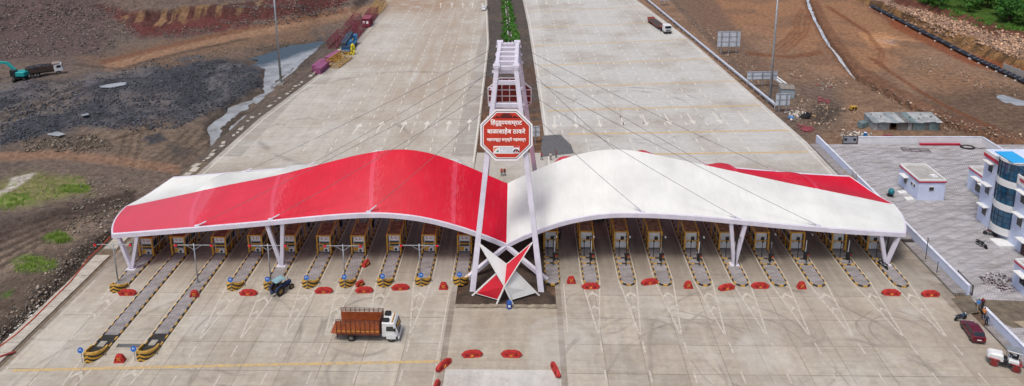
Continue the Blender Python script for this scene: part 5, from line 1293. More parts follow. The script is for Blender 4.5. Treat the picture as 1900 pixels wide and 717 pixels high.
# --- tandem roller
def roller():
    g = G(1866, 684); o = thing('road_roller', 'white and maroon tandem road roller with roof beside the walkway', 'road roller', (g.x, g.y + .3, 0), R(62))
    MR = M('roller_maroon', '#8a2c2c', .5, wear=.2); mb = MB()
    for y in (1.05, -1.05):
        mb = MB(); mb.tube((-.6, y, .45), (.6, y, .45), .45, 20); dr = mb.obj('drum', M('drum_steel', '#6f6a66', .5, .4, wear=.3), o, smooth=False)
        for s in (-1, 1): mb = MB(); mb.disc((s * .61, y, .45), (1, 0, 0), .36, .03, 14); mb.obj('drum_hub', MR, dr)
        mb = MB(); mb.box((0, y, .98), (1.35, 1.05, .16)); mb.box((.66, y, .75), (.07, .3, .6)); mb.box((-.66, y, .75), (.07, .3, .6)); mb.obj('drum_yoke', MR, o, bevel=.03)
    mb = MB(); mb.side([(.15, .75), (1.75, .85), (1.8, 1.25), (1.5, 1.6), (.25, 1.68)], -.55, .55); mb.obj('bonnet', VWH, o, bevel=.12)
    mb = MB(); mb.box((0, .1, .85), (.9, .6, .7)); mb.obj('articulation', BLKM, o, bevel=.05)
    mb = MB(); mb.box((0, -.75, 1.2), (1.2, 1.0, .4)); mb.obj('platform', VWH, o, bevel=.05); mb = MB(); mb.box((0, -.85, 1.5), (.5, .45, .15)); mb.box((0, -1.1, 1.75), (.5, .12, .5)); mb.obj('seat', BLKM, o, bevel=.04)
    mb = MB(); mb.tube((0, -.4, 1.35), (0, -.5, 1.8), .03, 6); mb.disc((0, -.5, 1.82), (0, -.4, 1), .19, .03, 12); mb.obj('steering_wheel', BLKM, o)
    for s in (-1, 1):
        for y in (-1.3, -.15): mb = MB(); mb.tube((s * .52, y, 1.3), (s * .52, y, 2.45), .035, 6); mb.obj('roof_post', GV, o)
    mb = MB(); mb.box((0, -.72, 2.5), (1.25, 1.5, .08)); mb.obj('canopy_roof', GV, o, bevel=.03)
roller()
# --- motorcycles
def bike(label, loc, rz, colr, nm):
    o = thing('motorcycle', label, 'motorcycle', loc, rz); BC = M('bike_' + nm, colr, .35, wear=.1)
    for y in (.66, -.62): 
        w_ = wheel(o, .0001, y, .31, .11, BLKM, .62)
    mb = MB(); mb.bar((0, .64, .32), (0, .42, 1.02), .1, .07); mb.bar((0, .4, .85), (0, -.15, .45), .09, .09); mb.bar((0, -.62, .32), (0, -.1, .4), .1, .06); mb.bar((0, -.1, .5), (0, -.62, .78), .07, .07); mb.obj('frame', BLKM, o)
    mb = MB(); mb.box((0, .06, .42), (.26, .44, .36)); mb.obj('engine', M('engine_grey', '#5d5e60', .5, .4), o, bevel=.05)
    mb = MB(); mb.box((0, .2, .83), (.27, .5, .24), top=(.7, .85)); mb.obj('fuel_tank', BC, o, bevel=.06)
    mb = MB(); mb.box((0, -.35, .82), (.25, .72, .12)); mb.obj('seat', BLKM, o, bevel=.04); mb = MB(); mb.box((0, -.74, .76), (.2, .24, .1)); mb.box((0, .66, .68), (.13, .42, .05)); mb.obj('mudguard', BC, o, bevel=.02)
    mb = MB(); mb.tube((-.36, .3, 1.05), (.36, .3, 1.05), .022, 6); mb.obj('handlebar', BLKM, o)
    for s in (-1, 1): mb = MB(); mb.tube((s * .3, .32, 1.05), (s * .36, .32, 1.2), .012, 5); mb.box((s * .36, .32, 1.23), (.12, .03, .08)); mb.obj('mirror', BLKM, o)
    mb = MB(); mb.disc((0, .55, .95), (0, 1, .1), .1, .1, 12); mb.obj('headlight', HL, o); mb = MB(); mb.tube((.16, .05, .3), (.17, -.7, .38), .05, 8); mb.obj('exhaust', GV, o)
    o.rotation_euler = (0, R(8), rz); return o
g = G(1781, 594); bike('blue motorcycle parked on the plaza beside the gateway', g, R(-75), '#27517c', 'blue')
g = G(1821, 458); bike('black motorcycle standing alone on the yard pavers', g, R(200), '#1f2022', 'black')
g = G(1837, 438); bike('dark red motorcycle parked below the glazed tower bay', g, R(60), '#5a2224', 'red')
g = G(1637, 497); bike('black motorcycle at the outermost right island', g, R(20), '#1f2022', 'black')
g = G(1040, 438); bike('dark motorcycle in the lane beside the innermost right booth', g, R(170), '#1f2022', 'black')
# --- dark truck under the canopy
g = G(1113, 428); o = thing('box_truck', 'dark covered truck waiting in shadow under the white wing', 'truck', (11.2, 103.5, 0), R(180)); DT = M('tarp_dark', '#2c2e30', .8, wear=.2)
mb = MB(); mb.box((0, -3.2, 2.05), (2.3, 5.4, 2.1)); mb.obj('cargo_cover', DT, o, bevel=.1); mb = MB(); mb.side([(-.4, .7), (1.3, .7), (1.35, 1.6), (1.1, 2.5), (-.4, 2.55)], -1.1, 1.1); cab = mb.obj('cab', M('cab_dark', '#3b3f42', .4), o, bevel=.08)
mb = MB(); mb.box((0, 1.24, 2.0), (1.9, .05, .7), rx=R(15)); mb.obj('windscreen', VGL, cab); mb = MB(); mb.box((0, -2, .85), (1.0, 7, .25)); mb.obj('chassis', CHS, o)
for s in (-1, 1): wheel(o, s * .95, .6, .48, .28); wheel(o, s * .9, -4.2, .48, .45)

# ---------------------------------------------------------------- people
def person(label, loc, rz, shirt, legs, cap=None, lean=0.0, stride=.12, arms=((-.25, .1), (.25, .05)), group=None, h=1.7):
    J = [(0, 0, .95), (0, .0, 1.15), (0, .02, 1.38), (0, .02, 1.50), (0, .04, 1.60), (0, .05, 1.70),   # pelvis chest base neck head
         (.10, 0, .90), (.11, stride * .6, .50), (.12, stride, .08), (.12, stride + .16, .03),
         (-.10, 0, .90), (-.11, -stride * .3, .50), (-.12, -stride, .08), (-.12, -stride + .16, .03),
         (.20, .0, 1.38), (.24, arms[1][1] * .3 - .03, 1.12), (.0, 0, 0), (.0, 0, 0),
         (-.20, .0, 1.38), (-.24, arms[0][1] * .3 - .03, 1.12), (0, 0, 0), (0, 0, 0)]
    J[16] = (.22 + (arms[1][0] - .25) * .6, arms[1][1], .90); J[17] = (.21 + (arms[1][0] - .25), arms[1][1] + .05, .80)
    J[20] = (-.22 + (arms[0][0] + .25) * .6, arms[0][1], .90); J[21] = (-.21 + (arms[0][0] + .25), arms[0][1] + .05, .80)
    Ed = [(0, 1), (1, 2), (2, 3), (3, 4), (4, 5), (0, 6), (6, 7), (7, 8), (8, 9), (0, 10), (10, 11), (11, 12), (12, 13), (2, 14), (14, 15), (15, 16), (16, 17), (2, 18), (18, 19), (19, 20), (20, 21)]
    rad = [(.15, .11), (.15, .11), (.14, .10), (.055, .055), (.10, .105), (.075, .08), (.09, .09), (.065, .07), (.045, .05), (.04, .035), (.09, .09), (.065, .07), (.045, .05), (.04, .035), (.062, .062), (.048, .048), (.036, .036), (.04, .028), (.062, .062), (.048, .048), (.036, .036), (.04, .028)]
    me = bpy.data.meshes.new('person'); me.from_pydata([(x * 1.0, y + lean * max(0, z - .9), z) for x, y, z in J], Ed, [])
    tmp = bpy.data.objects.new('tmp', me); COL.objects.link(tmp); tmp.modifiers.new('skin', 'SKIN')
    for i, r_ in enumerate(rad): me.skin_vertices[0].data[i].radius = r_
    me.skin_vertices[0].data[0].use_root = True
    sd_ = tmp.modifiers.new('sub', 'SUBSURF'); sd_.levels = 2; sd_.render_levels = 2
    m2 = bpy.data.meshes.new_from_object(tmp.evaluated_get(bpy.context.evaluated_depsgraph_get())); bpy.data.objects.remove(tmp)
    ms = [M('cloth_' + shirt[1:], shirt, .85, wear=.15), M('cloth_' + legs[1:], legs, .85, wear=.15), M('skin', '#7a4f38', .6, wear=.08), M('hair', '#161413', .6) if not cap else M('cloth_' + cap[1:], cap, .7), M('shoe', '#2a2421', .7)]
    for q in ms: m2.materials.append(q)
    for f in m2.polygons:
        c = f.center; x, z = abs(c.x), c.z
        if z > 1.66 or (z > 1.58 and c.y < .04 + lean * .65): k = 3
        elif z > 1.475: k = 2
        elif z < .09: k = 4
        elif x > .17 and z < 1.12 and z > .6: k = 2
        elif z < .96: k = 1
        else: k = 0
        f.material_index = k; f.use_smooth = True
    o = put('person', m2, None, loc, rz); o.scale = (h / 1.76,) * 3; tag(o, label, 'person', group)
    return o
person('person in light blue shirt walking towards the yard gateway', G(1814, 576), R(-10), '#4a86c4', '#9c9484', stride=.16)
person('person in maroon shirt walking beside the one in blue', G(1822, 573), R(-5), '#7c1f33', '#2b2f3a', cap='#b9ab95', stride=.14)
person('person in orange shirt leaning by the compound wall end', G(1824, 592), R(-70), '#cf8a55', '#2f2a2a', stride=.05, lean=.1)
person('person in dark jacket with elbows out standing on the walkway', G(1829, 606), R(160), '#28384a', '#23262c', stride=.08, arms=((-.42, .05), (.42, .05)))
person('person in orange vest, left of the pair standing behind the canopy valley', G(931, 327), R(180), '#c8452f', '#3a3f4a', cap='#d9d5cc'); person('person in dark red, right of the pair standing behind the canopy valley', G(936.5, 327), R(170), '#7d1f22', '#2c2f38', cap='#dcdcd8')
person('person in red shirt walking on the white patch right of the tower', G(1005, 297), R(120), '#b43338', '#3a3c44'); person('person in pale shirt beside the asphalt patch', G(1021.5, 298), R(0), '#c9c6c0', '#2a2c31'); person('person in red top standing on the asphalt patch', G(1032, 293), R(90), '#a5323a', '#3b3b40')
for k, (a, b) in enumerate(((904.5, 19), (908, 18.5))): person(f"{'left' if k == 0 else 'right'} one of two people in dark clothes beside the far white car", G(a, b), R(90 * k), '#2b3350', '#1f2430')
person('person in purple behind the V column of the white wing', (29.9, 95.2, .17), R(180), '#4d3350', '#2a2733')
# ---------------------------------------------------------------- compound on the right: yard, walls, buildings
BLW = M('wall_paleblue', '#c6d0e6', .75, wear=.08, dirt=.10, scale=.5); WHW = M('wall_white', '#d6d6d8', .8, wear=.08, dirt=.12, scale=.5); CAPW = M('coping', '#cfd3df', .7)
mb = MB(); mb.flat([(58.6, 40), (116, 40), (116, 132.8), (58.6, 132.8)], .03); yard = struct(mb.obj('yard', YARD))
mb = MB(); mb.flat([(60.2, 77.4), (73, 77.4), (73, 82.3), (59.0, 83.0), (58.0, 79.4)], .045); mb.flat([G(1765, 555), G(1800, 548), G(1818, 580), G(1790, 585)], .05)
struct(mb.obj('mud_patch', M('drying_mud', '#6d6354', .95, wear=.35, scale=.8)))
mb = MB(); mb.flat([(62, 76.3), (67.5, 76.5), (67, 79), (61, 78.6)], .049); struct(mb.obj('sand_patch', M('sand', '#a0927c', .95, wear=.2)))
def walk(y0, y1, x0=56.75, x1=58.55):
    mb = MB(); mb.prism([(x0 + .22, y0), (x1, y0), (x1, y1), (x0 + .22, y1)], -.2, .15); o = struct(mb.obj('walkway', PAV))
    n = int((y1 - y0) / 1.5)
    km = MB(); km.box((0, 0, 0), (.2, 1.46, .4)); me_ = km.mesh('kerbstone', M('kerb_grey', '#7d7974', .9), bevel=.03)
    for k in range(n): put('kerbstone', me_, o, (x0 + .1, y0 + .75 + k * (y1 - y0) / n, .0))
walk(84.2, 96.5); walk(97.5, 132.8); walk(58, 77.6)
mb = MB(); mb.box((57.7, 97.0, -.05), (1.7, .9, .1)); struct(mb.obj('drain_pit', DARKF))
for x, y in ((57.2, 91.6), (57.0, 88.4)):
    o = thing('bollard_lamp', f"slim black post on the walkway edge, {'farther' if y > 90 else 'nearer'} of the two by the wall", 'post', (x, y, .15)); mb = MB(); mb.tube((0, 0, 0), (0, 0, 3.6 if y > 90 else 1.9), .05, 8); mb.obj('shaft', BLKM, o); mb = MB(); mb.box((0, 0, .1), (.45, .45, .2)); mb.obj('foot_block', M('chamber_concrete'), o); mb = MB(); mb.box((0, 0, 3.6 if y > 90 else 1.9), (.16, .16, .2)); mb.obj('cap', GV, o)
def wall(label, pts, h, th, mat):
    o = thing('compound_wall', label, 'wall', (pts[0][0], pts[0][1], 0)); q0 = Vector((pts[0][0], pts[0][1], 0))
    for a, b in zip(pts[:-1], pts[1:]):
        a = Vector((*a, 0)) - q0; b = Vector((*b, 0)) - q0
        mb = MB(); mb.bar(a + Vector((0, 0, h / 2 - .1)), b + Vector((0, 0, h / 2 - .1)), th, h + .2); mb.obj('wall_panel', mat, o); mb = MB(); mb.bar(a + Vector((0, 0, h + .035)), b + Vector((0, 0, h + .035)), th + .08, .07); mb.obj('coping', CAPW, o)
    n = 0
    return o
wall('pale blue wall between plaza and yard up to the black gate', [(58.75, 134.2), (58.75, 116.5), (58.75, 100), (58.7, 84)], 1.35, .32, BLW)
wall('pale blue wall nearest the camera behind the parked car and roller', [(57.95, 79.6), (58.0, 68), (58.0, 52)], 1.3, .32, BLW)
wall('long white wall at the back of the yard', [(66.6, 133.1), (79, 133.1), (91.2, 133.1), (91.4, 118), (91.6, 100)], 1.5, .28, WHW)
# gates
o = thing('site_gate', 'grey sheet gate leaf with two dark panes at the yard back corner', 'gate', (63.6, 133.2, 0)); mb = MB(); mb.box((1.4, 0, .8), (2.7, .06, 1.4)); mb.obj('leaf', M('gate_grey', '#8b8f99', .6), o)
for a in (.5, 2.3): mb = MB(); mb.box((a, -.045, .9), (.55, .03, .55)); mb.obj('dark_pane', BLKM, o)
mb = MB()
for a in (0, 2.8): mb.box((a, 0, .85), (.12, .12, 1.8))
mb.box((1.4, 0, 1.55), (2.8, .09, .09)); mb.obj('gate_frame', BLKM, o)
o = thing('black_gate', 'black barred gate leaf folded open at the end of the plaza wall', 'gate', (58.95, 84.0, 0), R(6)); mb = MB()
for z in (.15, 1.5): mb.bar((0, -.3, z), (.5, 3.2, z), .07)
mb.bar((0, -.3, .1), (0, -.3, 1.7), .1); mb.bar((.5, 3.2, .1), (.5, 3.2, 1.6), .08); mb.obj('gate_frame', BLKM, o); mb = MB()
for k in range(16): f = k / 15; mb.bar((.5 * f, -.3 + 3.5 * f, .15), (.5 * f, -.3 + 3.5 * f, 1.5), .03)
mb.obj('bars', BLKM, o)
o = thing('gate_post', 'slim black gate post at the start of the nearest pale blue wall', 'post', (58.2, 80.3, 0)); mb = MB(); mb.box((0, 0, .75), (.14, .14, 1.5)); mb.obj('shaft', BLKM, o); mb = MB(); mb.box((0, 0, 1.55), (.2, .2, .1)); mb.obj('cap', BLKM, o)
REDT = M('trim_red', '#b3203a', .5, wear=.08); ROOFG = M('roof_grey', '#a9a7a2', .9, wear=.2, dirt=.3, scale=.6); FRW = M('frame_white', '#d8dad9', .5); DOORB = M('door_brown', '#4a2c2e', .6); BGL = M('window_dark', '#20262b', .12, wear=.2, spec=.8)
CHJ = M('awning_white', '#d9dad8', .7, wear=.08, dirt=.15)
def flat_house(o, x0, x1, y0, y1, h, mat, par=.35, strip=True):
    mb = MB(); mb.box(((x0 + x1) / 2, (y0 + y1) / 2, h / 2 - .15), (x1 - x0, y1 - y0, h + .3)); mb.obj('wall', mat, o)
    mb = MB(); mb.box(((x0 + x1) / 2, (y0 + y1) / 2, h + .03), (x1 - x0 - .3, y1 - y0 - .3, .06)); rf = mb.obj('roof', ROOFG, o)
    mb = MB(); e = .06
    mb.box(((x0 + x1) / 2, y0 - e + .1, h + par / 2), (x1 - x0 + 2 * e, .22, par)); mb.box(((x0 + x1) / 2, y1 + e - .1, h + par / 2), (x1 - x0 + 2 * e, .22, par)); mb.box((x0 - e + .1, (y0 + y1) / 2, h + par / 2), (.22, y1 - y0 - .2, par)); mb.box((x1 + e - .1, (y0 + y1) / 2, h + par / 2), (.22, y1 - y0 - .2, par)); mb.obj('parapet', CHJ, rf)
    if strip:
        mb = MB(); z = h + .0; mb.box(((x0 + x1) / 2, y0 - .09, z), (x1 - x0 + .18, .06, .24)); mb.box((x0 - .09, (y0 + y1) / 2, z), (.06, y1 - y0 + .1, .24)); mb.obj('red_band', REDT, rf)
def win_w(o, x, y, z, w_, h_, awn=True):      # window on a wall facing -x
    mb = MB(); mb.box((x - .03, y, z), (.1, w_ + .12, h_ + .12)); f = mb.obj('window', FRW, o); mb = MB(); mb.box((x - .085, y, z), (.03, w_, h_)); mb.obj('pane', BGL, f)
    if awn: mb = MB(); mb.box((x - .45, y, z + h_ / 2 + .3), (.9, w_ + .9, .12)); mb.obj('awning', CHJ, o)
def win_s(o, x, y, z, w_, h_):
    mb = MB(); mb.box((x, y - .03, z), (w_ + .14, .1, h_ + .14)); f = mb.obj('window', FRW, o); mb = MB(); mb.box((x, y - .085, z), (w_, .03, h_)); mb.obj('pane', BGL, f)
o = thing('pump_house', 'small white flat roofed building with red band standing alone in the yard', 'building', (0, 0, 0)); flat_house(o, 65.75, 70.2, 109.7, 115.9, 3.45, BLW)
win_w(o, 65.75, 113.6, 1.8, .9, 1.1); win_w(o, 65.75, 111.6, 2.2, .5, .5, False); win_w(o, 65.75, 110.8, 2.2, .5, .5, False); win_s(o, 67.9, 109.7, 2.2, .75, .6)
mb = MB(); mb.box((68.6, 110.6, 3.85), (.9, .9, .7)); mb.lathe([(.3, 0), (.3, .12), (.12, .15)], (68.6, 110.6, 4.2), 12); mb.obj('roof_tank', CHJ, o, bevel=.04)
for k, y in enumerate((112.3, 110.0)): mb = MB(); mb.box((64.6, y, .14), (1.3, .9, .28)); q = thing('concrete_step', f"white concrete step block beside the small yard building, {'farther' if k == 0 else 'nearer'} one", 'step', (0, 0, 0)); mb.obj('block', CHJ, q, bevel=.03); mb = MB(); mb.box((64.9, y, .32), (.6, .8, .1)); mb.obj('tread', CHJ, q)
# office with glazed bay
OF = thing('office_building', 'pale blue three storey office with curved blue glass bay at the right edge', 'building', (0, 0, 0))
mb = MB(); mb.box((78, 102.0, 5.85), (12, 3.6, 12.3)); mb.obj('wall', BLW, OF); mb = MB(); mb.box((80.2, 84, 5.0), (15.8, 32.4, 10.4)); mb.obj('wall', BLW, OF)
mb = MB(); mb.box((83, 96, 11.2), (8, 8, 2.4)); mb.box((83.2, 98.5, 10.6), (11, 10, .6)); mb.obj('stair_head', WHW, OF)
mb = MB(); mb.box((78.4, 103.72, 11.4), (12.9, .2, .9)); mb.box((71.9, 102.1, 11.55), (.2, 3.5, .95)); mb.obj('parapet', CHJ, OF); mb = MB(); mb.box((71.77, 102.1, 11.2), (.06, 3.6, .55)); mb.obj('red_band', REDT, OF)
mb = MB(); mb.box((80.2, 84, 10.25), (15.2, 31.9, .1)); mb.obj('roof', ROOFG, OF)
mb = MB(); mb.box((72.2, 83.2, 10.6), (.2, 30, 1.4)); sgp = mb.obj('sign_parapet', CHJ, OF)
q = lettering('महाराष्ट्र समृध्दी', sgp, 72.06, 93.9, 10.5, 4.4, REDT, bold=.02); q.rotation_euler = (R(90), 0, R(-90))
for k in range(5): mb = MB(); mb.box((74.6, 90, 10.6 + k * .48), (.5, 14, .24)); mb.obj('louvre_band', REDT if k % 2 == 0 else CHJ, OF)
# bay: curved ribbon
GBL = None
m, t, p = new_mat('bay_glass'); P = pos(t); t.links.new(mixc(t, ramp(t, noise(t, P, .6, 4), .35, .65), lin('#12344c'), lin('#265a78')), p.inputs['Base Color']); p.inputs['Roughness'].default_value = .08; p.inputs['Specular IOR Level'].default_value = .9; GBL = m
MUL = M('mullion', '#1c2c3c', .4)
def bay(z0, z1, mat, name, d, parent=OF):
    mb = MB(); n = 12; yc, hw = 98.6, 1.95; pts = [(73.2, yc + hw)] + [(72.1 - 1.15 * d * math.sin(math.pi * i / n) ** .75, yc + hw - 2 * hw * i / n) for i in range(n + 1)] + [(73.2, yc - hw)]
    mb.prism(pts, z0, z1); return mb.obj(name, mat, parent)
bay(1.0, 2.2, CHJ, 'bay_band', 1.0)
for z0 in (2.2, 6.0, 9.8):
    g_ = bay(z0, z0 + 2.75, GBL, 'bay_glazing', .96); mb = MB()
    for i in range(0, 13, 2):
        x = 72.1 - 1.15 * .985 * math.sin(math.pi * i / 12) ** .75; y = 98.6 + 1.95 - 3.9 * i / 12; mb.box((x, y, z0 + 1.375), (.06, .06, 2.75))
    for zz in (z0 + .9, z0 + 1.8):
        for i in range(12):
            a = (72.1 - 1.15 * .985 * math.sin(math.pi * i / 12) ** .75, 100.55 - 3.9 * i / 12, zz); b = (72.1 - 1.15 * .985 * math.sin(math.pi * (i + 1) / 12) ** .75, 100.55 - 3.9 * (i + 1) / 12, zz); mb.bar(a, b, .05)
    mb.obj('mullions', MUL, g_)
    if z0 < 9: bay(z0 + 2.75, z0 + 3.8, CHJ, 'bay_band', 1.0)
bay(12.55, 12.95, CHJ, 'bay_band', 1.06); mb = MB(); mb.box((72.4, 98.6, 13.05), (2.6, 3.9, .12)); tr_ = mb.obj('bay_roof', M('roof_cyan', '#2aa0dc', .4, wear=.06), OF)
mb = MB(); mb.box((72.6, 98.6, 12.98), (2.9, 4.2, .1)); mb.obj('roof_edge', CHJ, tr_)
for z in (9.6, 5.9, 2.3): win_w(OF, 72.0, 102.2, z, .95, 1.3)
for z in (8.2, 4.6): win_w(OF, 72.3, 95.0, z, 1.0, 1.5)
for z in (8.4, 4.9): win_w(OF, 72.3, 90.6, z, 2.4, 2.4, False)
mb = MB(); mb.box((72.25, 93.4, 1.05), (.1, 1.0, 2.1)); mb.obj('door', DOORB, OF); mb = MB(); mb.box((71.8, 93.4, 2.45), (1.0, 1.7, .12)); mb.obj('awning', CHJ, OF); mb = MB(); mb.box((71.2, 96.4, .16), (2.4, 2.2, .32)); mb.obj('door_step', CHJ, OF)
mb = MB()
for z in (7.0, 3.6): mb.bar((72.2, 92.6, z), (71.4, 92.6, z), .04); mb.bar((71.4, 92.2, z + .3), (71.4, 93.0, z - .1), .04)
mb.obj('ac_bracket', GV, OF)
mb = MB(); mb.lathe([(.9, 0), (.95, .1), (.95, 1.2), (.6, 1.5), (.25, 1.6)], (80.5, 101, 12.0), 16); mb.obj('water_tank', CHJ, OF, smooth=True); mb = MB(); mb.box((86, 101, 13), (5, 4, 3)); mb.obj('lift_room', WHW, OF)
AN = thing('annex_building', 'single storey annex with red band joined behind the glazed office', 'building', (0, 0, 0)); flat_house(AN, 77.0, 84, 104.0, 114.6, 3.7, BLW); win_w(AN, 77.0, 111.7, 1.7, 1.2, 2.0); mb = MB(); mb.box((76.97, 108.2, 1.1), (.1, 1.0, 2.2)); mb.obj('door', DOORB, AN); mb = MB(); mb.box((76.5, 108.4, 2.75), (1.0, 4.6, .12)); mb.obj('awning', CHJ, AN)
GH = thing('guard_house', 'pale blue guard house with red band cut by the right edge below the office', 'building', (0, 0, 0)); flat_house(GH, 65.9, 73, 74, 86.3, 3.6, BLW); win_w(GH, 65.9, 84.4, 1.9, 1.0, 1.2); win_w(GH, 65.9, 79.0, 1.9, 1.0, 1.2)
# bits lying in the yard
o = thing('rusty_gate_frame', 'rusty steel gate frame lying flat on the yard pavers', 'frame', (76.5, 130.4, .06)); mb = MB()
for a, b in (((-2.5, .6), (2.5, .0)), ((-2.7, -.8), (2.3, -1.4)), ((-2.5, .6), (-2.7, -.8)), ((2.5, 0), (2.3, -1.4)), ((-.9, .4), (-1.1, -1.0)), ((.8, .2), (.6, -1.2)), ((-2.6, -.1), (2.4, -.7))): mb.bar((*a, .05), (*b, .05), .09, .08)
mb.obj('frame_tubes', M('frame_rust', '#5b4650', .7), o)
o = thing('red_beam', 'long red painted beam lying along the back wall of the yard', 'beam', (82.5, 132.4, .05)); mb = MB(); mb.box((0, 0, .15), (8, .35, .3)); mb.obj('web', REDT, o); mb = MB(); mb.box((0, 0, .32), (8.05, .5, .05)); mb.obj('flange', REDT, o)
o = thing('hose_coil', 'black hose coiled on the pavers near the back wall corner', 'hose', (87.3, 131.3, .05)); mb = MB()
for k in range(3): mb.path([((1.35 - .1 * k) * math.cos(a), (1.0 - .1 * k) * math.sin(a), .06 + .07 * k) for a in [i * math.pi / 10 for i in range(21)]], .06, 6)
mb.obj('coil', BLKM, o); mb = MB(); mb.path([(1.3, 0, .06), (2.2, -.6, .06), (3.2, -.4, .06), (3.8, -1.4, .06)], .05, 6); mb.obj('loose_end', BLKM, o)
o = thing('cement_mixer', 'teal drum mixer standing behind the canopy tip by the wall', 'mixer', (62.0, 110.9, .03)); TLm = M('mixer_teal', '#17707c', .5, wear=.2); mb = MB(); mb.lathe([(.2, 0), (.45, .2), (.5, .6), (.3, 1.0)], (0, 0, .5), 14); mb.obj('drum', TLm, o, smooth=True); mb = MB(); mb.box((0, .3, .3), (.6, .4, .5)); mb.bar((-.4, 0, 0), (-.3, 0, .8), .07); mb.bar((.4, 0, 0), (.3, 0, .8), .07); mb.obj('frame', BLKM, o); 
for s in (-1, 1): wheel(o, s * .4, .45, .2, .1)
o = thing('scaffold_trestle', 'yellow trestle standing on the walkway at the canopy rear corner', 'trestle', (57.7, 116.8, .15)); mb = MB()
for a in (-.7, .7):
    for b in (-.8, .8): mb.bar((a, b, 0), (a, b, 1.7), .06)
for z in (.5, 1.6): mb.bar((-.7, -.8, z), (.7, -.8, z), .05); mb.bar((-.7, .8, z), (.7, .8, z), .05); mb.bar((-.7, -.8, z), (-.7, .8, z), .05); mb.bar((.7, -.8, z), (.7, .8, z), .05)
mb.obj('tubes', M('trestle_yellow', '#b39a6a', .6), o); mb = MB(); mb.box((0, 0, .5), (1.5, 1.7, .06)); mb.obj('board', M('timber', '#8a6a48', .8), o)
# ---------------------------------------------------------------- right verge: guard rail, sign backs, mast lights, cabin, shed
o = thing('guard_rail', 'long galvanised guard rail beside the right carriageway', 'guard rail', (0, 0, 0)); A_, B_ = Vector((46.0, 280, 0)), Vector((56.8, 153.6, 0)); RAILM = M('rail_zinc', '#c2cbd8', .5, .0, wear=.1); mb = MB(); d = (B_ - A_); L = d.length; d.normalize()
for z, w_ in ((.62, .16), (.76, .06), (.90, .16)): mb.bar(A_ + Vector((0, 0, z)), B_ + Vector((0, 0, z)), w_, .14)
mb.bar(A_ + Vector((.12, 0, .9)), B_ + Vector((.12, 0, .9)), .5, .06); mb.obj('rail', RAILM, o)
km = MB(); km.box((0, 0, .3), (.14, .14, 1.3)); pm = km.mesh('rail_post', RAILM)
for k in range(32): q = A_ + d * (L * k / 31); put('rail_post', pm, o, (q.x + .18, q.y, 0))
SGB = M('sign_back', '#c0c8d0', .5, .05, wear=.12, dirt=.12, scale=.7); SGF = M('sign_face_blue', '#1f4f9a', .5)
def signback(label, px, py, w_, h_, z0, nposts, rz=0):
    g = G(px, py); z = hz(g.x, g.y); o = thing('road_sign_back', label, 'road sign', (g.x, g.y, z), rz)
    nc, nr = max(2, int(w_ / 1.2)), max(2, int(h_ / 1.2))
    for i in range(nc):
        mb = MB(); mb.box((-w_ / 2 + (i + .5) * w_ / nc, .05, z0 + h_ / 2), (w_ / nc - .03, .06, h_)); mb.obj('sheet', SGB, o)
    mb = MB()
    for k in range(nr + 1): mb.box((0, -.03, z0 + .1 + (h_ - .2) * k / nr), (w_, .08, .07))
    mb.obj('back_rail', GV, o); mb = MB(); mb.box((0, .095, z0 + h_ / 2), (w_ * .98, .02, h_ * .98)); mb.obj('sign_face', SGF, o)
    for k in range(nposts): mb = MB(); x = (k - (nposts - 1) / 2) * w_ / nposts; mb.bar((x, -.16, -.3), (x, -.16, z0 + h_ * .97), .22, .16); mb.obj('post', GV, o)
signback('large sign seen from its gridded back near the guard rail middle', 1351, 100, 6.6, 4.7, 2.2, 3, R(2))
signback('long low sign back standing left of the right mast light', 1413, 161, 7.6, 2.1, 2.0, 3, R(3))
signback('small two post sign back in front of the grey site cabin', 1451, 207, 3.2, 2.9, 1.6, 2, R(2))
signback('small sign back on one post in the median right of the tower', 993, 264, 1.9, 2.3, 1.4, 1)
for a in (1216, 1226): pass
signback('sign back cut by the top edge above the guard rail', 1232, 10, 3.4, 4.2, 2.0, 2)
def mast(label, px, py):
    g = G(px, py); z = hz(g.x, g.y); o = thing('mast_light', label, 'light mast', (g.x, g.y, z)); mb = MB(); mb.tube((0, 0, .2), (0, 0, 30), .30, 14, r2=.16); mb.obj('mast', GV, o, smooth=True); mb = MB(); mb.box((0, 0, .1), (1.5, 1.5, .7)); mb.obj('footing', M('chamber_concrete'), o); mb = MB(); mb.disc((0, 0, .55), (0, 0, 1), .55, .12, 14); mb.obj('flange', GV, o); mb = MB(); mb.disc((0, 0, 29.6), (0, 0, 1), 1.1, .2, 16); 
    for k in range(8): mb.box((1.3 * math.cos(k * .785), 1.3 * math.sin(k * .785), 29.4), (.5, .5, .25), rz=k * .785)
    mb.obj('lamp_ring', GV, o)
mast('tall grey mast light standing by the pond', 521.5, 155); mast('tall grey mast light standing among the sign backs on the right', 1428.5, 187)
CABN = M('cabin_zinc', '#9fabb0', .55, .2, wear=.2, dirt=.2)
g = G(1458, 183); o = thing('site_cabin', 'grey sheet metal site cabin behind the small sign back', 'cabin', (g.x + .4, g.y, hz(g.x, g.y)), R(-8)); mb = MB(); mb.box((0, 1.2, 1.2), (3.2, 2.4, 2.5)); mb.obj('shell', CABN, o); mb = MB(); mb.box((0, 1.2, 2.52), (3.5, 2.8, .12), rx=R(4)); mb.obj('roof', M('cabin_roof', '#8a8178', .8, wear=.3), o); mb = MB()
for k in range(7): mb.box((-1.5 + k * .5, -.02, 1.2), (.08, .04, 2.4))
mb.obj('sheet_rib', CABN, o)
for k, (a, b) in enumerate(((1444, 152), (1452, 153))): g = G(a, b); o = thing('steel_girder', f"{'left' if k == 0 else 'right'} of two pale girders lying right of the mast light", 'girder', (g.x, g.y, hz(g.x, g.y) + .1), R(6)); mb = MB(); mb.box((0, 1, .4), (.5, 6, .08)); mb.box((0, 1, .04), (.5, 6, .08)); mb.obj('flange', CHJ, o); mb = MB(); mb.box((0, 1, .22), (.1, 6, .3)); mb.obj('web', CHJ, o)
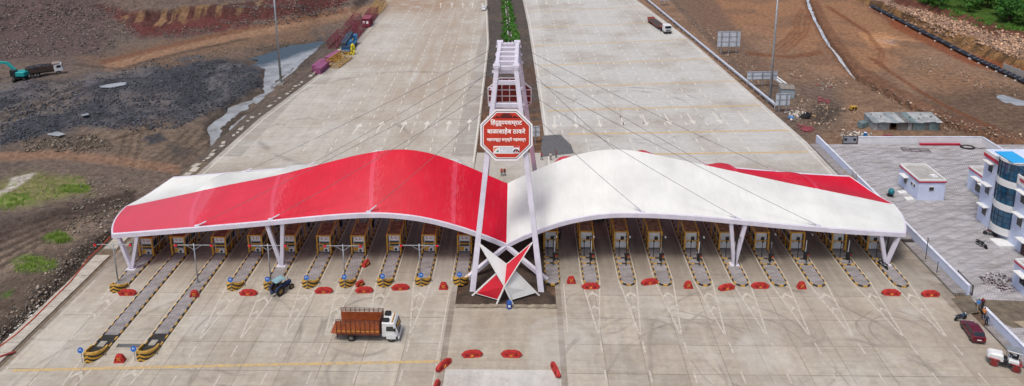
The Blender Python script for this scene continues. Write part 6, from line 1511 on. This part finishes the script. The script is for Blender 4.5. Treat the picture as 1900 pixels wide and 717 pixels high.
# corrugated shed
def corr(name, col):
    m, t, p = new_mat(name); P = pos(t); n1 = noise(t, P, .8, 5, .65); n2 = noise(t, P, 5, 3)
    a = mixc(t, ramp(t, n1, .35, .65), lin(col), tuple(v * .55 for v in lin(col))); a = mixc(t, ramp(t, n2, .55, .75, 0, .5), a, (.16, .08, .04)); t.links.new(a, p.inputs['Base Color']); p.inputs['Roughness'].default_value = .55; p.inputs['Metallic'].default_value = .25; return m
CS = [corr('sheet_zinc', '#9aa3a6'), corr('sheet_teal', '#7d9496'), corr('sheet_pale', '#b9bdbd'), corr('sheet_dull', '#7d7f7c')]
SHX, SHY = 73.0, 140.4; zs = min(hz(SHX, SHY), hz(SHX + 14, SHY + 3)) 
o = thing('tin_shed', 'long low shed patched from corrugated metal sheets behind the yard wall', 'shed', (SHX, SHY, zs), R(1))
def sheet(name, c, sx_, sy_, sz_, mat, ry=0, rx=0, axis='x'):
    mb = MB(); n = max(4, int((sx_ if axis == 'x' else sy_) / .16)); vs = []; fs = []
    for i in range(n + 1):
        u_ = -.5 + i / n; w_ = .035 * (1 if i % 2 else -1)
        if sz_ > sy_ and axis == 'x': vs += [(u_ * sx_, w_, -sz_ / 2), (u_ * sx_, w_, sz_ / 2)]
        elif axis == 'y' and sz_ > .2: vs += [(w_, u_ * sy_, -sz_ / 2), (w_, u_ * sy_, sz_ / 2)]
        else: vs += [(u_ * sx_, -sy_ / 2, w_), (u_ * sx_, sy_ / 2, w_)]
    fs = [(2 * i, 2 * i + 2, 2 * i + 3, 2 * i + 1) for i in range(n)]
    mb.M = Matrix.Translation(c) @ Matrix.Rotation(rx, 4, 'X') @ Matrix.Rotation(ry, 4, 'Y'); mb.add(vs, fs); q = mb.obj(name, mat, o); q.modifiers.new('t', 'SOLIDIFY').thickness = .012; return q
for x, w_, mt, hh in ((.5, 1.0, 2, 2.0), (2.3, 2.4, 0, 1.95), (6.2, 2.2, 3, 1.9), (7.8, .9, 2, 2.1), (9.7, 2.6, 1, 2.0), (11.4, .7, 3, 1.9), (12.9, 2.2, 1, 1.95)): sheet('wall_sheet', (x, 0, hh / 2 + .05), w_, .05, hh, CS[mt])
sheet('wall_sheet', (0, 2, 1.15), .05, 4, 2.3, CS[0], axis='y'); sheet('wall_sheet', (14.1, 2, 1.1), .05, 4, 2.2, CS[3], axis='y'); sheet('wall_sheet', (7, 4, 1.2), 14, .05, 2.4, CS[3])
for k in range(11): sheet('roof_sheet', (.55 + k * 1.32, 1.9 + rnd.uniform(-.15, .15), 2.32 + rnd.uniform(-.03, .06)), 1.42, 4.6, .05, CS[(0, 2, 2, 0, 2, 3, 1, 2, 2, 2, 2)[k]], rx=R(7) + rnd.uniform(-.03, .03))
for x in (0.1, 3.6, 5.0, 8.4, 13.9): mb = MB(); mb.tube((x, .1, 0), (x, .1, 2.15), .06, 6); mb.obj('post', M('timber', '#8a6a48', .8), o)
for k in range(9): mb = MB(); mb.box((1 + k * 1.5, rnd.uniform(.5, 3.4), 2.45 + .12 * 1), (rnd.uniform(.2, .5), rnd.uniform(.2, .4), .16), rz=rnd.uniform(0, 3)); mb.obj('roof_stone', M('stone', '#8a8378', .9, wear=.3), o)
g = G(1600, 236); o = thing('water_box', 'small zinc box lying on its side left of the tin shed', 'box', (g.x, g.y, hz(g.x, g.y)), R(30)); mb = MB(); mb.box((0, 0, .6), (1.9, 1.3, 1.2)); mb.obj('shell', CS[1], o, bevel=.04); mb = MB(); mb.box((.98, 0, .6), (.04, 1.1, 1.0)); mb.obj('opening', BLKM, o)
for lab, px, py, c in (('yellow and black generator box on the brown earth right of the sign backs', 1583, 203, '#b08a35'),):
    g = G(px, py); o = thing('generator', lab, 'generator', (g.x, g.y, hz(g.x, g.y)), .2); mb = MB(); mb.box((0, 0, .6), (1.5, .9, .8)); mb.obj('housing', M('generator_yellow', c, .6), o, bevel=.05); mb = MB(); mb.box((-.3, -.47, .6), (.4, .04, .5)); mb.box((.35, -.47, .6), (.4, .04, .5)); mb.obj('vent', BLKM, o); mb = MB(); mb.box((0, 0, .1), (1.6, 1.0, .2)); mb.obj('skid', BLKM, o)
for lab, px, py, c, rz in (('blue drum lying near the white sheet heap beside the road corner', 1463, 219, '#2a6fb0', 1.2), ('blue and white drum standing among bags behind the yard wall', 1605, 254, '#2456a8', 0)):
    g = G(px, py); o = thing('blue_drum', lab, 'drum', (g.x, g.y, hz(g.x, g.y) + (.36 if rz else 0)), rz); mb = MB(); mb.lathe([(.33, 0), (.36, .05), (.36, .5), (.34, .53), (.36, .56), (.36, 1.0), (.32, 1.05)], n=14)
    q = mb.obj('body', M('drum_blue2', c, .4), o, smooth=True); mb = MB(); mb.lathe([(.3, 1.055), (.3, 1.08), (.1, 1.09)], n=12); q2 = mb.obj('lid', WHT, o)
    if rz: o.rotation_euler = (R(90), 0, rz)
g = G(1492, 218); o = thing('hose_heap', 'tangled heap of black corrugated hose beside the road corner', 'hose', (g.x, g.y, hz(g.x, g.y)), .3)
for k in range(4):
    mb = MB(); rr_ = 1.1 - .15 * k; mb.path([(rr_ * math.cos(a) + .25 * k, .7 * rr_ * math.sin(a) - .2 * k, .25 + .28 * k + .25 * math.sin(2 * a + k)) for a in [i * math.pi / 9 for i in range(17)]], .16, 7); mb.obj('hose_loop', BLKM, o, smooth=True)
mb = MB(); mb.path([(.9, .2, .3), (1.6, .5, .5), (2.2, .2, .2), (2.7, -.5, .15)], .13, 7); mb.obj('pale_hose_end', M('hose_cream', '#b79a6a', .6), o, smooth=True)
# black pipes on the bank
PIPE = M('pipe_black', '#22242c', .35, wear=.1, dirt=.08, spec=.5)
for k, (a, b, lab) in enumerate((((1617, 14), (1801, 107), 'long black pipe running along the foot of the bank'), ((1803, 108), (1925, 168), 'nearer black pipe section along the bank by the concrete panels'))):
    pa, pb = G(*a), G(*b); o = thing('black_pipe', lab, 'pipe', (pa.x, pa.y, 0), 0, 'black pipes along the bank')
    n = 14
    for s, nm in ((-.42, 'pipe_barrel'), (.42, 'pipe_barrel')):
        mb = MB(); pts = []
        for i in range(n + 1): q = pa.lerp(pb, i / n); pts.append(Vector((q.x - pa.x + s * .8, q.y - pa.y + s * .3, hz(q.x, q.y) + .62 + (.1 if s > 0 else 0))))
        mb.path(pts, .44, 12); mb.obj(nm, PIPE, o, smooth=True)
    for i in range(0, n + 1, 2): q = pa.lerp(pb, i / n); mb = MB(); mb.box((q.x - pa.x - .4, q.y - pa.y - .5, hz(q.x, q.y) + .12), (1.0, .5, .3), rz=.3); mb.obj('support_block', CHJ, o)
# precast boundary panels
o = thing('precast_wall', 'precast concrete panel wall at the right edge below the bank', 'wall', (0, 0, 0)); pa, pb = G(1861, 131), G(1935, 163); PC = M('precast', '#a7a39d', .85, wear=.12)
for i in range(5):
    a = pa.lerp(pb, i / 5); b = pa.lerp(pb, (i + 1) / 5); z = (hz(a.x, a.y) + hz(b.x, b.y)) / 2
    for j in range(4): mb = MB(); mb.bar((a.x, a.y, z + .25 + j * .55), (b.x, b.y, z + .25 + j * .55), .08, .53); mb.obj('panel', PC, o)
    mb = MB(); mb.bar((a.x, a.y, z - .3), (a.x, a.y, z + 2.4), .2, .2); mb.obj('post', PC, o)

# ---------------------------------------------------------------- left verge: drain slabs, lattice sections, girders
DRN = M('drain_concrete', '#b0a99d', .9, wear=.18, dirt=.25, scale=.8)
dr = MB(); dr.flat([(-64.3, 50), (-61.55, 50), (-61.55, 124), (-64.3, 124)], -.06); DRo = struct(dr.obj('drain_bed', M('drain_dark', '#6f6150', .95, wear=.3)))
n = 36
for k in range(n):
    y = 56 + k * 1.72
    if y > 118: break
    if k in (21, 27): continue
    mb = MB(); mb.prism([(-64.1 + rnd.uniform(-.06, .06), y + .02), (-62.0 + rnd.uniform(-.03, .03), y + .02), (-62.0, y + 1.68), (-64.1 + rnd.uniform(-.06, .06), y + 1.68)], -.1, .09 + rnd.uniform(0, .03)); mb.obj('cover_slab', DRN, DRo)
dr2 = MB()
for a, b in zip([118, 146, 177, 197], [146, 177, 197, 215]):
    xa, xb = at_y(LEFT_EDGE, a), at_y(LEFT_EDGE, b); dr2.flat([(xa - 3.6, a), (xa - .05, a), (xb - .05, b), (xb - 3.6, b)], -.1)
DR2 = struct(dr2.obj('verge', M('verge_soil', '#5b5046', .95, wear=.3)))
for k in range(52):
    y = 119 + k * 1.75; x = at_y(LEFT_EDGE, y) - 1.5
    if rnd.random() < .25 and y > 128: continue
    sz = 1.6 if y < 124 else rnd.uniform(.5, 1.3)
    mb = MB(); mb.box((0, 0, 0), (sz * .8, sz, .14)); q = mb.obj('cover_slab', DRN, DR2); q.location = (x + rnd.uniform(-.5, .4), y + rnd.uniform(-.4, .4), .0); q.rotation_euler = (rnd.uniform(-.15, .15), rnd.uniform(-.15, .15), rnd.uniform(-.3, .3))
def truss(name, label, p, q, w_, h_, mat, nb, grp):
    p = Vector(p); q = Vector(q); o = thing(name, label, 'lattice boom', p, 0, grp); d = (q - p); L = d.length; d.normalize(); x = Vector((d.y, -d.x, 0)).normalized() * (w_ / 2); u_ = Vector((0, 0, h_)); z0 = Vector((0, 0, .15))
    mb = MB(); cs = [z0 - x, z0 + x, z0 + x + u_, z0 - x + u_]
    for c in cs: mb.bar(c, c + d * L, .16)
    mb.obj('chord', mat, o); mb = MB()
    for i in range(nb + 1):
        b = d * (L * i / nb)
        for j in range(4): mb.bar(cs[j] + b, cs[(j + 1) % 4] + b, .09)
        if i < nb:
            b2 = d * (L * (i + 1) / nb)
            for j in range(4): mb.bar(cs[j] + b, cs[(j + 1) % 4] + b2, .08) if (i + j) % 2 else mb.bar(cs[(j + 1) % 4] + b, cs[j] + b2, .08)
    mb.obj('lacing', mat, o); return o
YLT = M('lattice_yellow', '#b58a2e', .6, wear=.2); MRN = M('lattice_maroon', '#7c2a3c', .6, wear=.2); PRP = M('girder_purple', '#8f4f73', .6, wear=.15); OCH = M('lattice_ochre', '#b7955a', .6, wear=.2)
truss('lattice_boom', 'yellow lattice boom section lying on the left carriageway edge', G(617, 127), G(643, 108), 3.4, 2.0, YLT, 6, 'crane boom sections on the left verge')
truss('lattice_boom', 'maroon lattice section just beyond the blue crane', (-55.0, 211, 0), (-55.6, 225, 0), 2.6, 2.4, MRN, 7, 'crane boom sections on the left verge')
truss('lattice_boom', 'maroon lattice section on the soil side left of the blue crane', (-59.2, 203, -.1), (-59.6, 217, -.1), 2.6, 2.4, MRN, 7, 'crane boom sections on the left verge')
truss('lattice_boom', 'maroon lattice section left of the maroon container', (-58.8, 221, 0), (-59.6, 238, 0), 2.6, 2.6, MRN, 8, 'crane boom sections on the left verge')
truss('lattice_boom', 'maroon lattice section just beyond the maroon container', (-55.4, 236, 0), (-55.8, 247, 0), 2.6, 2.6, MRN, 6, 'crane boom sections on the left verge')
truss('lattice_boom', 'ochre lattice section farthest along the left verge', (-55.6, 248.5, 0), (-55.9, 264, 0), 3.2, 2.8, OCH, 7, 'crane boom sections on the left verge')
for lab, a, b, w_ in (('nearest purple box girder on the left verge', (590, 138), (606, 124), 1.5), ('purple box girder behind the nearest one', (583, 133), (601, 120), 1.2), ('farthest purple box girder beside the yellow lattice', (608, 117), (630, 104), 1.4)):
    pa, pb = G(*a), G(*b); o = thing('box_girder', lab, 'girder', (pa.x, pa.y, 0), 0, 'purple girders on the left verge'); mb = MB(); mb.bar((0, 0, .85), pb - pa + Vector((0, 0, .85)), w_, 1.4); mb.obj('web_box', PRP, o, bevel=.05); mb = MB(); mb.bar((0, 0, 1.6), pb - pa + Vector((0, 0, 1.6)), w_ + .5, .12); mb.bar((0, 0, .12), pb - pa + Vector((0, 0, .12)), w_ + .5, .12); mb.obj('flange', PRP, o)
g = G(681, 46); o = thing('container_cabin', 'maroon container cabin with windows among the lattice sections', 'container', (-54.6, 228.6, 0), R(2)); mb = MB(); mb.box((0, 2.6, 1.5), (2.6, 5.2, 2.8)); mb.obj('shell', MRN, o); mb = MB(); mb.box((0, 2.6, 2.97), (2.8, 5.5, .16)); mb.obj('roof', M('container_roof', '#8d4454', .6), o)
for a in (-.7, .5): mb = MB(); mb.box((a, -.03, 1.7), (.7, .06, .9)); mb.obj('window', WHT, o)
mb = MB()
for k in range(10): mb.box((1.33, .3 + k * .5, 1.5), (.06, .2, 2.7))
mb.obj('corrugation', MRN, o)
o = thing('orange_hose', 'orange red pipe trailing along the left drain', 'hose', (0, 0, 0)); pts = [G(a, b, .05) for a, b in ((-10, 652), (30, 622), (60, 595), (95, 560), (130, 525), (150, 500), (165, 480), (185, 462), (205, 440))]; pts = [Vector((q.x, q.y, max(.02, hz(q.x, q.y)) + .12)) for q in pts]; mb = MB(); mb.path(pts, .09, 6); mb.obj('hose_run', M('hose_orange', '#b0452c', .6), o); mb = MB(); mb.path([G(-5, 664, .15), G(12, 658, .2), G(28, 653, .2)], .13, 6); mb.obj('loose_piece', M('hose_red', '#8a2f28', .6), o)
o = thing('plate_cover', 'grey steel plate bridging the lane between the two long islands', 'plate', G(243, 642, .012)); mb = MB(); mb.box((0, 0, .02), (3.4, .55, .03)); mb.obj('plate', M('steel_plate', '#6d6c6a', .6, .3), o); mb = MB(); mb.box((-1.6, 0, .045), (.1, .55, .03)); mb.box((1.6, 0, .045), (.1, .55, .03)); mb.obj('edge_strip', BLKM, o)

# ---------------------------------------------------------------- rubble, litter, grass, shrubs, trees
def rock_field(name, polys, count, smin, smax, col, seed, var=.35, z_add=0.0, flat=.7):
    rs = np.random.RandomState(seed); P_ = []
    tot = 0; areas = []
    for poly in polys:
        a = np.array(poly, float); areas.append((a[:, 0].max() - a[:, 0].min()) * (a[:, 1].max() - a[:, 1].min()))
    for poly, ar in zip(polys, areas):
        a = np.array(poly, float); k = int(count * ar / sum(areas) * 2.4) + 20
        u_ = rs.uniform(a[:, 0].min(), a[:, 0].max(), k); v_ = rs.uniform(a[:, 1].min(), a[:, 1].max(), k)
        ok = pmask(u_ + rs.normal(0, 3, k), v_ + rs.normal(0, 2, k), poly, 2) > .5; u_, v_ = u_[ok], v_[ok]
        cl = vnoise(u_ / 14, v_ / 7, seed); ok = cl + rs.uniform(-.3, .3, len(cl)) > .42; u_, v_ = u_[ok], v_[ok]
        P_.append(np.stack([u_, v_], 1))
    q = np.concatenate(P_); rs.shuffle(q); q = q[:count]; n = len(q)
    a = (q[:, 0] - 950) / FPX; b = (q[:, 1] - PCY) / FPX
    dx = FWD.x + RGT.x * a - UPV.x * b; dy = FWD.y + RGT.y * a - UPV.y * b; dz = FWD.z + RGT.z * a - UPV.z * b
    z = np.zeros(n)
    for _ in range(8):
        t_ = (z - CAMH) / dz; X_ = dx * t_; Y_ = dy * t_; z = .5 * z + .5 * heights(X_, Y_)
    t_ = (z - CAMH) / dz; X_, Y_ = dx * t_, dy * t_; z = heights(X_, Y_)
    base = np.array([(1, 0, 0), (0, 1, 0), (-1, 0, 0), (0, -1, 0), (0, 0, 1), (0, 0, -1), ]) * 1.0
    tri = np.array([(0, 1, 4), (1, 2, 4), (2, 3, 4), (3, 0, 4), (1, 0, 5), (2, 1, 5), (3, 2, 5), (0, 3, 5)])
    s = smin * (smax / smin) ** (rs.rand(n) ** 2.2); V = base[None] * (1 + rs.uniform(-.4, .4, (n, 6, 1))) + rs.uniform(-.28, .28, (n, 6, 3))
    V[:, :, 2] *= flat; V *= (s / 2)[:, None, None]; an = rs.uniform(0, 6.28, n); ca_, sa_ = np.cos(an)[:, None], np.sin(an)[:, None]
    vx = V[:, :, 0] * ca_ - V[:, :, 1] * sa_; vy = V[:, :, 0] * sa_ + V[:, :, 1] * ca_
    co = np.stack([vx + X_[:, None], vy + Y_[:, None], V[:, :, 2] + (z + s * .12 + z_add)[:, None]], -1).reshape(-1, 3)
    F = (tri[None] + (np.arange(n) * 6)[:, None, None]).reshape(-1, 3)
    me = bpy.data.meshes.new(name); me.vertices.add(len(co)); me.vertices.foreach_set('co', co.reshape(-1).astype(np.float32)); me.loops.add(F.size); me.loops.foreach_set('vertex_index', F.reshape(-1).astype(np.int32)); me.polygons.add(len(F)); me.polygons.foreach_set('loop_start', np.arange(0, F.size, 3, dtype=np.int32)); me.update(); me.validate()
    ct = me.color_attributes.new('tone', 'FLOAT_COLOR', 'POINT'); tone = np.clip(np.repeat(1 + rs.normal(0, var, n), 6), .35, 2.4); hue = np.repeat(rs.uniform(-.08, .08, n), 6)
    ct.data.foreach_set('color', np.stack([tone * (1 + hue), tone, tone * (1 - hue), np.ones_like(tone)], 1).reshape(-1).astype(np.float32))
    m, t, p = new_mat(name + '_stone'); at = N(t, 'ShaderNodeAttribute', attribute_name='tone'); nz = noise(t, pos(t), 3, 3)
    t.links.new(mixc(t, 1.0, mixc(t, ramp(t, nz, .3, .7), tuple(v * .75 for v in lin(col)), tuple(v * 1.2 for v in lin(col))), at.outputs['Color'], 'MULTIPLY'), p.inputs['Base Color']); p.inputs['Roughness'].default_value = .9; me.materials.append(m)
    o = put(name, me); o['kind'] = 'stuff'; return o
def stuff(o, label, cat): return tag(o, label, cat, kind='stuff')
stuff(rock_field('dark_rubble', [[(0, 172), (60, 152), (150, 152), (260, 128), (400, 112), (445, 120), (488, 132), (482, 158), (412, 205), (380, 212), (330, 238), (270, 244), (150, 232), (0, 272)]], 20000, .12, .65, '#45474e', 11, .5), 'dark broken rock heaps around the pond on the left', 'rubble')
stuff(rock_field('slope_rubble', [[(-20, 2), (200, 2), (260, 60), (190, 102), (110, 100), (-20, 112)], [(250, 60), (420, 48), (400, 62), (270, 75)], [(450, 2), (650, 0), (640, 22), (560, 34), (430, 50), (400, 40)]], 13000, .16, .9, '#675c56', 12, .5), 'loose grey stones on the quarry slope at the back left', 'rubble')
stuff(rock_field('shore_rubble', [[(230, 128), (330, 120), (430, 100), (560, 82), (600, 70), (560, 75), (430, 92), (300, 110)], [(40, 258), (200, 262), (215, 285), (40, 282)], [(100, 250), (180, 250), (180, 262), (100, 262)]], 3200, .2, .9, '#6c6053', 13, .4), 'pale stones along the pond shore and the haul track', 'rubble')
stuff(rock_field('near_rubble', [[(0, 600), (60, 520), (140, 450), (205, 420), (190, 460), (120, 530), (30, 640), (0, 660)], [(150, 320), (240, 330), (240, 400), (180, 430), (120, 440), (130, 380)]], 3600, .12, .6, '#7a7064', 14, .45), 'small stones on the earth mound beside the left drain', 'rubble')
stuff(rock_field('bank_rubble', [[(1700, 15), (1900, 70), (1900, 105), (1800, 80), (1720, 50)], [(1640, 5), (1740, 30), (1780, 60), (1690, 45)], [(1830, 60), (1900, 75), (1900, 112), (1850, 96)]], 8000, .25, 1.3, '#a0826b', 15, .4), 'pinkish broken stone spread over the bank terrace', 'rubble')
stuff(rock_field('site_rubble', [[(1560, 10), (1610, 15), (1595, 25), (1555, 20)], [(1200, 5), (1330, 60), (1400, 110), (1430, 180), (1400, 165), (1300, 80)], [(1450, 125), (1560, 150), (1600, 165), (1560, 160), (1450, 140)], [(1480, 170), (1600, 210), (1590, 250), (1480, 230)], [(1600, 150), (1800, 230), (1900, 250), (1900, 262), (1750, 245), (1640, 190)], [(1700, 100), (1900, 170), (1880, 180), (1700, 130)]], 6500, .15, .8, '#8d7a68', 16, .5), 'stones and clods scattered over the brown building site', 'rubble')
stuff(rock_field('white_litter', [[(8, 630), (50, 585), (95, 552), (110, 540), (118, 552), (80, 590), (30, 640)], [(0, 640), (20, 625), (30, 650), (0, 668)]], 420, .15, .75, '#b9b6ae', 17, .3, .1, .4), 'white rubbish bags and scraps along the left drain', 'litter')
stuff(rock_field('site_litter', [[(1455, 205), (1490, 198), (1500, 215), (1470, 225)], [(1560, 245), (1620, 245), (1620, 258), (1560, 258)], [(1520, 155), (1548, 160), (1545, 168), (1520, 166)]], 420, .15, .9, '#bdb6ac', 18, .35, .05, .4), 'pale plastic scraps and bags heaped on the building site', 'litter')
stuff(rock_field('red_litter', [[(1515, 157), (1545, 160), (1546, 167), (1525, 166)], [(1515, 180), (1540, 184), (1538, 192), (1520, 190)], [(1480, 232), (1512, 236), (1505, 246), (1485, 244)], [(1635, 250), (1655, 250), (1655, 256), (1635, 256)]], 260, .2, 1.0, '#9a4a50', 19, .3, .05, .3), 'pinkish red scraps and bricks on the building site', 'litter')
stuff(rock_field('yard_scraps', [[(1815, 520), (1850, 508), (1885, 525), (1880, 552), (1840, 535)]], 500, .08, .4, '#59454a', 20, .4, .3, .4), 'dark scraps scattered on the pavers before the guard house', 'litter')
def leaf_mat(name, a, b):
    m, t, p = new_mat(name); n1 = noise(t, pos(t), .7, 4); oi = N(t, 'ShaderNodeObjectInfo').outputs['Random']
    c = mixc(t, ramp(t, n1, .35, .65), lin(a), lin(b)); c = mixc(t, ramp(t, oi, 0, 1, 0, .35), c, lin('#6f8f3a')); t.links.new(c, p.inputs['Base Color']); p.inputs['Roughness'].default_value = .7; p.inputs['Specular IOR Level'].default_value = .25; return m
LEAF = leaf_mat('tree_leaves', '#1f4a1b', '#39702a'); LEAF2 = leaf_mat('shrub_leaves', '#2f5f20', '#528a35'); GRS = leaf_mat('grass_blades', '#7d9a3c', '#9aae5e'); BARK = M('bark', '#4a3a2c', .9, wear=.3)
def leaf_cloud(name, blobs, n, size, mat, seed):
    rs = np.random.RandomState(seed); co = []; 
    for _ in range(n):
        b = blobs[rs.randint(len(blobs))]; d = rs.normal(size=3); d /= np.linalg.norm(d) + 1e-9; r_ = b[3] * (.55 + .5 * rs.rand() ** .6); c = np.array(b[:3]) + d * r_ * np.array([1, 1, .8])
        a = rs.normal(size=3); a /= np.linalg.norm(a); e = np.cross(a, rs.normal(size=3)); e /= np.linalg.norm(e) + 1e-9; s = size * rs.uniform(.6, 1.4)
        co += [c - a * s, c + e * s * .55, c + a * s, c - e * s * .55]
    me = bpy.data.meshes.new(name); k = len(co) // 4; me.from_pydata([tuple(q) for q in co], [], [(4 * i, 4 * i + 1, 4 * i + 2, 4 * i + 3) for i in range(k)]); me.materials.append(mat); return me
variants = []
for v in range(4):
    rr = random.Random(40 + v); blobs = [(rr.uniform(-1.9, 1.9), rr.uniform(-1.9, 1.9), rr.uniform(2.2, 5.6), rr.uniform(.8, 1.5)) for _ in range(13)]
    tm = MB(); tm.tube((0, 0, -.4), (.1, 0, 2.6), .2, 8, r2=.13)
    for b in blobs[:6]: tm.tube((.1, 0, 2.2 + rr.uniform(-.6, .3)), (b[0] * .8, b[1] * .8, b[2]), .08, 5, r2=.03)
    variants.append((leaf_cloud('crown', blobs, 1500, .30, LEAF, 50 + v), tm.mesh('trunk', BARK)))
rr = random.Random(5); tc_ = 0; spots = []
for row in range(7):
    for k in range(9):
        y = 186 + k * 8.5 + rr.uniform(-3, 3); x = 129 + 15.5 * min(1.1, max(.4, (268 - y) / 55)) + row * 5.0 + rr.uniform(-1.6, 1.6); spots.append((x, y))
vis = []
for x, y in spots:
    z = hz(x, y); u_, v_ = project(x, y, z + 4)
    if 1690 < u_ < 1960 and -35 < v_ < 60: vis.append((v_, u_, x, y, z))
vis.sort(key=lambda a: -a[0])
rowsN = {}
vis_x = sorted(vis, key=lambda a: a[1])
for i, (v_, u_, x, y, z) in enumerate(vis_x):
    c_, tr_m = variants[i % 4]
    near_w = 'front row' if v_ > 18 else 'middle row' if v_ > 0 else 'back row'
    kx = sum(1 for q in vis_x if q[1] <= u_ and (('front row' if q[0] > 18 else 'middle row' if q[0] > 0 else 'back row') == near_w))
    o = thing('broadleaf_tree', f'green tree on the top right bank, {near_w}, ' + ORD[kx - 1] + ' from left', 'tree', (x, y, z), rr.uniform(0, 6), 'trees on the top right bank'); s = rr.uniform(.85, 1.35); o.scale = (s, s, s * rr.uniform(.8, 1.05)); put('crown', c_, o); put('trunk', tr_m, o)
# green ground cover along the tree edge, shrubs of the median, grass patches
def blades(name, polys, n, h, mat, seed, label):
    rs = np.random.RandomState(seed); co = []; fs = []
    for _ in range(n):
        poly = polys[rs.randint(len(polys))]; a = np.array(poly); u_, v_ = rs.uniform(a[:, 0].min(), a[:, 0].max()), rs.uniform(a[:, 1].min(), a[:, 1].max())
        if pmask(np.array([u_ + rs.normal(0, 6)]), np.array([v_ + rs.normal(0, 3)]), poly, 1)[0] < .5: continue
        if vnoise(np.array([u_ / 9]), np.array([v_ / 5]), seed)[0] < .44: continue
        co.append((u_, v_))
    q = np.array(co); X_ = []; 
    z = np.zeros(len(q)); a = (q[:, 0] - 950) / FPX; b = (q[:, 1] - PCY) / FPX; dx = FWD.x + RGT.x * a - UPV.x * b; dy = FWD.y + RGT.y * a - UPV.y * b; dz = FWD.z + RGT.z * a - UPV.z * b
    for _ in range(8): t_ = (z - CAMH) / dz; z = .5 * z + .5 * heights(dx * t_, dy * t_)
    t_ = (z - CAMH) / dz; X_, Y_ = dx * t_, dy * t_; z = heights(X_, Y_); vs = []; fs = []
    for x, y, zz in zip(X_, Y_, z):
        for _ in range(5):
            a = rs.uniform(0, 6.28); w_ = rs.uniform(.04, .10) * h / .4; hh = h * rs.uniform(.5, 1.3); ox, oy = rs.normal(0, h * .5, 2); i = len(vs)
            vs += [(x + ox - w_ * math.cos(a), y + oy - w_ * math.sin(a), zz - .05), (x + ox + w_ * math.cos(a), y + oy + w_ * math.sin(a), zz - .05), (x + ox + hh * .5 * math.sin(a), y + oy + hh * .5 * math.cos(a), zz + hh)]; fs.append((i, i + 1, i + 2))
    me = bpy.data.meshes.new(name); me.from_pydata(vs, [], fs); me.materials.append(mat); o = put(name, me); return stuff(o, label, 'grass')
blades('grass_patch', [[(0, 345), (60, 325), (160, 330), (170, 352), (80, 372), (0, 395)], [(112, 346), (165, 344), (160, 358), (112, 358)], [(0, 366), (40, 358), (60, 372), (0, 392)], [(28, 492), (58, 474), (104, 486), (96, 500), (40, 506)], [(80, 445), (105, 428), (130, 440), (110, 452)]], 5200, .28, GRS, 61, 'patchy green grass on the left earth mounds')
blades('bank_scrub', [[(1715, 0), (1760, 18), (1830, 38), (1900, 50), (1900, 62), (1820, 46), (1740, 20), (1700, 0)]], 2600, .8, LEAF2, 62, 'bright green scrub along the edge of the bank trees')
svar = []
for v in range(3):
    rr2 = random.Random(70 + v); svar.append(leaf_cloud('foliage', [(rr2.uniform(-.7, .7), rr2.uniform(-.8, .8), rr2.uniform(.35, 1.0), rr2.uniform(.4, .7)) for _ in range(7)], 420, .2, LEAF2, 80 + v))
rr3 = random.Random(9)
def shrub(px, py, s, k, side, order):
    g = G(px, py); o = thing('median_shrub', f'green shrub on the {side} of median strip, {ORD[order]} beyond the tower', 'shrub', (g.x, g.y, -.2), rr3.uniform(0, 6), 'shrubs along the median planting strip'); o.scale = (s, s, s * .9); put('foliage', svar[k % 3], o)
    mb = MB(); mb.tube((0, 0, 0), (0, 0, .6), .05, 6); mb.obj('stem', BARK, o)
for k in range(12): v_ = 76 - k * 6.6; f = (76 - v_) / 76; shrub(938.5 - 4.5 * f + rr3.uniform(-2, 2), v_, 1.15 - .1 * (k % 3), k, 'left side', k)
for k in range(13): v_ = 76 - k * 6.2; f = (76 - v_) / 76; shrub(957.5 - 14 * f + rr3.uniform(-2, 2), v_, 1.3 - .1 * (k % 3), k + 1, 'right side', k)
mb = MB()
for a, b in (((944, 80), (937, 0)), ((950.5, 80), (941, 0))):
    pa, pb = G(*a), G(*b); mb.bar(pa + Vector((0, 0, -.1)), pb + Vector((0, 0, -.1)), .18, .45)
struct(mb.obj('planter_kerb', CHJ))
